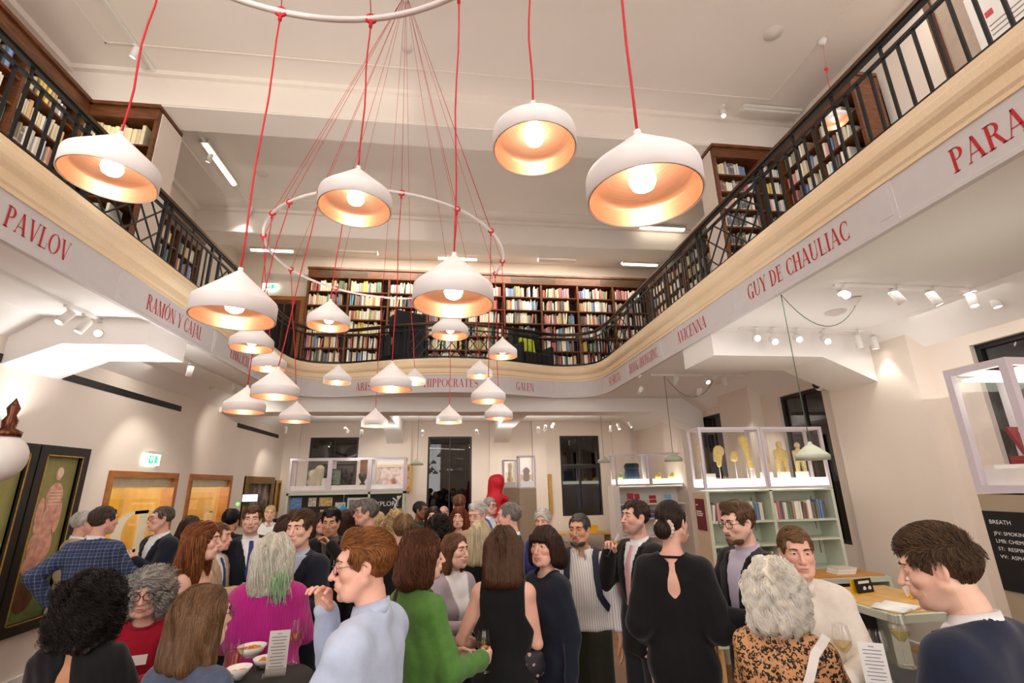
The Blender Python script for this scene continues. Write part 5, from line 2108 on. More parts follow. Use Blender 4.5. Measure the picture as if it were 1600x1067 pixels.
for x, nm, col, lab in ((3.86, 'green_model', '#9cc07a', 'small green and white model left of the rucksack'), (4.78, 'brass_model', '#d4b04a', 'small brass model in the right half of the rucksack case'), (5.1, 'brass_model', '#d9c27a', 'pale little model at the right end of the rucksack case')):
    o = blob(nm, [('e', (0, 0, .05), (.07, .05, .05)), ('c', (-.06, 0, .03), (.06, 0, .1), .02, .015), ('e', (.03, 0, .12), (.03, .03, .03))], 0.01, M('model_' + col[1:], col, 0.4, 0.2), None, 0.02, (x, 10.98, zc2))
    tag(o, lab, 'model')
random.seed(11)
for z in (1.58, 1.27):
    x = 3.8
    while x < 5.2:
        w, h = random.uniform(0.1, 0.2), random.uniform(0.14, 0.27)
        if random.random() < 0.72:
            mt = random.choice(m_leafb)
            o = MB().box((0, 0, h / 2), (w, 0.006, h), rot=Matrix.Rotation(-0.15, 3, 'X')).build('leaflet', mt, None, (x + w / 2, 10.9 + random.uniform(0, 0.1), z + 0.002))
            tag(o, 'small %s leaflet propped on the %s shelf below the rucksack' % (mt.name.split('_')[1], 'upper' if z > 1.4 else 'lower'), 'leaflet', 'leaflets on the shelves below the rucksack')
        x += w + random.uniform(0.01, 0.06)
# low desk between
t = thing('side_table', 'long low wooden table with a yellow box, under the right back window', 'table', (2.5, 13.2, 0))
MB().b2((0, 0, 0.72), (1.9, 0.6, 0.77)).build('table_top', m_pale, t)
for x in (0.05, 0.9, 1.75):
    MB().b2((x, 0.05, 0), (x + 0.1, 0.55, 0.72)).build('leg', m_tan, t)
o = MB().b2((0, 0, 0), (0.42, 0.2, 0.17)).build('yellow_box', m_yel, None, (3.55, 13.35, 0.77))
tag(o, 'yellow box on the low table under the right back window', 'box')

# --- back left unit: glass cases over black pinboard
EX0, EX1, EY = -3.8, -1.08, 12.3
t = thing('display_unit', 'grey display unit with glass cases above a black pinboard lettered EXPLORE', 'display unit', (EX0, EY, 0))
W2 = EX1 - EX0
m_greycase = M('mauve_grey_frame', '#a89b95', 0.5, var=0.03)
for x in (0, 1.86, W2 - 0.05):
    MB().b2((x, 0, 0), (x + 0.05, 0.45, 1.93)).build('upright', m_sage, t)
MB().b2((0, 0, 1.88), (W2, 0.45, 1.94)).build('top_board', m_sage, t)
bd = MB().b2((0.05, 0.2, 0.75), (1.86, 0.22, 1.88)).build('pinboard', m_black, t)
b2_ = MB().b2((1.91, 0.05, 0.75), (W2 - 0.05, 0.07, 1.88)).build('title_board', m_black, t)
put_text('EXPLORE', 0.15, (1.96, 0.048, 1.6), (1, 0, 0), (0, 0, 1), m_whiteprint, 'title_text', b2_, 'LEFT')
fg = MB()
for a, b in (((2.56, 1.74), (2.5, 1.6)), ((2.5, 1.6), (2.44, 1.42)), ((2.5, 1.6), (2.58, 1.42)), ((2.54, 1.7), (2.63, 1.83)), ((2.54, 1.7), (2.44, 1.78))):
    fg.bar((a[0], 0.047, a[1]), (b[0], 0.047, b[1]), 0.03, 0.004, upv=(0, 1, 0))
fg.lathe([(0, 0), (0.04, 0)], c=(2.57, 0.046, 1.79), n=12, M4=Matrix.Rotation(PI / 2, 4, 'X'))
fg.build('dancing_figure', m_whiteprint, b2_)
for k in range(8):
    MB().b2((2.0 + k * 0.08, 0.04, 0.8), (2.04 + k * 0.08, 0.052, 1.3)).build('white_stripe', m_whiteprint, b2_)
for x0, x1 in ((0, 0.93), (0.93, 1.86), (1.86, W2)):
    fr = MB()
    a = m_greycase
    glass_case(t, None, x0, x1, 0.0, 0.45, 1.945, 2.73, 0.05, False)
pics = [(0.18, 1.66, .26, .34, '#6f93c9', 'blue and yellow picture at the left of the pinboard'), (0.55, 1.72, .18, .2, '#cfc4b4', 'round pale plate picture on the pinboard'), (0.86, 1.72, .3, .2, '#d4b47a', 'tan oval picture on the pinboard'), (1.2, 1.6, .24, .2, '#ddd7cf', 'white card with red mark on the pinboard'),
        (0.24, 1.3, .24, .26, '#a77a62', 'brown portrait card low on the pinboard'), (0.9, 1.42, .3, .24, '#c9bdb5', 'grey butterfly-like print on the pinboard'), (2.06 - 0.55, 1.5, .01, .01, '#888888', '')]
for x, z, w, h, c, lab in pics[:-1]:
    o = MB().b2((-w / 2, -0.01, -h / 2), (w / 2, 0, h / 2)).b2((-w / 2 + .03, -0.012, -h / 2 + .03), (w / 2 - .03, -0.009, h / 2 - .03), 1).build('pinned_picture', [M('pic_' + c[1:], c, 0.6, var=0.4, vs=12), M('picin_' + c[1:], c, 0.6, var=0.6, vs=25)], None, (EX0 + x, EY + 0.2, z))
    tag(o, lab, 'picture', 'pictures on the black pinboard')
o = MB().b2((-.26, -0.012, -.25), (.26, 0, .25)).b2((-.22, -.014, -.2), (.22, -.011, .2), 1).build('pinned_photo', [m_white, M('photo_grey', '#8b8784', 0.6, var=0.7, vs=9)], None, (EX0 + 1.62, EY - 0.0, 1.55))
o.location.y = EY + 0.2
tag(o, 'large black and white photograph on the pinboard', 'photograph')
t = thing('diamond_hanging', 'blue diamond-shaped hanging with violet and white squares in front of the pinboard', 'decoration', (EX0 + 1.32, EY - 0.05, 1.38))
Rd = Matrix.Rotation(PI / 4, 3, 'Y')
for s, c, nm in ((0.4, '#39a3d8', 'outer_square'), (0.25, '#6a45a0', 'middle_square'), (0.15, '#f1ede6', 'inner_square')):
    MB().box((0, -0.02 * (0.5 - s), 0), (s, 0.012 + (0.4 - s) * 0.1, s), rot=Rd).build(nm, M('dia_' + c[1:], c, 0.6), t)
MB().tube([(0, 0, 0.28), (0, 0, 0.55)], 0.003, 5).build('string', m_white, t)
m_iron = M('dark_bronze', '#2b2523', 0.45, 0.4)
zc3 = 2.085
for x, lab in ((1.27, 'dark bronze mortar with pestle in the glass case, left'), (1.68, 'dark bronze mortar with pestle in the glass case, right')):
    t = thing('mortar', lab, 'mortar', (EX0 + x, EY + 0.22, zc3))
    MB().lathe([(0, 0), (0.08, 0), (0.07, 0.03), (0.04, 0.06), (0.05, 0.1), (0.1, 0.17), (0.115, 0.27), (0.1, 0.27), (0.085, 0.17), (0, 0.12)], n=20).build('bowl', m_iron, t)
    MB().tube([(0.0, 0, 0.15), (-0.12 if x < 1.5 else 0.13, 0, 0.38)], [0.022, 0.014]).build('pestle', m_iron, t)
o = blob('plaster_model', [('c', (-.15, 0, .04), (-.12, 0, .3), .07, .09), ('c', (.03, 0, .05), (.03, 0, .38), .09, .11), ('e', (-.05, 0, .1), (.2, .1, .1))], 0.018, M('plaster', '#cfc3ab', 0.8), None, 0.04, (EX0 + 0.62, EY + 0.22, zc3))
tag(o, 'large cream plaster model at the left of the glass case', 'model')
o = MB().b2((0, 0, 0), (0.36, 0.02, 0.4)).b2((0.03, -0.003, 0.03), (0.33, 0, 0.37), 1).build('framed_print', [m_black, M('green_print', '#6d7a6a', 0.6, var=0.5, vs=12)], None, (EX0 + 0.78, EY + 0.38, zc3))
tag(o, 'dark green framed print standing in the glass case', 'picture')
o = MB().b2((0, 0, 0), (0.17, 0.1, 0.18)).build('white_box', m_white, None, (EX0 + 1.0 - 0.13, EY + 0.12, zc3))
o.location.x = EX0 + 0.74
tag(o, 'small white box in front of the framed print in the glass case', 'box')
o = MB().tube([(0, 0, 0), (0, 0, 0.3)], 0.012).ball((0, 0, 0), 0.07, 14, 0, (1, 0.4, 1)).build('lute', M('lute_wood', '#b39b7e', 0.5), None, (EX0 + 2.06, EY + 0.35, zc3 + 0.07))
tag(o, 'small pale lute-shaped object in the right part of the glass case', 'instrument')
o = MB().b2((-.1, 0, -.3), (.13, 0.1, 0.05)).build('wooden_object', m_dark, None, (EX0 + 1.68, EY + 0.3, 2.62))
o.location.z = 2.65
tag(o, 'dark wooden block hanging high in the glass case', 'object')

# --- display towers
for x, y, sc_, lab in ((1.32, 9.5, 1.0, 'tan display tower with a glass top box holding a brown carving'), (1.2, 11.2, 1.0, 'tan display tower with glass top, behind the red figure')):
    t = thing('display_tower', lab, 'display tower', (x, y, 0))
    MB().b2((0, 0, 0), (0.33, 0.33, 1.96)).build('base', m_tan, t)
    glass_case(t, None, 0, 0.33, 0, 0.33, 1.965, 2.58, 0.025, False)
o = blob('brown_carving', [('c', (0, 0, .05), (0, 0, .22), .06, .05), ('c', (-.04, 0, .2), (.04, 0, .2), .03, .03)], 0.01, M('brown_stone', '#8c5a3a', 0.6, var=0.3), None, 0.02, (1.49, 9.66, 2.09))
tag(o, 'brown carving in the glass box of the tan tower', 'carving')
o = blob('pale_bust', [('e', (0, 0, .06), (.07, .06, .07)), ('c', (0, 0, .1), (0, 0, .3), .04, .04), ('e', (0, 0, .36), (.05, .06, .07))], 0.012, m_bone, None, 0.03, (1.37, 11.36, 2.09))
tag(o, 'pale bust in the glass box behind the red figure', 'bust')


# --- paintings
def art_mat(name, cols, sx=3.0):
    t = NT(name)
    v = t.coord((1, 1, 1))
    f = t.noise(v, sx, 5, 0.65)
    n = len(cols)
    t.l(t.ramp(f, [(0.3 + 0.4 * i / (n - 1), c) for i, c in enumerate(cols)]), t.b.inputs['Base Color'])
    t.b.inputs['Roughness'].default_value = 0.5
    return t.m


def painting(nm, label, o, ux, w, h, fw, mframe, cols, sx=3.0, group=None):
    """o: lower left corner on the wall, ux: direction along the wall, normal = ux x z"""
    t = thing(nm, label, 'painting', o, 0, group)
    ux = Vector(ux)
    n = ux.cross(Vector((0, 0, 1)))
    T = lambda u, v, d: ux * u + Vector((0, 0, v)) + n * d
    f = MB()
    for a, b, c, d in ((0, 0, w, fw), (0, h - fw, w, h), (0, fw, fw, h - fw), (w - fw, fw, w, h - fw)):
        f.prism(_rect(a, b, c, d), 0.06, T)
        f.prism(_rect(a + fw * 0.25, b + fw * 0.25, c - fw * 0.25, d - fw * 0.25) if (c - a > fw and d - b > fw * 0.6) and False else _rect(a, b, c, d), 0.03, T)
    f.build('frame', mframe, t)
    e = fw
    MB().prism(_rect(e, e, w - e, h - e), 0.012, T).build('canvas', art_mat(nm + '_' + label[:24].replace(' ', '_'), cols, sx), t)
    return t, T


m_ebony = M('ebony_frame', '#1e1a17', 0.4, var=0.2, bump=0.1)
m_gilt = M('gilt_frame', '#c39a4a', 0.4, 0.5, var=0.25, vs=30, bump=0.3)
# the big anatomical panel paintings: normals face +X, so along the wall ux = +Y
for k, (y0, y1) in enumerate(((5.0, 5.92), (5.94, 6.69))):
    lab = 'tall black-framed anatomical painting, %s' % ('cut by the left edge of the photo' if k == 0 else 'right one of the pair by the plaid jacket')
    t, T = painting('anatomical_painting', lab, (WL, y0, 0.64), (0, 1, 0), y1 - y0, 1.92, 0.11, m_ebony, ['#7d7a4a', '#9a9359', '#86834f'], 1.2, 'tall black-framed paintings on the left wall')
    w = y1 - y0
    fl = MB()
    T2 = lambda u, v, d: T(u, v, 0.0125 + d)
    # inner gilt line, dark ground, pinkish standing figure with ribs, green lawn, brown mound
    g = MB()
    for a, b, c, d in ((.1, .1, w - .1, .115), (.1, 1.805, w - .1, 1.82), (.1, .1, .115, 1.82), (w - .115, .1, w - .1, 1.82)):
        g.prism(_rect(a, b, c, d), 0.004, lambda u, v, d_: T(u, v, 0.061 + d_))
    g.build('gilt_line', m_gilt, t)
    def disc(cx, cz, rx, rz, n=16):
        return [(cx + rx * math.cos(2 * PI * i / n), cz + rz * math.sin(2 * PI * i / n)) for i in range(n)]
    cx = w / 2
    MB().prism(_rect(.11, .11, w - .11, .62), 0.0005, T2).build('lawn', M('paint_green', '#6a7a45', 0.6, var=0.3, vs=5), t)
    MB().prism(disc(cx - .08, .36, .14, .17), 0.001, T2).build('mound', M('paint_brown', '#6d4630', 0.6, var=0.3), t)
    f2 = MB()
    for ci_, c in enumerate((disc(cx + .03, 1.62, .055, .075), disc(cx + .03, 1.36, .12, .16), disc(cx + .02, 1.12, .1, .17), disc(cx - .02, .85, .16, .2), disc(cx - .13, 1.2, .05, .16), disc(cx - .12, 1.06, .05, .08), disc(cx + .13, 1.15, .05, .18), disc(cx - .05, .66, .15, .12))):
        f2.prism(c, 0.0012 + 0.0004 * ci_, T2)
    f2.build('figure', M('paint_flesh', '#d9a08c', 0.6, var=0.25, vs=14), t)
    f3 = MB()
    for q in range(5):
        f3.prism(_rect(cx - .06, 1.28 + q * .035, cx + .12, 1.292 + q * .035), 0.0052, T2)
    f3.prism(disc(cx + .03, 1.63, .045, .055), 0.0052, T2)
    f3.build('ribs', M('paint_bone', '#e8cfae', 0.6), t)
painting('framed_painting', 'dark painting in a wide carved frame on the left wall by the far doorway', (WL, 11.6, 1.3), (0, 1, 0), 1.75, 1.02, 0.16, M('carved_frame', '#8a6a3c', 0.45, 0.3, var=0.3, vs=30, bump=0.4), ['#2a2220', '#5a4a42', '#b9aa98'], 2.5)
painting('framed_painting', 'narrow gilt-framed painting on the left wall nearest the back corner', (WL, 13.55, 1.4), (0, 1, 0), 0.4, 0.85, 0.07, m_gilt, ['#6d4526', '#b07a45', '#3b2a1c'], 4)
painting('framed_painting', 'small dark framed panel low on the left wall near the back corner', (WL, 13.5, 0.85), (0, 1, 0), 0.42, 0.45, 0.05, m_black, ['#5a534f', '#8a827c'], 3)
painting('gilt_painting', 'gilt-framed figure painting on the back wall, seen through the glass case', (-2.02, YB - 0.11, 1.9), (1, 0, 0), 0.98, 0.72, 0.07, m_gilt, ['#4a2f26', '#c06a4a', '#d9b9a0', '#7a5a48'], 5)
t, T = painting('gilt_painting', 'tall gilt-framed picture on the back wall behind the tan tower', (1.9, YB - 0.01, 1.2), (1, 0, 0), 0.98, 1.1, 0.1, m_gilt, ['#c9bcae', '#ded6cb', '#a89a8c'], 3)
MB().prism(_rect(.1, .1, .6, .5), 0.002, lambda u, v, d: T(u, v, .0125 + d)).build('dark_area', m_black, t)

# --- red veiled figure on its plinth
t = thing('red_figure', 'life-size red hooded dress figure standing above the heads near the centre', 'sculpture', (0.82, 8.75, 0))
m_redfig = M('scarlet_cloth', '#d21226', 0.6, var=0.12, bump=0.15, bs=40)
MB().b2((-0.35, -0.35, 0), (0.35, 0.35, 0.45)).build('plinth', m_white, t)
s = SDF((-0.45, -0.35, 0.44), (0.45, 0.4, 2.4), 0.02)
s.cone((0, 0, .45), (0, 0, 1.35), .2, .13, .03, ((0, 1, 0), .8)).cone((0, 0, 1.3), (0, 0, 1.75), .11, .15, .05, ((0, 1, 0), .7)).cone((-.14, 0, 1.8), (.14, 0, 1.8), .06, .06, .05)
s.ell((.03, .02, 2.08), (.1, .12, .14), .05).cone((-.05, .03, 2.1), (-.12, .05, 1.5), .1, .1, .05).cone((.0, .08, 2.05), (.02, .1, 1.6), .09, .09, .05).cone((0, 0, 1.75), (0.02, 0, 2.0), .06, .06, .03)
s.ell((.12, -.12, 1.72), (.05, .1, .09), .02, op='sub')
s.ripple(.012, 30, 3)
P_, Q_ = s.mesh()
np_mesh('draped_figure', [(P_, Q_, 0)], m_redfig, t)
# rug
o = MB().b2((-0.75, -1.6, 0), (0.75, 1.6, 0.012)).build('red_rug', M('red_carpet', '#a32732', 0.95, var=0.15, vs=20), None, (3.6, 10.6 - 1.2, 0.001))
o.rotation_euler = (0, 0, -0.1)
tag(o, 'red rug on the parquet in the right aisle', 'rug')

# --- cocktail tables with drinks
m_wine = glassy('white_wine', '#f8efcf', 0.07)
m_clear = glassy('drinking_glass', '#fbfbfb', 0.16)
m_bowl = M('white_china', '#f2f0ec', 0.25, var=0.01)
m_snack = M('snack_orange', '#cf8a3c', 0.7, var=0.35, vs=60, bump=0.5, bs=80)
m_cloth = M('black_tablecloth', '#1b1c1b', 0.75, var=0.1)


def cocktail_table(x, y, z, r, label):
    t = thing('cocktail_table', label, 'table', (x, y, 0))
    MB().lathe([(0, z - 0.03), (r, z - 0.03), (r + 0.004, z - 0.015), (r, z), (0, z)], n=40).build('table_top', m_cloth, t)
    MB().lathe([(r, z - 0.03), (r * 0.55, z - 0.35), (r * 0.3, 0.55), (r * 0.5, 0.15), (r * 0.75, 0.03)], n=40).build('stretch_cover', m_cloth, t, fix=False)
    MB().tube([(0, 0, 0.02), (0, 0, z - 0.03)], 0.03).build('pole', m_steel, t)
    MB().lathe([(0, 0.0), (r * 0.8, 0.0), (r * 0.8, 0.02), (0, 0.03)], n=30).build('foot', m_steel, t)
    return t


def wine_glass(x, y, z, label, wine=0.35, s=1.0, group=None, tall=True, tilt=None):
    t = thing('wine_glass', label, 'glass', (x, y, z), 0, group)
    b = MB()
    prof = [(0.0, 0.002), (0.034, 0.0), (0.035, 0.003), (0.005, 0.008), (0.004, 0.085), (0.012, 0.095), (0.034, 0.125), (0.037, 0.15), (0.028, 0.205)] if tall else [(0, 0.003), (0.026, 0), (0.03, 0.004), (0.036, 0.06), (0.035, 0.115)]
    prof = [(r * s, zz * s) for r, zz in prof]
    b.lathe(prof, n=28)
    b.build('bowl', m_clear, t, fix=False)
    if wine > 0:
        w = MB()
        if tall:
            top = 0.1 + 0.06 * wine
            w.lathe([(0, 0.0955 * s), (0.012 * s, 0.0965 * s), (0.033 * s, 0.1255 * s), (0.0345 * s, (0.128 + 0.03 * wine) * s), (0, (0.128 + 0.03 * wine) * s)], n=24)
        else:
            w.lathe([(0, 0.006 * s), (0.026 * s, 0.006 * s), (0.034 * s, 0.06 * s), (0.0345 * s, 0.08 * s), (0, 0.08 * s)], n=24)
        w.build('wine', m_wine, t, fix=False)
    return t


def snack_bowl(x, y, z, r, label, conical=False):
    t = thing('snack_bowl', label, 'bowl', (x, y, z))
    pr = [(0, 0), (r * 0.42, 0), (r * 0.45, 0.008), (r * 0.75, r * 0.3), (r, r * 0.72), (r * 0.95, r * 0.72), (r * 0.68, r * 0.28), (0, r * 0.16)]
    if conical:
        pr = [(0, 0), (r * 0.3, 0), (r, r * 0.95), (r * 0.94, r * 0.95), (r * 0.28, r * 0.1), (0, r * 0.08)]
    MB().lathe(pr, n=32).build('bowl', m_bowl, t, fix=False)
    rr = random.Random(int(x * 1000))
    mb = MB()
    for k in range(26):
        a, q = rr.uniform(0, 6.28), r * 0.55 * math.sqrt(rr.random())
        mb.ball((q * math.cos(a), q * math.sin(a), r * 0.42 + rr.uniform(0, 0.012)), 0.011, 6, 0, (1.6, 0.9, 0.6), Matrix.Rotation(rr.uniform(0, 3), 3, 'Z'))
    o = mb.build('snacks', m_snack, t, fix=False)
    o['kind'] = 'stuff'
    return t


def menu(x, y, z, rz, label, h=0.2, w=0.1):
    t = thing('menu_stand', label, 'menu', (x, y, z), rz)
    R_ = Matrix.Rotation(-0.12, 3, 'X')
    MB().box((0, 0.02, h / 2), (w, 0.003, h), rot=R_).build('card', M('menu_card', '#f1ede8', 0.5, var=0.01), t)
    MB().box((0, 0.0, 0.006), (w + 0.01, 0.07, 0.008)).box((0, -0.006, 0.02), (w + 0.01, 0.004, 0.03)).build('acrylic_foot', glassy('acrylic', '#f4f4f4', 0.15), t)
    mb = MB()
    for k in range(11):
        ww = w * (0.72 if k % 3 else 0.55) * (0.4 if k == 0 else 1)
        c = R_ @ Vector((0, -0.0025, (h * 0.42 - k * h * 0.073))) + Vector((0, 0.02, h / 2))
        mb.box(c, (ww, 0.0008, 0.0035), rot=R_)
    mb.build('printed_lines', M('menu_print', '#8b8592', 0.6), t)
    return t


TL = (-0.98, 2.88, 1.13)
cocktail_table(TL[0], TL[1], TL[2], 0.31, 'round black-topped cocktail table at the lower left among the guests')
p = atZ(457, 1036, TL[2]); wine_glass(p.x, p.y, TL[2], 'wine glass on the black table, right of the menu card', 0.5, 1.05)
p = atZ(362, 1050, TL[2]); wine_glass(p.x, p.y, TL[2], 'half-full glass on the black table beside the brown-haired guest', 0.8, 1.25, None, False)
p = atZ(392, 1026, TL[2]); snack_bowl(p.x, p.y, TL[2], 0.078, 'oval white bowl of orange snacks at the back of the black table')
p = atZ(413, 1042, TL[2]); snack_bowl(p.x, p.y, TL[2], 0.062, 'white bowl half behind the menu card on the black table')
p = atZ(372, 1062, TL[2]); snack_bowl(p.x, p.y, TL[2], 0.06, 'conical white bowl at the front of the black table', True)
p = atZ(429, 1056, TL[2]); menu(p.x, p.y, TL[2], 0.1, 'white menu card standing on the black table at the lower left', 0.2, 0.1)
TR = (2.24, 2.36, 1.1)
cocktail_table(TR[0], TR[1], TR[2], 0.3, 'cocktail table with glasses at the lower right between the guests')
for (x, y, lab, wn, s) in ((1327, 1058, 'empty wine glass left of the menu on the right table', 0.3, 1.15), (1384, 1062, 'wine glass just behind the menu on the right table', 0.0, 1.05), (1418, 1042, 'tall wine glass beside the navy suit on the right table', 0.2, 1.25)):
    p = atZ(x, y, TR[2]); wine_glass(p.x, p.y, TR[2], lab, wn, s)
p = atZ(1349, 1061, TR[2]); snack_bowl(p.x, p.y, TR[2], 0.06, 'white bowl of orange snacks on the right table')
p = atZ(1378, 1085, TR[2]); menu(p.x, p.y, TR[2], -0.5, 'white menu card standing on the right cocktail table', 0.2, 0.105)

# ornate lamp at the very left edge
t = thing('globe_lamp', 'white globe with ornate brass-brown stem at the left edge', 'lamp', atW(0, 715, 2.6))
MB().ball((0, 0, 0), 0.115, 24, 0, (1, 1, 1.1)).build('globe', M('opal_glass', '#e9e4e0', 0.3, var=0.02), t)
MB().lathe([(0.0, 0.11), (0.06, 0.11), (0.065, 0.14), (0.03, 0.16), (0.035, 0.2), (0.02, 0.23), (0.03, 0.27), (0.0, 0.33)], n=20).build('brass_cap', M('brown_brass', '#6b4030', 0.25, 0.8, var=0.2), t)

# ------------------------------------------------------------------ people
SKINS = {'fair': '#ebbda6', 'pink': '#e8b29d', 'tan': '#d29e7c', 'olive': '#bf8a66', 'brown': '#8a5a3c'}


def skin_mat(tone, lip='#b5605a'):
    nm = 'skin_' + tone
    if nm in MATS:
        return MATS[nm]
    t = NT(nm)
    c = lin(SKINS[tone])
    f = t.noise(t.coord(), 14, 3)
    base = t.ramp(f, [(0.3, tuple(x * 0.93 for x in c)), (0.7, tuple(min(1, x * 1.06) for x in c))])

    def at(n):
        a = t.n('ShaderNodeAttribute')
        a.attribute_name = n
        return a.outputs['Fac']
    base = t.mix(t.math('MULTIPLY', at('blush'), 0.3), base, '#cf6f5e')
    base = t.mix(t.math('MINIMUM', t.math('MULTIPLY', at('lip'), 0.85), 1.0), base, lip)
    base = t.mix(t.math('MINIMUM', t.math('MAXIMUM', t.math('MULTIPLY', t.math('SUBTRACT', at('lip'), 0.8), 1.2), 0.0), 0.8), base, '#4a2420')
    base = t.mix(t.math('MULTIPLY', at('stubble'), 0.5), base, '#4a3a30')
    t.l(base, t.b.inputs['Base Color'])
    t.b.inputs['Roughness'].default_value = 0.48
    t.b.inputs['Specular IOR Level'].default_value = 0.4
    t.b.inputs['Subsurface Weight'].default_value = 0.0
    MATS[nm] = t.m
    return t.m


def hair_mat(a, b):
    nm = 'hair_%s_%s' % (a[1:], b[1:])
    if nm in MATS:
        return MATS[nm]
    t = NT(nm)
    f = t.noise(t.coord((90, 90, 8)), 2.2, 4, 0.7)
    at = t.n('ShaderNodeAttribute')
    at.attribute_name = 'hv'
    fac = t.math('ADD', t.math('MULTIPLY', f, 0.6), t.math('MULTIPLY', at.outputs['Fac'], 0.5))
    t.l(t.ramp(fac, [(0.25, a), (0.8, b)]), t.b.inputs['Base Color'])
    t.b.inputs['Roughness'].default_value = 0.42
    t.b.inputs['Specular IOR Level'].default_value = 0.35
    t.bump(f, 0.6, 0.006)
    MATS[nm] = t.m
    return t.m


m_eye = M('eye_white', '#e9e4de', 0.2, var=0)
m_iris = M('eye_iris', '#3b2c22', 0.15, var=0)
m_specs = M('spectacle_frame', '#1b1614', 0.3)
m_badge = M('badge_white', '#f4f2ee', 0.4, var=0.01)


def cloth(name, col, rough=0.85, var=0.1, bump=0.12, bs=140, sheen=0.15):
    return M('cloth_' + name, col, rough, 0, 0.25, var, 25, bump, bs, sheen)


def plaid_mat(name, base, line1, line2, s=32.0):
    t = NT(name)
    tc = t.n('ShaderNodeTexCoord')
    sp = t.n('ShaderNodeSeparateXYZ')
    t.l(tc.outputs['Object'], sp.inputs[0])

    def lines(o, f, w):
        x = t.math('FRACT', t.math('MULTIPLY', o, f))
        return t.math('LESS_THAN', x, w)
    v = t.mix(t.math('MULTIPLY', lines(sp.outputs[2], s, 0.14), 0.6), base, line1)
    v = t.mix(t.math('MULTIPLY', lines(sp.outputs[0], s, 0.14), 0.6), v, line1)
    v = t.mix(t.math('MULTIPLY', lines(sp.outputs[2], s / 2.0, 0.35), 0.35), v, line2)
    v = t.mix(t.math('MULTIPLY', lines(sp.outputs[0], s / 2.0, 0.35), 0.35), v, line2)
    t.l(v, t.b.inputs['Base Color'])
    t.b.inputs['Roughness'].default_value = 0.85
    return t.m


def stripe_mat(name, base, line, f=55.0, w=0.2):
    t = NT(name)
    tc = t.n('ShaderNodeTexCoord')
    sp = t.n('ShaderNodeSeparateXYZ')
    t.l(tc.outputs['Object'], sp.inputs[0])
    x = t.math('FRACT', t.math('MULTIPLY', sp.outputs[0], f))
    t.l(t.mix(t.math('LESS_THAN', x, w), base, line), t.b.inputs['Base Color'])
    t.b.inputs['Roughness'].default_value = 0.8
    return t.m


def leopard_mat():
    t = NT('leopard_print')
    v = t.coord((1, 1, 1))
    n = t.n('ShaderNodeTexNoise')
    n.inputs['Scale'].default_value = 34
    t.l(v, n.inputs['Vector'])
    add = t.n('ShaderNodeMix', data_type='VECTOR')
    add.inputs[0].default_value = 0.02
    t.l(v, add.inputs[4])
    t.l(n.outputs[1], add.inputs[5])
    vo = t.n('ShaderNodeTexVoronoi')
    vo.inputs['Scale'].default_value = 56
    t.l(add.outputs[1], vo.inputs['Vector'])
    d = vo.outputs['Distance']
    n2 = t.noise(v, 60, 2)
    ringm = t.math('MULTIPLY', t.math('COMPARE', d, 0.40, 0.16), t.math('GREATER_THAN', n2, 0.43))
    core = t.math('LESS_THAN', d, 0.22)
    c = t.mix(core, '#c98a55', '#8f5527')
    c = t.mix(t.noise(v, 9, 2), c, '#d9a878')
    c = t.mix(ringm, c, '#120c0a')
    t.l(c, t.b.inputs['Base Color'])
    t.b.inputs['Roughness'].default_value = 0.7
    return t.m


def floral_mat():
    t = NT('dark_floral')
    v = t.coord()
    vo = t.n('ShaderNodeTexVoronoi')
    vo.inputs['Scale'].default_value = 22
    t.l(v, vo.inputs['Vector'])
    n = t.noise(v, 30, 4)
    m = t.math('LESS_THAN', t.math('ADD', vo.outputs['Distance'], t.math('MULTIPLY', n, 0.5)), 0.55)
    c = t.mix(m, '#14121d', t.ramp(n, [(0.35, '#4a3f78'), (0.55, '#c99a86'), (0.7, '#7a3b4d')]))
    t.l(c, t.b.inputs['Base Color'])
    t.b.inputs['Roughness'].default_value = 0.6
    return t.m


def knit_mat(name, col):
    t = NT(name)
    tc = t.n('ShaderNodeTexCoord')
    w = t.n('ShaderNodeTexWave')
    w.inputs['Scale'].default_value = 26
    w.inputs['Distortion'].default_value = 0.6
    t.l(t.coord((1, 1, 0.05)), w.inputs['Vector'])
    c = lin(col)
    t.l(t.ramp(w.outputs[1], [(0.1, tuple(x * 0.8 for x in c)), (0.8, c)]), t.b.inputs['Base Color'])
    t.b.inputs['Roughness'].default_value = 0.9
    t.b.inputs['Sheen Weight'].default_value = 0.3
    t.bump(w.outputs[1], 0.5, 0.006)
    return t.m


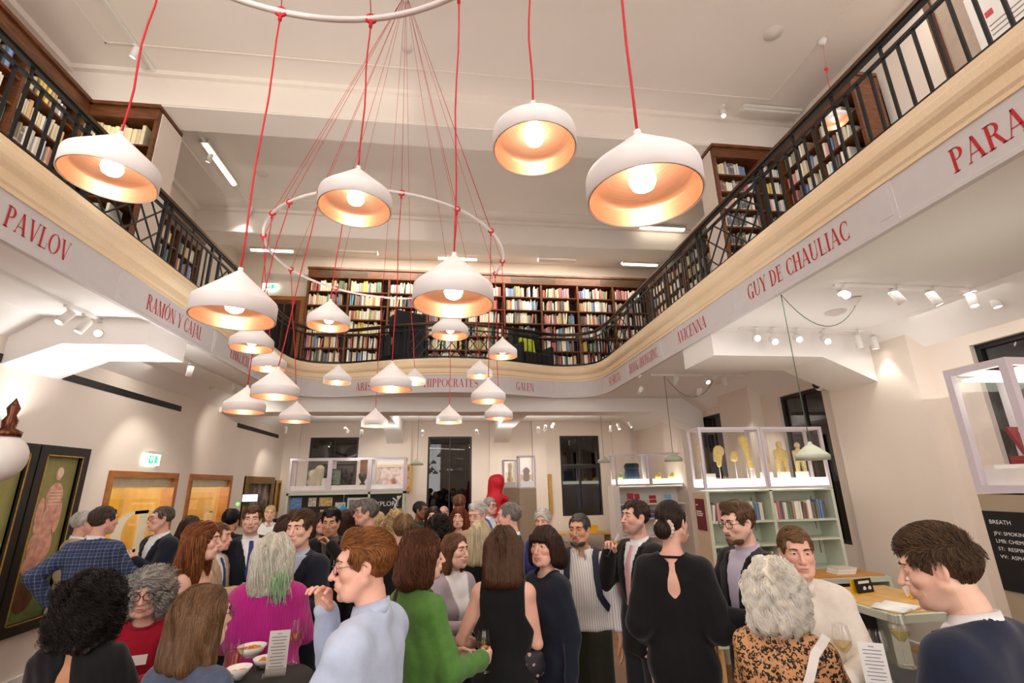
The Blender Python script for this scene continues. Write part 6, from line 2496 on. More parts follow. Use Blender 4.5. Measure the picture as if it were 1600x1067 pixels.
# ---- one relaxed hand and one gripping hand, modelled once (left hand, palm down, thumb to +x)
def hand_mesh(curl, thumb_in=0.0, spread=0.0, h=0.0042):
    s = SDF((-0.075, -0.05, -0.12), (0.09, 0.23, 0.06), h)
    s.cone((0, -0.03, 0), (0, 0.02, 0), 0.026, 0.029, 0.01, ((0, 0, 1), 0.75))
    s.cone((0.012, 0.03, -0.002), (0.018, 0.085, 0), 0.026, 0.024, 0.012, ((0, 0, 1), 0.5))
    s.cone((-0.014, 0.03, -0.002), (-0.018, 0.08, 0), 0.025, 0.022, 0.012, ((0, 0, 1), 0.5))
    for x, L, r, cc in ((0.030, 0.072, 0.0088, 0.85), (0.0105, 0.081, 0.0092, 1.0), (-0.0095, 0.075, 0.0088, 1.08), (-0.0285, 0.058, 0.0077, 1.15)):
        p = Vector((x, 0.088 - abs(x - 0.01) * 0.25, 0.001))
        a = 0.0
        fx = (x - 0.003) * (1.2 + spread * 6)
        for seg, (fr, cu) in enumerate(((0.44, 0.8), (0.32, 1.0), (0.24, 0.7))):
            a += curl * cu * cc
            q = p + Vector((fx * 0.35 * fr * 2 * math.cos(a), math.cos(a) * L * fr, -math.sin(a) * L * fr))
            s.cone(p, q, r * (1 - 0.09 * seg), r * (0.95 - 0.09 * seg), 0.0045)
            p = q
    a = Vector((0.026, 0.022, -0.004))
    b = Vector((0.050 - 0.012 * thumb_in, 0.052, -0.014 - 0.02 * thumb_in))
    c = Vector((0.057 - 0.03 * thumb_in, 0.082, -0.022 - 0.028 * thumb_in))
    d = Vector((0.056 - 0.045 * thumb_in, 0.105, -0.03 - 0.034 * thumb_in))
    s.cone(a, b, 0.016, 0.0115, 0.012).cone(b, c, 0.0115, 0.0098, 0.005).cone(c, d, 0.0098, 0.0082, 0.004)
    return s.mesh()


HANDS = {'relaxed': hand_mesh(0.32, 0.15), 'grip': hand_mesh(1.0, 0.75), 'open': hand_mesh(0.1, -0.1, 0.6), 'loose': hand_mesh(0.6, 0.5)}


def to_world(P, M4):
    A = np.array(M4)
    return P @ A[:3, :3].T + A[:3, 3]


# ---- heads
def build_head(h, p):
    """face looks along +y; origin in the middle of the head"""
    s = SDF((-0.115, -0.135, -0.20), (0.115, 0.145, 0.135), h)
    fw = p.get('face_w', 1.0)
    fem = p.get('fem', False)
    s.ell((0, -0.016, 0.032), (0.076, 0.096, 0.086), 0)
    s.ell((0, 0.026, -0.028), (0.061 * fw, 0.062, 0.088), 0.03)
    jw = (0.040 if fem else 0.047) * fw
    s.cone((-jw * 0.55, 0.045, -0.088), (jw * 0.55, 0.045, -0.088), 0.030, 0.030, 0.03)
    for sx in (-1, 1):
        s.cone((sx * 0.056 * fw, 0.0, -0.045), (sx * 0.03 * fw, 0.055, -0.092), 0.024 if fem else 0.028, 0.022, 0.025)
        s.ell((sx * 0.042 * fw, 0.056, -0.022), (0.024, 0.026, 0.024), 0.02)
    s.ell((0, 0.078, -0.105), (0.018, 0.016, 0.016), 0.018)
    s.cone((-0.034, 0.076, 0.030), (0.034, 0.076, 0.030), 0.0125 if fem else 0.0155, 0.0125 if fem else 0.0155, 0.016)
    for sx in (-1, 1):
        s.ell((sx * 0.032, 0.098, 0.007), (0.021, 0.019, 0.0145), 0.010, op='sub')
        s.cone((sx * 0.022, 0.0715, 0.0085), (sx * 0.042, 0.0690, 0.0075), 0.0115, 0.0105, 0.004)
    nl = p.get('nose', 1.0)
    s.cone((0, 0.084, 0.022), (0, 0.088 + 0.022 * nl, -0.030), 0.0075, 0.0112, 0.009)
    s.ell((0, 0.090 + 0.022 * nl, -0.034), (0.0115, 0.0115, 0.010), 0.006)
    for sx in (-1, 1):
        s.ell((sx * 0.0125, 0.096, -0.036), (0.0085, 0.011, 0.0085), 0.005)
    # lips
    s.ell((0, 0.086, -0.064), (0.030, 0.018, 0.022), 0.012)
    s.cone((-0.015, 0.0965, -0.0625), (0.015, 0.0965, -0.0625), 0.0042, 0.0042, 0.003, ((0, 1, 0), 0.95))
    s.ell((0, 0.0975, -0.0725), (0.0155, 0.0075, 0.0050), 0.003)
    s.cone((-0.022, 0.1045, -0.0672), (0.022, 0.1045, -0.0672), 0.0045, 0.0045, 0.002, ((0, 0, 1), 0.55), op='sub')
    # ears
    for sx in (-1, 1):
        Re = Matrix.Rotation(sx * 0.35, 3, 'Z') @ Matrix.Rotation(0.15, 3, 'X')
        s.ell((sx * 0.078, -0.012, -0.006), (0.009, 0.0185, 0.031), 0.006, Re)
        s.ell((sx * 0.087, -0.006, -0.004), (0.007, 0.010, 0.018), 0.004, Re, op='sub')
    # neck stump
    nr = 0.050 if fem else 0.058
    s.cone((0, -0.022, -0.06), (0, -0.030, -0.145), nr * 0.98, nr * 0.97, 0.022)
    P, Q = s.mesh()
    lip = np.exp(-((P[:, 0] / 0.019) ** 4) - ((P[:, 2] + 0.0675) / 0.0078) ** 4) * (P[:, 1] > 0.085) * p.get('lips', 0.75 if fem else 0.4)
    lip = np.maximum(lip, 1.5 * np.exp(-((P[:, 0] / 0.022) ** 6) - ((P[:, 2] + 0.0672) / 0.0021) ** 2) * (P[:, 1] > 0.085))
    blush = np.exp(-(((np.abs(P[:, 0]) - 0.045) / 0.02) ** 2) - ((P[:, 2] + 0.028) / 0.022) ** 2) * (P[:, 1] > 0.02) * 0.8
    blush += np.exp(-((P[:, 0] / 0.014) ** 2) - ((P[:, 2] + 0.033) / 0.014) ** 2) * (P[:, 1] > 0.1) * 0.6
    blush += (np.abs(P[:, 0]) > 0.074) * (np.abs(P[:, 2] + 0.006) < 0.035) * 0.5
    sm_ = p.get('smile', 0.0)
    wm = np.exp(-((P[:, 2] + 0.067) / 0.018) ** 2) * (P[:, 1] > 0.06)
    P = P.copy()
    P[:, 2] += sm_ * 0.0085 * np.minimum((P[:, 0] / 0.022) ** 2, 1.6) * wm
    P[:, 0] *= 1 + 0.10 * sm_ * wm
    wc = np.exp(-((np.abs(P[:, 0]) - 0.04) / 0.016) ** 2 - ((P[:, 2] + 0.03) / 0.018) ** 2) * (P[:, 1] > 0.02)
    P[:, 1] += 0.004 * sm_ * wc
    st = np.zeros(len(P))
    if p.get('stubble'):
        st = np.clip((-0.03 - P[:, 2]) / 0.02, 0, 1) * (P[:, 1] > -0.02) * np.clip((P[:, 2] + 0.135) / 0.02, 0, 1) * p['stubble']
    return P, Q, lip, blush, st


def hair_field(p, h):
    st = p['style']
    v = p.get('vol', 0.012)
    L = p.get('len', 0.2)
    z0 = -0.16 if st in ('short', 'crop', 'bald', 'bun') else -L - 0.12
    rr = 0.13 + v * 1.6 + (0.09 if st in ('curly', 'wavy') else 0.03)
    s = SDF((-rr, -rr - 0.03, z0), (rr, rr, 0.15 + v * 1.5), h)
    X, Y, Z = np.meshgrid(*s.ax, indexing='ij', sparse=True)
    full = np.zeros(s.F.shape, np.float32)
    if st in ('short', 'crop', 'bald', 'bun'):
        s.ell((0, -0.018, 0.036), (0.0775 + v * 0.75, 0.098 + v, 0.086 + v), 0)
        if p.get('quiff'):
            s.cone((-0.038, 0.042, 0.106), (0.038, 0.042, 0.106), 0.017 + v * 0.3, 0.017 + v * 0.3, 0.03)
        s.ell((0, 0.118, -0.03 + p.get('hairline', 0.0)), (0.072, 0.078, 0.106), 0.012, op='sub')
        if not p.get('fem'):
            for sx in (-1, 1):
                s.ell((sx * 0.05, 0.085, 0.055), (0.026, 0.04, 0.035), 0.012, op='sub')
        keep = -0.032 + np.clip(Y, -0.1, 0.1) * 0.72
        m = keep - Z + full
        if not p.get('fem'):
            m = np.maximum(m, Y - (0.042 + np.clip(Z - 0.015, 0, 0.12) * 0.95) + full)
        s.F = np.maximum(s.F, (m * 0.8).astype(np.float32))
        # round the ears free
        for sx in (-1, 1):
            s.ell((sx * 0.088, -0.006, -0.008), (0.026, 0.030, 0.040), 0.006, op='sub')
            if not p.get('fem'):
                s.cone((sx * 0.072, 0.014, 0.02), (sx * 0.070, 0.016, -0.012), 0.006, 0.004, 0.006)
        if st == 'bald':
            s.ell((0, 0.0, 0.10), (0.085, 0.105, 0.085), 0.01, op='sub')
        if st == 'bun':
            s.ell((0, -0.125, -0.035), (0.05, 0.042, 0.05), 0.012)
    else:
        s.ell((0, -0.018, 0.036), (0.0775 + v, 0.098 + v, 0.086 + v), 0)
        w = p.get('w', 0.05)
        for sx in (-1, 0, 1):
            s.cone((sx * 0.055, -0.05, 0.0), (sx * (0.055 + p.get('flare', 0.01)), -0.085 + p.get('fwd', 0.0), -L), 0.052 + v, p.get('tip', 0.04) + v * 0.6, 0.03)
        for sx in (-1, 1):
            sl = p.get('side', 1.0)
            if sl:
                s.cone((sx * 0.07, 0.005, 0.01), (sx * (0.078 + p.get('flare', 0.01)), -0.005 + p.get('fwd', 0.0), -L * sl), 0.026 + v, 0.022 + v, 0.03)
        s.ell((0, 0.105, -0.03 + p.get('hairline', 0.0)), (0.058, 0.085, 0.098), 0.015, op='sub')
        s.cone((0, 0.10, -0.05), (0, 0.10, -0.40), 0.066, 0.075, 0.015, op='sub')
        if p.get('fringe'):
            s.cone((-0.045, 0.072, 0.06), (0.045, 0.072, 0.06), 0.022, 0.022, 0.015)
            s.cone((-0.045, 0.088, 0.045), (0.045, 0.088, 0.045), 0.012, 0.012, 0.012)
        if st == 'curly':
            s.ripple(0.008, 85, 5, 1.0)
            s.ripple(0.006, 120, 8, 0.8)
        else:
            s.ripple(0.004, 70, 5, 0.15)
    return s


def hair_strands(s, p, n, seed):
    r = np.random.default_rng(seed)
    P, Q = s.mesh()
    if len(P) == 0:
        return None
    st = p['style']
    steps = p.get('steps', 16)
    stepl = p.get('stepl', 0.013)
    top = P[(P[:, 2] > (-0.03 if st in ('long', 'wavy', 'curly', 'bob') else -0.2))]
    if st in ('short', 'crop') and not p.get('fem'):
        top = top[~((np.abs(top[:, 0]) > 0.055) & (top[:, 2] < 0.035) & (top[:, 1] > -0.045))]
    A = top[r.integers(0, len(top), n)]
    pos = A.copy()
    comb = np.array(p.get('comb', (0, -0.7, -0.3)), float)
    track = [pos.copy()]
    part = p.get('part', 0.0)
    rnd = r.normal(0, 0.25, (n, 3))
    nst = (r.uniform(0.6, 1.0, n) * steps).astype(int)
    if st in ('short', 'crop'):
        nst = np.where(A[:, 2] < 0.04, np.minimum(nst, 2), nst)
    for i in range(steps):
        g = s.grad(pos)
        d = np.tile(np.array([0, 0, -1.0]), (n, 1))
        up = np.clip((pos[:, 2:3] - 0.03) / 0.06, 0, 1)
        cb = np.tile(comb, (n, 1))
        if part is not None:
            cb[:, 0] += np.sign(pos[:, 0] - part) * 0.7
        d = d * (1 - up) + cb * up + rnd * p.get('mess', 0.5)
        d = d - g * (d * g).sum(1, keepdims=True) * p.get('stick', 1.0)
        d /= np.linalg.norm(d, axis=1, keepdims=True) + 1e-6
        if p.get('lift'):
            d = d + g * p['lift']
        pos = pos + d * stepl
        if not p.get('lift'):
            f = s.value(pos)
            pos = pos - s.grad(pos) * np.clip(f - 0.003, -0.02, 0.004)[:, None]
        live = (i < nst)
        pos = np.where(live[:, None], pos, track[-1])
        track.append(pos.copy())
    T = np.stack(track, 1)  # n, k, 3
    k = T.shape[1]
    ca = p.get('curl', 0.0)
    if ca:
        cf = p.get('cfreq', 1.1)
        ph = r.uniform(0, 6.28, n)
        th = np.arange(k)[None, :] * cf * r.uniform(0.8, 1.25, n)[:, None] + ph[:, None]
        amp = ca * np.minimum(1, np.arange(k) / 3.0)[None, :] * r.uniform(0.5, 1.4, n)[:, None]
        g0 = s.grad(T[:, 0])
        side = np.cross(g0, [0, 0, 1.0])
        side /= np.linalg.norm(side, axis=1, keepdims=True) + 1e-6
        T = T + side[:, None, :] * (amp * np.cos(th))[..., None] + g0[:, None, :] * (amp * (np.sin(th) + 0.6))[..., None]
    w = p.get('sw', 0.0022)
    tang = np.gradient(T, axis=1)
    tang /= np.linalg.norm(tang, axis=2, keepdims=True) + 1e-6
    e1 = np.cross(tang, np.array([0.3, 0.2, 0.93]))
    e1 /= np.linalg.norm(e1, axis=2, keepdims=True) + 1e-6
    e2 = np.cross(tang, e1)
    rad = w * (1 - 0.75 * (np.arange(k) / (k - 1)) ** 2)[None, :, None]
    V = np.stack([T + (e1 * math.cos(a) + e2 * math.sin(a)) * rad for a in (0.0, 2.094, 4.189)], 2)  # n,k,3,3
    V = V.reshape(-1, 3)
    base = (np.arange(n)[:, None] * k + np.arange(k - 1)[None, :]) * 3
    F = []
    for a in range(3):
        b = (a + 1) % 3
        F.append(np.stack([base + a, base + b, base + 3 + b, base + 3 + a], -1).reshape(-1, 4))
    F = np.concatenate(F)
    hv = np.repeat(r.uniform(0, 1, n), k * 3)
    return V, F, hv


def ik(sh, wr, l1, l2, pole):
    sh, wr, pole = Vector(sh), Vector(wr), Vector(pole)
    d = wr - sh
    L = d.length
    mx = (l1 + l2) * 0.985
    if L > mx:
        wr = sh + d * (mx / L)
        d = wr - sh
        L = mx
    u = d / L
    a = (l1 * l1 - l2 * l2 + L * L) / (2 * L)
    hgt = math.sqrt(max(0.0, l1 * l1 - a * a))
    pl = pole - u * pole.dot(u)
    pl.normalize()
    return sh + u * a + pl * hgt, wr


ARMS = {'hang': ((0.27, 0.05, 0.86), (0.25, -1, 0), 'relaxed'), 'hold': ((0.17, 0.31, 1.20), (0.8, -0.6, -0.8), 'grip'), 'mouth': ((0.08, 0.20, 1.46), (0.7, 0.2, -0.9), 'loose'),
        'pocket': ((0.24, 0.06, 0.93), (0.6, -1, 0), 'relaxed'), 'front': ((0.06, 0.27, 1.12), (0.8, -0.6, -0.3), 'loose'), 'fold': ((-0.06, 0.24, 1.18), (0.9, -0.2, -0.6), 'loose'),
        'chest': ((0.05, 0.26, 1.32), (0.9, 0, -0.7), 'relaxed'), 'hip': ((0.28, 0.0, 1.02), (1, -0.7, 0), 'loose'), 'gest': ((0.14, 0.36, 1.22), (0.7, -0.3, -0.8), 'open')}
PN = [0]


def person(label, cx, top, chin, hd, w=None, yaw=0, pitch=0, roll=0, skin='fair', fem=False, hair=None, hcol=('#2b1a12', '#5a3a26'), tops=None, legs='trousers', legm=None,
           arms=('hang', 'hang'), lean=0.0, h=None, near=False, build=1.0, strands=0, specs=None, beard=None, badge=None, stubble=0, head=None, hands=(None, None), sleeve='long', shoes=True, twist=0, nose=1.0, brow=True, hem=None, key=False, smile=0.25):
    PN[0] += 1
    seed = PN[0]
    w = w * 1.06 if w else F_PX * 0.25 / (chin - top)
    h = h or (0.0098 if near else 0.0165)
    hh = 0.0038 if near else (0.0062 if w < 4.2 else 0.008)
    hc_w = atW(cx, (top + chin) / 2 + (chin - top) * 0.02, w)
    hd = hd - math.degrees(math.atan2(hc_w.x, hc_w.y))
    pel = Vector((0, 0, 0.96))
    Rl = Matrix.Rotation(-math.radians(lean), 3, 'X')

    def LN(v):
        v = Vector(v)
        return pel + Rl @ (v - pel) if v.z > 0.96 else v
    Rn = Matrix.Rotation(math.radians(yaw), 3, 'Z') @ Matrix.Rotation(math.radians(pitch), 3, 'X') @ Matrix.Rotation(math.radians(roll), 3, 'Y')
    pv = Vector((0, -0.025, 1.53))
    HC = LN(pv + Rn @ (Vector((0, 0.02, 1.665)) - pv))
    s = hc_w.z / HC.z
    s = max(0.86, min(1.1, s))
    Rz = Matrix.Rotation(math.radians(hd), 3, 'Z')
    off = Rz @ Vector((HC.x, HC.y, 0)) * s
    root = Vector((hc_w.x - off.x, hc_w.y - off.y, 0))
    W4 = Matrix.Translation(root) @ Matrix.Rotation(math.radians(hd), 4, 'Z') @ Matrix.Scale(s, 4)
    hs = (0.4 + 0.6 / s)
    Rh = Rl @ Matrix.Rotation(math.radians(yaw), 3, 'Z') @ Matrix.Rotation(math.radians(pitch), 3, 'X') @ Matrix.Rotation(math.radians(roll), 3, 'Y')
    H4 = Matrix.Translation(HC) @ Rh.to_4x4() @ Matrix.Scale(hs, 4)
    # joints
    b = build
    sw = (0.148 if fem else 0.172) * (0.7 + 0.3 * b)
    shl, shr = LN((-sw, -0.01, 1.412)), LN((sw, -0.01, 1.412))
    A = []
    for k, sh in enumerate((shl, shr)):
        sx = -1 if k == 0 else 1
        a = arms[k]
        tgt, pole, hk = ARMS[a] if isinstance(a, str) else a
        hk = hands[k] or hk
        tgt = LN((tgt[0] * sx, tgt[1], tgt[2])) if not (isinstance(a, tuple) and len(a) > 3) else Vector(tgt)
        el, wr = ik(sh, tgt, 0.285, 0.255, (pole[0] * sx, pole[1], pole[2]))
        A.append((sh, el, wr, hk, sx))
    pts = [HC, Vector((0.3, 0.2, 0.0)), Vector((-0.3, -0.22, 0))] + [p for a in A for p in a[:3]]
    flare = 0.12 if legs in ('skirt', 'dress') else 0.0
    lo = [min(p[i] for p in pts) - 0.13 - (flare if i < 2 else 0) for i in range(3)]
    hi = [max(p[i] for p in pts) + 0.13 + (flare if i < 2 else 0) for i in range(3)]
    lo[2], hi[2] = -0.01, HC.z - 0.02
    lo[1] = min(lo[1], -0.24)
    hi[1] = max(hi[1], 0.26)

    def grid():
        return SDF(lo, hi, h)
    fx = ((0, 1, 0), 0.72)
    gt = grid()
    hipw = 0.112 * b if fem else 0.105 * b
    gt.cone((-0.07, 0, 0.94), (0.07, 0, 0.94), hipw, hipw, 0.03, ((0, 1, 0), 0.85))
    wz = LN((0, 0, 1.12))
    gt.cone((-0.05, wz.y, wz.z), (0.05, wz.y, wz.z), (0.088 if fem else 0.105) * b, (0.088 if fem else 0.105) * b, 0.06, fx)
    c1, c2 = LN((-0.07, 0.005, 1.26)), LN((0.07, 0.005, 1.26))
    gt.cone(c1, c2, 0.112 * b, 0.112 * b, 0.06, fx)
    gt.cone((0, 0, 0.95), LN((0, 0, 1.33)), 0.10 * b, 0.10 * b, 0.04, fx)
    gt.cone(LN((-sw + 0.05, -0.015, 1.375)), LN((sw - 0.05, -0.015, 1.375)), 0.068, 0.068, 0.05, ((0, 1, 0), 0.9))
    nb = LN((0, -0.022, 1.492))
    for a in (shl, shr):
        gt.cone(a.lerp(nb, 0.15), nb - Vector((0, 0, 0.012)), 0.05, 0.04, 0.035)
    if fem:
        for sx in (-1, 1):
            gt.ell(LN((sx * 0.066, 0.075, 1.25)), (0.052, 0.042, 0.052), 0.04)
    elif b > 1.05:
        gt.ell(LN((0, 0.06, 1.1)), (0.12 * b, 0.10 * b, 0.14), 0.05)
    FT = gt.F
    ga = grid()
    k_arm = 0.82 if fem else 0.92
    for sh, el, wr, hk, sx in A:
        ga.ell(sh, (0.058 * k_arm, 0.056 * k_arm, 0.056 * k_arm), 0.02)
        ga.cone(sh, el, 0.052 * k_arm * (0.8 + 0.2 * b), 0.041 * k_arm, 0.02)
        ga.cone(el, wr, 0.042 * k_arm, 0.029 * k_arm, 0.012)
    FA = ga.F
    gl = grid()
    gl.cone((-0.07, 0, 0.94), (0.07, 0, 0.94), hipw, hipw, 0.03, ((0, 1, 0), 0.85))
    gs = grid()
    for sx in (-1, 1):
        hp, kn, an = (sx * 0.09, 0, 0.9), (sx * 0.105, 0.02, 0.50), (sx * 0.11, -0.02, 0.09)
        gl.cone(hp, kn, 0.088 * (0.6 + 0.4 * b), 0.060, 0.03)
        gl.cone(kn, an, 0.060, 0.040, 0.02)
        gl.cone((sx * 0.105, -0.01, 0.38), (sx * 0.108, -0.02, 0.25), 0.058, 0.048, 0.03)
        gs.cone((sx * 0.11, -0.05, 0.045), (sx * 0.125, 0.15, 0.035), 0.042, 0.036, 0.02)
        gs.cone((sx * 0.11, -0.03, 0.1), (sx * 0.11, -0.03, 0.05), 0.042, 0.044, 0.02)
    FL, FS_ = gl.F, gs.F
    gn = grid()
    gn.cone(nb - Vector((0, 0, 0.05)), HC + Rh @ Vector((0, -0.03, -0.10)), 0.062 if not fem else 0.052, 0.055 if not fem else 0.048, 0.01)

    def smin(a, c, k):
        q = np.clip(0.5 + 0.5 * (c - a) / k, 0, 1)
        return c * (1 - q) + a * q - k * q * (1 - q)
    g = grid()
    TA = smin(FT, FA, 0.03)
    g.F = smin(smin(smin(TA, FL, 0.02), gn.F, 0.03), FS_ + 0.006, 0.02)
    P, Q = g.mesh()
    parts = [(to_world(P, W4), Q, 0)]
    nz = len(P)
    hp = dict(head or {})
    hp['fem'] = fem
    hp['stubble'] = stubble
    hp['nose'] = nose
    hp['smile'] = smile
    HP, HQ, lip, blush, stb = build_head(hh, hp)
    WH = W4 @ H4
    parts.append((to_world(HP, WH), HQ, 0))
    lips, blu, sts = [np.zeros(nz), lip], [np.zeros(nz), blush], [np.zeros(nz), stb]
    HAND_AT = []
    for sh, el, wr, hk, sx in A:
        HPm, HQm = HANDS[hk]
        d = (wr - el).normalized()
        # palm turned towards the body
        inward = Vector((-sx, 0.0, 0.0)) if hk in ('relaxed', 'loose', 'open') else Vector((-sx * 0.8, 0.5, 0.0))
        zax = -(inward - d * inward.dot(d)).normalized()
        xax = d.cross(zax)
        Mx = Matrix((xax, d, zax)).transposed().to_4x4()
        Mx.translation = wr + d * 0.0
        mirror = Matrix.Diagonal((1 if sx < 0 else -1, 1, 1, 1))
        sc_ = Matrix.Scale(0.92 if fem else 1.0, 4)
        M4 = W4 @ Mx @ mirror @ sc_
        q = HQm if M4.determinant() > 0 else HQm[:, ::-1]
        parts.append((to_world(HPm, M4), q, 0))
        z = np.zeros(len(HPm))
        lips.append(z)
        blu.append(z + 0.15)
        sts.append(z)
        HAND_AT.append(M4 @ Vector((0.012, 0.075, -0.035)))
    sk = skin_mat(skin)
    # work in coordinates local to the person's feet
    for i in range(len(parts)):
        parts[i] = (parts[i][0] - np.array(root), parts[i][1], parts[i][2])
    body = np_mesh('person', parts, sk, None, {'lip': np.concatenate(lips), 'blush': np.concatenate(blu), 'stubble': np.concatenate(sts)}, root)
    tag(body, label, 'person')
    body['_s'] = s
    Wl = Matrix.Translation(-root) @ W4
    WHl = Matrix.Translation(-root) @ WH
    # ---- clothes
    X, Y, Z = np.meshgrid(*g.ax, indexing='ij', sparse=True)
    rip = grid()
    rip.F[:] = 0
    rip.ripple(1.0, 26, seed)

    def layer(nm, F, grow, mat, zmin=None, zmax=None, fold=0.0035, neck=True, mask=None):
        q = grid()
        q.F = F - grow + rip.F * fold
        if zmin is not None:
            q.F = np.maximum(q.F, zmin - Z)
        if zmax is not None:
            q.F = np.maximum(q.F, Z - zmax)
        if neck:
            q.cone(nb + Vector((0, 0.012, 0.0)), HC, 0.066 if not fem else 0.074, 0.075, 0.006, op='sub')
        if neck:
            q.F = np.maximum(q.F, np.where((X - nb.x) ** 2 + (Y - nb.y) ** 2 < 0.0196, (Z - (nb.z + 0.022) + (Y - nb.y) * 0.45) * 0.9, -1.0))
        if mask is not None:
            q.F = np.maximum(q.F, mask)
        if nm in ('dress', 'top') and key:
            q.cone((0, -0.086, 1.452), (0, -0.112, 1.32), 0.016, 0.046, 0.0, op='sub').cone((0, -0.112, 1.32), (0, -0.108, 1.245), 0.046, 0.016, 0.0, op='sub')
        P_, Q_ = q.mesh()
        if len(Q_) == 0:
            return None
        return np_mesh(nm, [(to_world(P_, Wl), Q_, 0)], mat, body)
    # frame of the leaning torso for masks
    yb = (Z - 0.96) * math.sin(math.radians(lean))
    armcut = None

    def collar_band(mat, gap):
        n = 28
        rin = 0.060 if not fem else 0.053
        ax = ((HC + Rh @ Vector((0, -0.03, -0.10))) - nb).normalized()
        mb = MB()
        rows = []
        for i in range(n + 1):
            a = -PI / 2 + (PI - gap) * (2 * i / n - 1)   # -90 deg is the back
            fr_ = (math.sin(a) + 1) / 2                    # 0 back .. 1 front
            cx_, sy_ = math.cos(a), math.sin(a)
            drop = 0.032 * fr_
            r0, r1, r2 = rin + 0.010, rin + 0.002, rin + 0.016 + 0.006 * fr_
            pt = fr_ ** 6 * 0.020
            prof = [(r0, -0.022 - drop), (r1, 0.050 - drop), (r1 + 0.004, 0.055 - drop), (r2, -0.004 - drop - pt), (r2 - 0.003, -0.004 - drop - pt), (r1 + 0.003, 0.047 - drop)]
            rows.append([nb + Vector((cx_ * r, sy_ * r + 0.010, z)) + ax * 0 for r, z in prof])
        vs = [Wl @ v for row in rows for v in row]
        k = 6
        fs = []
        for i in range(n):
            for j in range(k):
                j2 = (j + 1) % k
                fs.append((i * k + j, i * k + j2, (i + 1) * k + j2, (i + 1) * k + j))
        fs += [tuple(range(k)), tuple(range(n * k, n * k + k))]
        mb.add(vs, fs, 0, True)
        mb.build('collar', mat, body)
    tl = tops or []
    for ti in tl:
        nm, mat = ti['n'], ti['m']
        grow = ti.get('g', 0.014)
        zmin = ti.get('hem', 0.93)
        sl = ti.get('sleeve', 'long')
        F = FT
        if sl == 'long':
            F = TA
        elif sl in ('short', 'elbow', 'three'):
            fr = {'short': 0.55, 'elbow': 1.0, 'three': 1.5}[sl]
            gg = grid()
            for sh, el, wr, hk, sx in A:
                gg.ell(sh, (0.06, 0.058, 0.058), 0.02)
                gg.cone(sh, sh.lerp(el, min(1, fr)), 0.053 * k_arm, 0.046 * k_arm, 0.02)
                if fr > 1:
                    gg.cone(el, el.lerp(wr, fr - 1), 0.044, 0.04, 0.01)
            F = smin(FT, gg.F, 0.03)
        elif sl == 'puff':
            gg = grid()
            for sh, el, wr, hk, sx in A:
                gg.cone(sh, sh.lerp(el, 0.6), 0.060, 0.060, 0.02)
                gg.cone(sh.lerp(el, 0.6), el, 0.060, 0.066, 0.02)
                gg.cone(el, el.lerp(wr, 0.45), 0.066, 0.055, 0.02)
                gg.cone(el.lerp(wr, 0.45), wr, 0.045, 0.034, 0.02)
            F = smin(FT, gg.F, 0.03)
        if ti.get('skirt'):
            zh, rad = ti['skirt']
            gg = grid()
            gg.cone((0, 0, 0.98), (0, 0, zh), 0.135 * b, rad, 0.04, ((0, 1, 0), 0.85))
            F = smin(F, gg.F, 0.04)
            zmin = zh
        elif zmin < 0.9:
            gg = grid()
            gg.cone((-0.05, 0, 0.98), (-0.055, 0, zmin - 0.05), 0.115 * b, 0.125 * b, 0.03, ((0, 1, 0), 0.85))
            gg.cone((0.05, 0, 0.98), (0.055, 0, zmin - 0.05), 0.115 * b, 0.125 * b, 0.03, ((0, 1, 0), 0.85))
            F = smin(F, gg.F, 0.03)
        zx = None
        mask = None
        if ti.get('off_shoulder'):
            mask = (Z - 1.335) + 0 * X * Y
        elif sl == 'none':
            mask = (np.abs(X) - (sw - 0.012 + np.maximum(0, 1.30 - Z) * 0.55)) + 0 * Y
        layer(nm, F, grow, mat, zmin, zx, ti.get('fold', 0.0035), True, mask)
        if ti.get('v'):
            # shirt front, tie and lapels
            vz, vw = ti['v'] if isinstance(ti['v'], tuple) else (1.15, 0.085)
            half_w = np.clip((Z - vz) / (1.47 - vz), 0, 1) * vw
            fr = 0.02 - Y + yb
            front = (np.abs(X) - half_w) + 0 * Y
            if ti.get('shirt'):
                layer('shirt_front', FT, grow + 0.006, ti['shirt'], vz, nb.z + 0.005, 0.002, False, np.maximum(front, fr))
                collar_band(ti['shirt'], 0.0)
            if ti.get('tie'):
                tw = 0.018 + np.clip((1.50 - Z) / 0.4, 0, 1) * 0.022
                layer('tie', FT, grow + 0.013, ti['tie'], vz + 0.012, nb.z - 0.012, 0.001, False, np.maximum((np.abs(X) - tw) + 0 * Y, fr))
            if ti.get('lapel', True):
                bw = 0.022 + 0.028 * np.clip((Z - vz) / 0.3, 0, 1) * np.clip((1.44 - Z) / 0.05, 0, 1)
                lap = np.maximum(np.abs(np.abs(X) - half_w - bw * 0.8) - bw, fr)
                layer('lapels', FT, grow + 0.012, mat, vz - 0.01, None, 0.001, True, lap)
        if ti.get('collar'):
            collar_band(ti.get('cm', mat), 0.35 if ti['collar'] == 'open' else 0.08)
    if near and tl and not any(t_.get('collar') or t_.get('shirt') or t_.get('off_shoulder') for t_ in tl):
        ti = tl[0]
        a_ = np.linspace(0, 2 * PI, 41)[:-1]
        rr_ = 0.070 if fem else 0.066
        P_ = np.stack([nb.x + rr_ * np.cos(a_), nb.y + 0.010 + rr_ * np.sin(a_), nb.z - 0.004 - 0.03 * (np.sin(a_) + 1) / 2], 1)
        gq = grid()
        gq.F = FT
        for it in range(3):
            v_ = gq.value(P_)
            P_ = P_ - gq.grad(P_) * np.clip(v_ - ti.get('g', 0.014), -0.03, 0.03)[:, None]
        P_ = (P_ + np.roll(P_, 1, 0) + np.roll(P_, -1, 0)) / 3
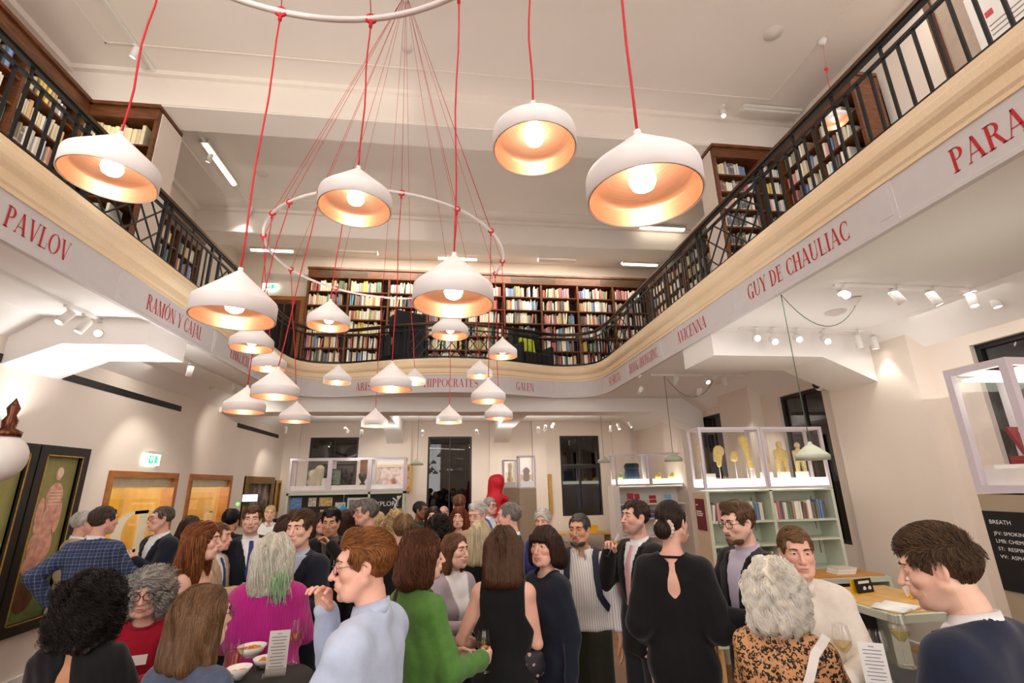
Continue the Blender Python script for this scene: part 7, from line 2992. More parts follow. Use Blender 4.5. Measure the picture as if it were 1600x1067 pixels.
        MB().tube([Wl @ Vector(p_) for p_ in list(P_) + [P_[0]]], 0.0075, 8, cap=False).build('neckband', ti['m'], body, fix=False)
    lm = legm or cloth('charcoal_trousers', '#1d1d20')
    if legs == 'trousers':
        gg = grid()
        for sx in (-1, 1):
            gg.cone((sx * 0.09, 0, 0.9), (sx * 0.108, 0.0, 0.08), 0.098 * (0.6 + 0.4 * b), 0.074, 0.03)
        layer('trousers', smin(FL, gg.F, 0.02), 0.012, lm, 0.06, 1.0, 0.004, False)
    elif legs == 'skirt':
        gg = grid()
        gg.cone((0, 0, 1.0), (0, 0, 0.48), 0.13 * b, 0.21, 0.02, ((0, 1, 0), 0.85))
        layer('skirt', smin(FL, gg.F, 0.04), 0.012, lm, 0.5, 1.03, 0.006, False)
    if shoes:
        for sx, cut in ((-1, X), (1, -X)):
            layer('shoe', FS_, 0.006, cloth('black_leather', '#131212', 0.4, 0.05, 0.02), 0.0, 0.1, 0, False, cut + 0 * Y * Z)
    # ---- hair
    if hair:
        hp_ = dict(hair)
        if not strands and w < 7 and hair['style'] != 'bald':
            strands = 420
            for k_, v_ in dict(steps=6 if hair['style'] in ('short', 'crop', 'bun') else 16, stepl=0.0125, mess=0.4, sw=0.003, lift=0.08 if hair['style'] in ('short', 'crop') else 0).items():
                hp_.setdefault(k_, v_)
        hp_['fem'] = fem
        hm = hair_mat(*hcol)
        sf = hair_field(hp_, 0.006 if near else 0.0085)
        P_, Q_ = sf.mesh()
        prt = [(to_world(P_, WHl), Q_, 0)]
        hv = [np.full(len(P_), 0.3)]
        if strands:
            sd = hair_strands(sf, hp_, strands, seed)
            if sd:
                prt.append((to_world(sd[0], WHl), sd[1], 0))
                hv.append(sd[2])
        np_mesh('hair', prt, hm, body, {'hv': np.concatenate(hv)})
    else:
        hm = hair_mat(*hcol)
    if beard:
        sb = SDF((-0.1, -0.05, -0.16), (0.1, 0.13, 0.02), 0.006 if near else 0.008)
        jw = 0.047
        sb.cone((-jw * 0.55, 0.047, -0.09), (jw * 0.55, 0.047, -0.09), 0.0325, 0.0325, 0.03)
        for sx in (-1, 1):
            sb.cone((sx * 0.058, 0.002, -0.045), (sx * 0.032, 0.054, -0.092), 0.0235, 0.0255, 0.02)
        sb.ell((0, 0.086, -0.060), (0.030, 0.021, 0.016), 0.012)
        sb.ell((0, 0.09, -0.108), (0.022, 0.018, 0.02), 0.018)
        sb.ell((0, 0.104, -0.069), (0.020, 0.018, 0.009), 0.004, op='sub')
        sb.ell((0, 0.07, -0.018), (0.052, 0.06, 0.036), 0.01, op='sub')
        P_, Q_ = sb.mesh()
        np_mesh('beard', [(to_world(P_, WHl), Q_, 0)], hair_mat(*beard), body, {'hv': np.full(len(P_), 0.3)})
    # ---- eyes, brows, glasses (only where a face can be seen)
    if hp.get('face', True):
        for sx in (-1, 1):
            e = MB()
            c = Vector((sx * 0.032, 0.0725, 0.0078))
            e.ball(WHl @ c, 0.0136 * s * hs, 18 if near else 8, 0)
            np_eye = e.build('eye', [m_eye, m_iris], body, fix=False)
            me = np_eye.data
            fwd = (WHl.to_3x3() @ Vector((0.0 + hp.get('gaze', 0), 1, -0.05))).normalized()
            cc = WHl @ c
            for pl in me.polygons:
                if (pl.center - cc).normalized().dot(fwd) > 0.87:
                    pl.material_index = 1
            # upper and lower lids hug the eyeball
            ld = MB()
            for zz, th in ((0.0062 - hp.get('squint', 0.0), 0.0026), (-0.0068 + hp.get('squint', 0.0), 0.0020)):
                lp = []
                for u in (-1, -0.75, -0.4, 0, 0.4, 0.75, 1):
                    x_, z_ = u * 0.0138, zz * (1 - u * u) - 0.001 * u * sx
                    y_ = math.sqrt(max(0.0146 ** 2 - x_ * x_ - z_ * z_, 1e-6)) if abs(u) < 1 else 0.004
                    lp.append(WHl @ (c + Vector((x_, y_, z_))))
                ld.tube(lp, th * s, 6)
            ld.build('eyelids', sk, body, fix=False)
            if brow:
                br = MB()
                zb = 0.030
                br.tube([WHl @ Vector((sx * x, y, z)) for x, y, z in ((0.014, 0.0925, zb - 0.003), (0.026, 0.0925, zb + 0.001), (0.040, 0.0875, zb + 0.0015), (0.052, 0.076, zb - 0.004))], [0.0042 * s, 0.0048 * s, 0.004 * s, 0.0018 * s], 6)
                br.build('eyebrow', hair_mat(*(beard or hcol)) if hcol[0] != '#d9d0c4' else hair_mat('#8a7d70', '#b0a595'), body, fix=False)
    if smile > 0.8:
        MB().tube([WHl @ Vector((x_, 0.0985 - 9 * x_ * x_, -0.0668 + 0.0085 * smile * (x_ / 0.022) ** 2)) for x_ in (-0.017, -0.010, 0, 0.010, 0.017)], [0.0012, 0.0030, 0.0036, 0.0030, 0.0012], 6).build('teeth', M('teeth_white', '#f1ece4', 0.3, var=0), body, fix=False)
    if specs:
        sp = MB()
        rr = specs.get('r', 0.022)
        sq = specs.get('sq', 0.85)
        for sx in (-1, 1):
            ring = [WHl @ Vector((sx * 0.034 + rr * 1.12 * math.copysign(abs(math.cos(a)) ** sq, math.cos(a)), 0.106 - 0.010 * abs(math.cos(a)) * (1 if math.cos(a) * sx > 0 else 0), 0.004 + rr * 0.9 * math.copysign(abs(math.sin(a)) ** sq, math.sin(a)))) for a in np.linspace(0, 2 * PI, 21)]
            sp.tube(ring, specs.get('t', 0.0016), 6)
            sp.tube([WHl @ Vector((sx * 0.058, 0.098, 0.008)), WHl @ Vector((sx * 0.076, 0.07, 0.010)), WHl @ Vector((sx * 0.083, 0.0, 0.010)), WHl @ Vector((sx * 0.082, -0.02, -0.006))], 0.0016, 6)
        sp.tube([WHl @ Vector((-0.011, 0.108, 0.008)), WHl @ Vector((0, 0.112, 0.011)), WHl @ Vector((0.011, 0.108, 0.008))], 0.0016, 6)
        sp.build('spectacles', M('specs_' + specs.get('c', '#1b1614')[1:], specs.get('c', '#1b1614'), 0.3), body, fix=False)
    if badge:
        bx, bz = badge
        q = np.array([[bx, y, bz] for y in np.linspace(0.02, 0.3, 60)])
        gg = grid()
        gg.F = FT
        vals = gg.value(q)
        i = int(np.argmin(np.abs(vals - 0.036)))
        c = Vector(q[i])
        n = Vector(gg.grad(np.array([c]))[0])
        ux = Vector((0, 0, 1)).cross(n).normalized()
        uy = n.cross(ux)
        Rb = Matrix((ux, uy, n)).transposed()
        bd_ = MB().box((0, 0, 0), (0.085, 0.055, 0.004), rot=Rb)
        bd_.v = [tuple(Wl @ (Vector(v) + c)) for v in bd_.v]
        bd_.build('name_badge', m_badge, body)
    gt.F = FT
    return dict(o=body, g=gt,  W=W4, Wl=Wl, WH=WH, WHl=WHl, hand=HAND_AT, s=s, root=root)

# ------------------------------------------------------------------ the guests
c_black = cloth('black', '#0f0f11', 0.85, 0.08)
c_navy = cloth('navy', '#1b2238', 0.85, 0.08)
c_navy2 = cloth('dark_navy', '#151a28', 0.85, 0.08)
c_char = cloth('charcoal', '#2a2a2e', 0.85, 0.08)
c_grey = cloth('blue_grey', '#4b5468', 0.9, 0.2, 0.3, 60)
c_white = cloth('white_shirt', '#eeedee', 0.8, 0.03)
c_blue = cloth('pale_blue_shirt', '#b9c6de', 0.8, 0.05)
c_lilac = cloth('lilac_shirt', '#c9c0d6', 0.8, 0.05)
c_cream = cloth('cream', '#e3d8cb', 0.85, 0.05)
c_beige = cloth('beige', '#b9a387', 0.9, 0.08)
c_green = cloth('leaf_green', '#527e38', 0.9, 0.12, 0.3, 120)
c_red = cloth('crimson', '#a3142c', 0.9, 0.12, 0.2, 120)
c_olive = cloth('dark_olive', '#35362a', 0.85, 0.1)
c_brown = cloth('brown', '#4a3328', 0.8, 0.1)
c_royal = cloth('royal_blue', '#2f3f9a', 0.85, 0.1)
c_pink = cloth('pink_tie', '#d9a2a8', 0.6, 0.05)
c_bluetie = cloth('blue_tie', '#2c3f7c', 0.6, 0.05)
c_dktie = cloth('dark_tie', '#15161c', 0.6, 0.05)
c_dkgreen = cloth('dark_green', '#2e3a26', 0.7, 0.1)
c_greysh = cloth('grey_shirt', '#5a5450', 0.85, 0.05)
c_lgrey = cloth('pale_grey_knit', '#a89ea6', 0.9, 0.05)
c_teal = cloth('slate_trousers', '#34383f', 0.85, 0.1)
m_plaid = plaid_mat('navy_check', '#2c3a5c', '#8593ad', '#1d2742')
m_kilt = plaid_mat('blue_tartan', '#2f45a8', '#c9b0a0', '#1c2a70', 36)
m_stripe = stripe_mat('striped_shirting', '#ece8e4', '#a59a9c')
m_leo = leopard_mat()
m_floral = floral_mat()
m_knit = knit_mat('magenta_knit', '#c00f86')

SHORT = dict(style='short', vol=0.012)
CROP = dict(style='crop', vol=0.005)


def suit(m, shirt, tie=None, g=0.026, hem=0.78, v=(1.13, 0.085)):
    return [dict(n='jacket', m=m, g=g, hem=hem, v=v, shirt=shirt, tie=tie)]


def dress(m, sleeve='long', skirt=(0.5, 0.22), g=0.012):
    return [dict(n='dress', m=m, g=g, sleeve=sleeve, skirt=skirt)]


PP = {}
FR = lambda **k: dict(k)
BLK, DKB, MDB, LTB, AUB, GRY, WHT, BLD, RED = ('#0c0a0a', '#2a1f1c'), ('#20130d', '#5a3a26'), ('#3a2416', '#7d5636'), ('#6b4a2c', '#b08a5c'), ('#4a2412', '#a5602f'), ('#6a645f', '#d3cdc5'), ('#b5aea6', '#f2eee8'), ('#b08a55', '#ead4a8'), ('#4a1e12', '#9a4a2a')

PP['1'] = person('person with a cloud of black curls and a black top, back to us', 150, 893, 988, -35, 2.15, yaw=-10, fem=True, skin='olive', near=True, hcol=BLK,
                 hair=dict(style='curly', vol=0.020, len=0.13, flare=0.008, tip=0.05, steps=16, stepl=0.011, curl=0.013, cfreq=1.1, mess=1.0, sw=0.0016, stick=0.7), strands=4200,
                 key=True, tops=[dict(n='top', m=c_black, g=0.015, hem=0.86, sleeve='puff', fold=0.006)], legm=c_navy2, arms=('front', 'front'), head=dict(face=False))
PP['2'] = person('person with grey curls, round glasses and a crimson cardigan, facing us', 230, 893, 958, 175, 2.65, yaw=-8, pitch=-4, fem=True, skin='pink', near=True, hcol=GRY,
                 hair=dict(style='curly', vol=0.016, len=0.10, flare=0.015, tip=0.042, steps=14, stepl=0.012, curl=0.014, cfreq=1.0, mess=0.9, sw=0.0015, stick=0.7, part=0.02), strands=3800, build=1.15,
                 tops=[dict(n='cardigan', m=c_red, g=0.016, hem=0.86, fold=0.005)], specs=dict(r=0.024, sq=0.9, t=0.0022), arms=((( -0.02, 0.33, 1.22), (0.8, -0.6, -0.8), 'open'), 'hold'), badge=(-0.02, 1.30), legm=c_black)
PP['3'] = person('straight brown-haired person in a blue-grey jacket, back to us, lower left', 318, 912, 1012, -48, 1.86, yaw=-12, fem=True, near=True, hcol=('#2c1c12', '#8a6442'),
                 hair=dict(style='long', vol=0.010, len=0.155, flare=0.005, tip=0.03, steps=24, stepl=0.012, mess=0.18, sw=0.0013, part=0.01), strands=2600,
                 tops=[dict(n='jacket', m=c_grey, g=0.02, hem=0.80, fold=0.006, collar='full')], arms=('front', 'hold'), specs=dict(r=0.022, c='#3a2b22'), legm=c_black)
PP['4'] = person('auburn-haired person with round glasses and pale blue shirt, hand at the mouth', 566, 828, 932, 62, 1.82, yaw=32, pitch=-4, near=True, hcol=('#5a3016', '#b9783f'), skin='pink', nose=1.15,
                 hair=dict(style='short', vol=0.016, quiff=True, hairline=0.012, steps=6, stepl=0.011, comb=(0.2, -0.9, 0.05), part=None, mess=0.25, sw=0.0012, lift=0.07), strands=5000, build=1.12,
                 tops=[dict(n='shirt', m=c_blue, g=0.018, hem=0.84, fold=0.007, collar='full', v=(1.3, 0.03), lapel=False)], specs=dict(r=0.022, t=0.0014, c='#6a625c'), arms=(((0.02, 0.26, 1.10), (0.5, 0.1, -1), 'loose'), ((0.03, 0.20, 1.49), (0.1, 1, -0.8), 'loose')), legm=c_navy2)
PP['5'] = person('person in a magenta ribbed sweater with long white hair tipped green, back to us', 428, 826, 904, -6, 2.95, fem=True, near=True, hcol=('#c4bda9', '#f4f0e2'), h=0.012,
                 hair=dict(style='long', vol=0.016, len=0.19, flare=0.012, tip=0.042, steps=22, stepl=0.0125, curl=0.005, cfreq=0.5, mess=0.3, sw=0.0022, part=0.0), strands=1300, build=1.15,
                 tops=[dict(n='sweater', m=m_knit, g=0.03, hem=0.84, fold=0.007, sleeve='long')], legs='skirt', legm=m_kilt, arms=('front', 'front'), head=dict(face=False))
PP['6'] = person('wavy-haired person in a navy blazer, looking left beside the magenta sweater', 468, 797, 853, 140, 3.4, yaw=10, near=True, hcol=('#2e1d14', '#7a5a40'),
                 hair=dict(style='short', vol=0.016, quiff=True, steps=5, stepl=0.011, curl=0.005, cfreq=1.0, mess=0.6, sw=0.0018, lift=0.12, comb=(0.3, -0.5, 0.4)), strands=1800,
                 tops=suit(c_navy2, c_blue, None, v=(1.12, 0.1)), arms=('hold', 'front'), legm=c_navy2)
PP['7'] = person('person with brown wavy hair in a leaf green cardigan, holding a wine glass', 662, 830, 903, -62, 2.5, yaw=-20, fem=True, near=True, hcol=('#341b10', '#7d4a2c'), build=1.15,
                 hair=dict(style='wavy', vol=0.018, len=0.105, flare=0.006, tip=0.048, steps=20, stepl=0.012, curl=0.006, cfreq=0.7, mess=0.35, sw=0.0014, part=0.0), strands=2400,
                 tops=[dict(n='cardigan', m=c_green, g=0.024, hem=0.74, fold=0.008, sleeve='long')], arms=('front', ((0.16, 0.30, 1.14), (0.6, -0.9, -0.5), 'grip')), legm=c_navy2)
PP['8'] = person('smiling person in a white top and grey-lilac cardigan, holding a glass', 712, 833, 884, 222, 3.4, yaw=8, fem=True, near=True, hcol=('#4a2c1c', '#8f6242'),
                 hair=dict(style='long', vol=0.006, len=0.15, flare=0.0, tip=0.03, side=0.9, steps=20, stepl=0.012, mess=0.2, sw=0.0019, hairline=0.01, fwd=-0.01), strands=700,
                 tops=[dict(n='cardigan', m=c_lgrey, g=0.018, hem=0.85, v=(1.02, 0.11), shirt=c_white, lapel=False)], arms=('hold', 'hold'), legm=c_navy, smile=1)
PP['9'] = person('long-haired person in a sleeveless black dress, back to us, in the centre', 787, 822, 886, -8, 2.85, fem=True, near=True, hcol=('#1f120c', '#6b4528'), skin='pink',
                 hair=dict(style='long', vol=0.014, len=0.17, flare=0.012, tip=0.045, steps=28, stepl=0.012, mess=0.22, sw=0.0013, part=0.0), strands=2400,
                 tops=dress(c_black, 'none', (0.42, 0.23), 0.013), legs=None, arms=(((0.16, 0.20, 1.08), (0.7, -0.9, -0.4), 'loose'), ((0.10, 0.26, 1.12), (0.3, -0.2, -1), 'loose')), head=dict(face=False))
PP['10'] = person('person with a dark bob and fringe in a navy dress, smiling', 850, 822, 882, 128, 3.1, yaw=22, fem=True, near=True, hcol=('#1e110c', '#4a2c1e'), skin='pink',
                  hair=dict(style='bob', vol=0.014, len=0.09, flare=0.012, tip=0.055, fringe=True, steps=16, stepl=0.012, mess=0.12, sw=0.0019, part=None, comb=(0, 0.5, -0.3)), strands=1000,
                  tops=[dict(n='dress', m=c_navy2, g=0.02, sleeve='long', skirt=(0.45, 0.22), fold=0.006, v=(1.33, 0.04), lapel=False)], legs=None, arms=(((0.3, 0.06, 0.86), (0.3, -1, 0), 'relaxed'), ((0.2, 0.2, 1.0), (0.6, -1, 0), 'loose')), badge=(0.03, 1.24), build=1.05, smile=0.7)
PP['11'] = person('bearded person in a striped shirt with a rucksack strap', 905, 803, 851, 172, 3.75, yaw=-14, near=True, skin='tan', hcol=('#2a2623', '#77706a'), h=0.013,
                  hair=dict(style='short', vol=0.008, hairline=0.018, steps=5, stepl=0.011, mess=0.3, sw=0.0022, comb=(0, -1, 0)), strands=600, beard=('#332b27', '#6a625c'),
                  tops=[dict(n='shirt', m=m_stripe, g=0.024, hem=0.94, fold=0.007, collar='open')], legm=c_olive, arms=('hang', 'hold'))
PP['12'] = person('person in a black suit with a pink tie, drinking from a wine glass', 992, 782, 832, 128, 3.6, yaw=-4, pitch=4, near=True, skin='pink', hcol=('#1f1611', '#4f3b2c'), stubble=0.8, h=0.013,
                  hair=dict(style='short', vol=0.009, steps=5, stepl=0.01, mess=0.25, sw=0.002, comb=(0, 0.6, 0.3), lift=0.2), strands=800,
                  tops=suit(c_black, c_white, c_pink, v=(1.06, 0.08)), legm=c_char, arms=('pocket', ((0.10, 0.20, 1.42), (0.5, 0.1, -1), 'grip')), badge=(-0.13, 1.36))
PP['13'] = person('person in a black keyhole-back dress with dark hair in a low bun', 1050, 783, 846, -6, 2.87, yaw=-22, fem=True, near=True, hcol=('#1a100c', '#3f2a20'), skin='pink', build=0.98,
                  hair=dict(style='bun', vol=0.008, steps=10, stepl=0.012, mess=0.06, sw=0.0018, comb=(0, -1, -0.4), part=None), strands=900,
                  tops=dress(c_black, 'puff', (0.1, 0.27), 0.012), key=True, legs=None, arms=(((0.18, 0.16, 1.0), (0.3, -1, -0.3), 'loose'), ((0.17, 0.20, 1.04), (0.35, -1, -0.3), 'loose')))
PP['14'] = person('bearded person with dark glasses in a black jacket over a lilac shirt', 1152, 784, 846, 125, 2.95, yaw=8, pitch=-8, near=True, skin='fair', hcol=('#3a2618', '#80603f'), stubble=0.5,
                  hair=dict(style='short', vol=0.014, quiff=True, hairline=0.006, steps=5, stepl=0.011, mess=0.4, sw=0.0018, comb=(0.7, -0.2, 0.2), part=None, lift=0.08), strands=1800, beard=('#4a3220', '#7d5a3a'),
                  tops=suit(c_black, c_lilac, None, v=(0.9, 0.085)), specs=dict(r=0.021, sq=0.7, t=0.002), arms=('hold', ((0.04, 0.3, 1.26), (0.8, -0.4, -0.8), 'grip')), legm=c_black)
PP['15'] = person('person with white-blond curls in a leopard print top, back to us', 1213, 870, 966, -14, 2.05, fem=True, near=True, hcol=('#fff0d2', '#ffffff'), build=1.1,
                  hair=dict(style='curly', vol=0.014, len=0.115, flare=0.004, tip=0.04, steps=20, stepl=0.0115, curl=0.008, cfreq=0.7, mess=0.4, sw=0.0014, stick=0.8, part=0.0), strands=4200,
                  tops=[dict(n='blouse', m=m_leo, g=0.02, hem=0.84, fold=0.006, sleeve='long')], arms=('front', 'front'), legm=c_black, head=dict(face=False))
PP['16'] = person('short-haired person in a loose cream shirt, facing us behind the leopard print', 1245, 824, 898, 188, 2.5, yaw=4, pitch=-4, near=True, skin='pink', hcol=('#4a3322', '#a07a52'),
                  hair=dict(style='short', vol=0.011, hairline=0.006, steps=5, stepl=0.010, mess=0.3, sw=0.0016, comb=(0.8, 0.1, 0.1), part=None, lift=0.06), strands=2200,
                  tops=[dict(n='shirt', m=c_cream, g=0.019, hem=0.82, fold=0.008, collar='open')], arms=('front', ((0.08, 0.26, 1.22), (0.9, -0.5, -0.6), 'grip')), legm=c_char)
PP['17'] = person('dark-haired person in a navy suit, in profile at the right foreground', 1464, 824, 946, 66, 1.56, yaw=22, pitch=-12, near=True, skin='fair', hcol=('#261a13', '#75583f'), h=0.0095, nose=1.2,
                  hair=dict(style='short', vol=0.010, hairline=0.006, steps=5, stepl=0.009, mess=0.55, sw=0.0012, comb=(0.1, 0.5, 0.5), part=None, lift=0.5), strands=6000, stubble=0.25,
                  tops=suit(c_navy, c_white, None, v=(1.2, 0.06)), legm=c_navy2, arms=('front', 'front'))
PP['18'] = person('person in a navy checked jacket, hand on hip, back to us', 163, 794, 831, -32, 4.4, yaw=-30, hcol=('#2e251f', '#6b5a4c'), skin='pink', hair=SHORT, stubble=0.2,
                  tops=suit(m_plaid, c_white, None, hem=0.74), arms=('hip', 'hold'), legm=c_navy2)
PP['19'] = person('grey-haired person in beige half hidden by the checked jacket', 132, 801, 832, -75, 5.1, skin='pink', hcol=WHT, hair=SHORT, specs=dict(c='#6a4a3a'), tops=suit(c_beige, c_white), legm=c_beige)
PP['20'] = person('person in a navy suit with white badge before the yellow door', 251, 791, 828, 118, 4.9, yaw=-12, skin='pink', hcol=('#4a4038', '#8a7d70'), hair=CROP, specs=dict(c='#1b1614'),
                  tops=suit(c_navy2, c_white), arms=(((0.03, 0.20, 1.29), (0.7, 0, -0.9), 'relaxed'), 'hang'), badge=(0.13, 1.28), legm=c_navy2, build=1.1)
PP['21'] = person('person with long auburn hair in an off-shoulder dark floral top, facing right', 318, 814, 874, -118, 3.15, yaw=10, fem=True, hcol=AUB, h=0.014, specs=dict(c='#b9a08a', t=0.0012),
                  hair=dict(style='long', vol=0.012, len=0.25, flare=0.01, tip=0.045, steps=26, stepl=0.0125, mess=0.3, sw=0.0026, curl=0.004, cfreq=0.5), strands=700,
                  tops=[dict(n='top', m=m_floral, g=0.02, hem=0.84, sleeve='puff', off_shoulder=True)], arms=('front', 'hold'), legm=c_black)
PP['22'] = person('person in a beige jacket beside the off-shoulder floral top', 343, 818, 858, -115, 4.3, skin='pink', hcol=('#5a3a26', '#8f6a48'), hair=SHORT, tops=suit(c_beige, c_white, c_bluetie), arms=('front', 'hold'), legm=c_beige)
PP['23'] = person('person in a black cap and black jacket with headphones, back to us', 361, 796, 828, -20, 5.4, skin='tan', hcol=BLK, hair=SHORT, tops=[dict(n='jacket', m=c_black, g=0.026, hem=0.8, collar='full')], arms=('front', 'chest'), legm=c_black, head=dict(face=False))
PP['24'] = person('smiling person in a dark suit with a blue tie, facing us near the phone gimbal', 394, 792, 830, 188, 4.6, yaw=-14, hcol=MDB, hair=dict(style='short', vol=0.016, quiff=True), stubble=0.4,
                  tops=suit(c_navy2, c_white, c_bluetie), arms=('front', 'hang'), legm=c_navy2, smile=0.9)
PP['25'] = person('fair-haired person in a white shirt, small, by the left wall paintings', 422, 789, 813, 180, 7.6, fem=True, hcol=BLD, hair=dict(style='short', vol=0.008), tops=[dict(n='shirt', m=c_white, g=0.018, hem=0.86, collar='open')], legm=c_black, smile=0.6)
PP['26'] = person('black-haired person in a black suit with orange juice, hand at the mouth', 517, 795, 834, 172, 4.6, yaw=-6, pitch=-10, skin='tan', hcol=BLK, hair=dict(style='short', vol=0.016, quiff=True), stubble=0.5,
                  tops=suit(c_black, c_greysh, c_dktie), arms=(((0.03, 0.16, 1.45), (0.3, 1, -0.8), 'loose'), ((0.16, 0.3, 1.22), (0.7, -0.5, -0.8), 'grip')), legm=c_black)
PP['27'] = person('person with long dark brown hair and a brown jacket, turned away behind the black suit', 541, 795, 832, -30, 5.1, yaw=60, fem=True, hcol=DKB, hair=dict(style='long', vol=0.012, len=0.22, tip=0.04), tops=[dict(n='jacket', m=c_brown, g=0.02, hem=0.84)], legm=c_black)
PP['28'] = person('grey-haired person in profile with glasses, navy suit and pale blue tie', 571, 781, 819, 100, 4.8, hcol=('#4f4a45', '#9c958c'), skin='pink', hair=dict(style='short', vol=0.02, quiff=True), specs=dict(c='#8a6a4a'), tops=suit(c_navy, c_blue, cloth('sky_tie', '#8fb0dc')), legm=c_navy)
PP['29'] = person('person with a blonde bob and dark top, in profile to the right', 590, 799, 830, -100, 5.9, fem=True, hcol=BLD, hair=dict(style='bob', vol=0.014, len=0.10, tip=0.05), tops=[dict(n='top', m=c_black, g=0.016, hem=0.86)], legm=c_black)
PP['44'] = person('curly blond person in a cream coat, back to us', 618, 797, 834, 10, 5.2, fem=True, hcol=('#a8854f', '#e6cf9c'), hair=dict(style='curly', vol=0.022, len=0.10, flare=0.02, tip=0.05, steps=12, stepl=0.012, curl=0.009, cfreq=1.2, mess=0.9, sw=0.004), strands=260,
                  tops=[dict(n='coat', m=c_cream, g=0.026, hem=0.7)], legm=c_black, head=dict(face=False))
PP['30'] = person('short-haired person in a black jacket, back to us, left of the green cardigan', 630, 803, 850, 4, 4.0, hcol=('#5a4028', '#a07f58'), skin='pink', h=0.014, hair=dict(style='short', vol=0.015, steps=6, stepl=0.012, mess=0.4, sw=0.0026, lift=0.1), strands=600, tops=suit(c_black, c_white), legm=c_black, head=dict(face=False))
PP['31'] = person('person with glasses in a dark green padded jacket, facing right', 658, 783, 811, -118, 6.4, skin='brown', hcol=('#1c1817', '#4a4442'), hair=CROP, specs=dict(c='#1b1614'), tops=[dict(n='padded_jacket', m=c_dkgreen, g=0.036, hem=0.8, collar='full', fold=0.008)], legm=c_black, build=1.1)
PP['32'] = person('person with long dark hair facing us in a dark dotted top, behind the green cardigan', 677, 792, 822, 172, 5.9, fem=True, hcol=('#1f120d', '#4a2f22'), hair=dict(style='long', vol=0.012, len=0.25, tip=0.045, flare=0.01), tops=[dict(n='top', m=m_floral, g=0.016, hem=0.86)], legm=c_black, smile=0.6)
PP['33'] = person('bald pink-faced person far back beside the middle window', 693, 789, 813, 165, 7.8, skin='pink', hcol=('#8a7d70', '#b9aa9a'), hair=dict(style='bald', vol=0.004), tops=[dict(n='shirt', m=c_char, g=0.02, hem=0.86, collar='full')], legm=c_black)
PP['34'] = person('person with short black curls and dark top, above the smiling guest', 690, 805, 843, -62, 4.8, fem=True, skin='olive', hcol=BLK, hair=dict(style='curly', vol=0.028, len=0.08, flare=0.01, tip=0.05, steps=10, stepl=0.012, curl=0.010, cfreq=1.3, mess=0.9, sw=0.004), strands=300, tops=[dict(n='top', m=c_black, g=0.016, hem=0.86)], legm=c_black)
PP['35'] = person('person with a chestnut bob in a white top, looking left in the middle distance', 717, 793, 823, 160, 5.9, yaw=10, fem=True, hcol=RED, hair=dict(style='wavy', vol=0.02, len=0.13, tip=0.05, flare=0.015), tops=[dict(n='top', m=c_white, g=0.016, hem=0.86)], legm=c_black)
PP['36'] = person('tall reddish-haired person, back to us before the dark middle window', 717, 773, 801, 10, 6.6, hcol=('#5a3824', '#96694a'), hair=SHORT, tops=suit(c_navy2, c_white), legm=c_black, head=dict(face=False))
PP['37'] = person('white-haired person in a beige jacket with head bowed to the left', 746, 785, 823, 145, 4.9, pitch=-10, skin='pink', hcol=WHT, hair=dict(style='short', vol=0.016, quiff=True), tops=[dict(n='jacket', m=c_beige, g=0.03, hem=0.8, collar='open')], legm=c_char, build=1.15)
PP['38'] = person('person with long pale blond hair and black jacket, back to us', 751, 813, 856, -15, 4.2, fem=True, hcol=('#b09a70', '#f0e2c2'), h=0.014, hair=dict(style='long', vol=0.012, len=0.22, tip=0.045, steps=24, stepl=0.0125, mess=0.25, sw=0.003), strands=400, tops=[dict(n='jacket', m=c_black, g=0.02, hem=0.8)], legm=c_black, head=dict(face=False))
PP['39'] = person('grey-haired person in a blue jacket below the red figure', 766, 777, 803, -128, 7.0, skin='pink', hcol=GRY, hair=SHORT, specs=dict(c='#1b1614', t=0.003), tops=suit(cloth('mid_blue', '#3f6db5'), c_white), arms=('front', 'hold'), legm=c_navy)
PP['40'] = person('person with cropped grey hair in a dark suit below the tan tower', 794, 784, 829, 84, 4.15, skin='pink', hcol=('#6a6662', '#a8a29c'), h=0.014, hair=CROP, tops=suit(c_char, c_white), legm=c_char)
PP['41'] = person('white-haired person in a royal blue top, mostly hidden by the dark bob', 848, 796, 833, 165, 4.9, fem=True, skin='pink', hcol=WHT, hair=dict(style='short', vol=0.018), tops=[dict(n='top', m=c_royal, g=0.018, hem=0.84)], legm=c_navy)
PP['42'] = person('person with dark hair at the second doorway, beyond the auburn-haired guest', 299, 806, 838, -60, 5.6, fem=True, hcol=DKB, hair=dict(style='bob', vol=0.012, len=0.10, tip=0.05), tops=[dict(n='top', m=c_lilac, g=0.016, hem=0.86)], legm=c_black)
PP['43'] = person('person with dark hair and a black top behind the wavy-haired blazer guest', 500, 800, 833, -150, 5.6, fem=True, hcol=DKB, skin='pink', hair=dict(style='long', vol=0.012, len=0.16, tip=0.045), tops=[dict(n='top', m=c_black, g=0.016, hem=0.86)], legm=c_black)
PP['45'] = person('person with brown hair just right of the magenta sweater, mostly hidden', 451, 806, 842, -120, 4.6, fem=True, hcol=DKB, skin='pink', hair=dict(style='bob', vol=0.012, len=0.12, tip=0.05), tops=[dict(n='top', m=c_char, g=0.016, hem=0.86)], legm=c_black)

# ------------------------------------------------------------------ things people hold or carry
def held_glass(pp, k, label, wine=0.5, s=1.0, tall=True, tilt=None, drop=0.09):
    p = PP[pp]['hand'][k]
    t = wine_glass(p.x, p.y, p.z - drop * s, label, wine, s, 'glasses in hands', tall)
    if tilt:
        t.location = (p.x, p.y, p.z)
        t.rotation_euler = tilt
        for c in t.children:
            c.location = (0, 0, -drop * s)
    return t


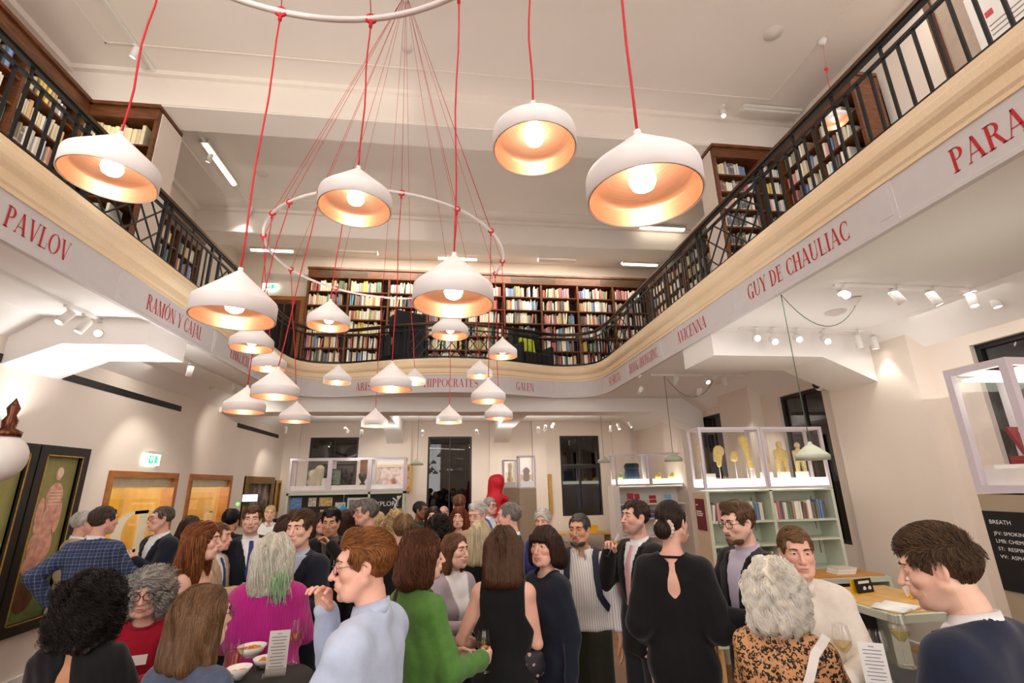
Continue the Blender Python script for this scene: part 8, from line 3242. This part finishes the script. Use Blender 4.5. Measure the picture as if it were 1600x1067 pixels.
held_glass('7', 1, 'wine glass held by the person in the leaf green cardigan', 0.6)
held_glass('8', 0, 'tumbler held by the smiling person in the lilac cardigan', 0.6, 1.0, False, None, 0.06)
held_glass('12', 1, 'tilted wine glass at the lips of the person with the pink tie', 0.6, 0.95, True, (0.0, 0.55, 0.0), 0.08)
held_glass('14', 1, 'glass held by the bearded person in the lilac shirt', 0.5, 1.0, False, None, 0.06)
held_glass('11', 1, 'glass held by the person in the striped shirt', 0.4, 1.0, True)
held_glass('22', 1, 'glass held by the person in the beige jacket', 0.3, 1.0, False, None, 0.06)
held_glass('18', 1, 'wine glass held by the person in the checked jacket', 0.4, 1.0)
t = held_glass('26', 1, 'glass of orange juice held by the black-haired person in the black suit', 0.0, 1.0, False, None, 0.06)
MB().lathe([(0, 0.006), (0.026, 0.006), (0.0345, 0.06), (0.034, 0.09), (0, 0.09)], n=20).build('juice', M('orange_juice', '#f2a01c', 0.3), t, fix=False)


def strap(pp, pts, w, mat, name='shoulder_strap', off=0.034):
    """flat band laid on the torso of the person who wears it"""
    q = PP[pp]
    g = q['g']
    P_ = np.array([np.array(Vector(a).lerp(Vector(b), i / 6)) for a, b in zip(pts, pts[1:]) for i in range(6)] + [np.array(pts[-1])])
    N_ = None
    for it in range(4):
        v = g.value(P_)
        N_ = g.grad(P_)
        P_ = P_ - N_ * np.clip(v - off, -0.06, 0.06)[:, None]
    tg = np.gradient(P_, axis=0)
    tg /= np.linalg.norm(tg, axis=1, keepdims=True) + 1e-9
    sd = np.cross(tg, N_)
    vs, fs = [], []
    for p, n_, s_ in zip(P_, N_, sd):
        for a_, b_ in ((-1, 0), (1, 0), (1, 1), (-1, 1)):
            vs.append(q['Wl'] @ Vector(p + s_ * a_ * w / 2 + n_ * b_ * 0.006))
    for i in range(len(P_) - 1):
        for j in range(4):
            j2 = (j + 1) % 4
            fs.append((i * 4 + j, i * 4 + j2, i * 4 + 4 + j2, i * 4 + 4 + j))
    return MB().add(vs, fs, 0, False).build(name, mat, q['o'])


def on_back(pp, pts, grow=0.03):
    return pts


m_strapw = M('white_leather', '#efe9e4', 0.45)
m_strapg = M('grey_strap', '#8e8f96', 0.6)
strap('15', [(-0.02, -0.165, 1.02), (0.03, -0.168, 1.14), (0.075, -0.160, 1.26), (0.115, -0.135, 1.36), (0.135, -0.07, 1.432), (0.14, 0.0, 1.44)], 0.035, m_strapw)
strap('2', [(-0.13, 0.10, 1.42), (-0.125, 0.135, 1.36), (-0.12, 0.15, 1.28), (-0.12, 0.16, 1.15)], 0.028, m_strapg)
strap('7', [(-0.06, -0.105, 1.42), (-0.08, -0.05, 1.475), (-0.09, 0.03, 1.47)], 0.022, M('brown_strap', '#4a2c20', 0.5))
for sx in (-1, 1):
    strap('11', [(sx * 0.105, -0.08, 1.44), (sx * 0.11, 0.0, 1.475), (sx * 0.115, 0.09, 1.42), (sx * 0.125, 0.135, 1.33), (sx * 0.14, 0.12, 1.2), (sx * 0.17, 0.03, 1.1)], 0.05, M('navy_strap', '#1a2036', 0.7), 'rucksack_strap')
q = PP['13']
sc_ = MB()
rr = random.Random(4)
for k in range(16):
    a = 2 * PI * k / 16
    sc_.ball(q['WHl'] @ Vector((0.052 * math.cos(a), -0.106, -0.028 + 0.052 * math.sin(a))), 0.017, 8, 0)
sc_.build('scrunchie', M('satin_cream', '#cdb9a6', 0.35, var=0.25, vs=40), q['o'])
mb = MB()
mb.tube([q['WHl'] @ Vector((0.083 + 0.002, 0.0 + 0.022 * math.cos(a), -0.062 + 0.024 * math.sin(a))) for a in np.linspace(0, 2 * PI, 20)], 0.0026, 6)
mb.build('hoop_earring', M('pale_gold', '#d9c3a0', 0.3, 0.6), q['o'], fix=False)
mb = MB().bar(q['WHl'] @ Vector((-0.03, -0.112, 0.045)), q['WHl'] @ Vector((0.03, -0.112, 0.05)), 0.006, 0.006)
mb.build('hair_pin', M('pale_gold', '#d9c3a0', 0.3, 0.6), q['o'])
q5 = PP['5']
mb = MB()
rr = random.Random(9)
for k in range(90):
    x0, y0 = 0.055 + rr.gauss(0, 0.026), -0.11 + rr.gauss(0, 0.014)
    z0 = -0.12 + rr.uniform(-0.03, 0.05)
    ph = rr.uniform(0, 6)
    mb.tube([q5['WHl'] @ Vector((x0 + 0.008 * math.sin(ph + i * 0.9) + 0.004 * i, y0 - 0.03 + 0.004 * math.cos(ph + i), z0 - i * 0.028)) for i in range(6)], [0.003, 0.003, 0.0028, 0.0024, 0.0018, 0.0008], 4)
mb.build('green_hair_tips', hair_mat('#9fc49a', '#cfe6c4'), q5['o'], fix=False)
# floral bag with chain on the black dress person
b = PP['9']['hand'][0]
t = thing('beaded_bag', 'small multicoloured beaded bag hanging at the elbow of the black dress', 'bag', PP['9']['W'] @ Vector((0.16, -0.02, 1.03)))
blob('bag_body', [('e', (0, 0, 0), (0.085, 0.035, 0.075)), ('c', (-0.05, 0, 0.05), (0.05, 0, 0.05), 0.025, 0.025)], 0.008, floral_mat(), t, 0.015)
MB().tube([(-0.06, 0, 0.06), (-0.05, 0, 0.22), (-0.02, 0, 0.36)], 0.004, 6).build('chain', M('pale_gold', '#d9c3a0', 0.3, 0.6), t)
# phone in the hand of the magenta sweater
p = PP['5']['hand'][0]
t = thing('phone', 'phone in a black case held beside the magenta sweater', 'phone', p + Vector((-0.10, -0.02, 0.02)))
MB().box((0, 0, 0), (0.075, 0.010, 0.15), rot=Matrix.Rotation(0.5, 3, 'Y')).build('body', m_black, t, bevel=0.003)
MB().box((0, -0.0055, 0), (0.068, 0.001, 0.14), rot=Matrix.Rotation(0.5, 3, 'Y')).build('screen', M('phone_glass', '#202028', 0.1), t)
# paper in the hand of the navy dress
p = PP['10']['hand'][1]
o = MB().box((0, 0, 0), (0.09, 0.003, 0.12), rot=Matrix.Rotation(0.4, 3, 'Y')).build('folded_card', m_white, None, p + Vector((0, 0, -0.05)))
tag(o, 'white folded card in the hand of the navy dress person', 'card')
# phone on a gimbal held up behind the smiling suit
p = atW(388, 778, 5.2)
t = thing('phone_gimbal', 'phone on a lit gimbal held up above the black cap', 'camera', p)
MB().box((0.02, 0, 0), (0.17, 0.012, 0.085)).build('phone', m_black, t)
MB().box((0.02, -0.007, 0), (0.155, 0.002, 0.072)).build('screen', emit('phone_screen', '#dfe6f2', 1.2), t)
MB().tube([(0.0, 0.01, -0.03), (0.0, 0.01, -0.3)], 0.018).box((-0.02, 0.01, -0.05), (0.05, 0.03, 0.06)).build('handle', m_black, t)
MB().ball((-0.10, 0, -0.06), 0.018, 10).build('green_light', emit('green_led', '#58d04a', 3.0), t)

# distant blue-lit shopfront seen through the right back window
t = thing('lit_shopfront', 'blue lights of the street seen low through the right back window', 'lights', (4.0, YB + 1.52, 0))
rr = random.Random(2)
for k in range(9):
    x, z = rr.uniform(-0.5, 0.75), rr.uniform(1.0, 1.75)
    MB().b2((x, 0, z), (x + rr.uniform(0.04, 0.14), 0.03, z + rr.uniform(0.06, 0.3))).build('lit_pane', emit('blue_street_light', '#5f8fe0', 0.9), t)

SB.done('shelved_books', 'rows of small books filling the far gallery bookcases', 'books')
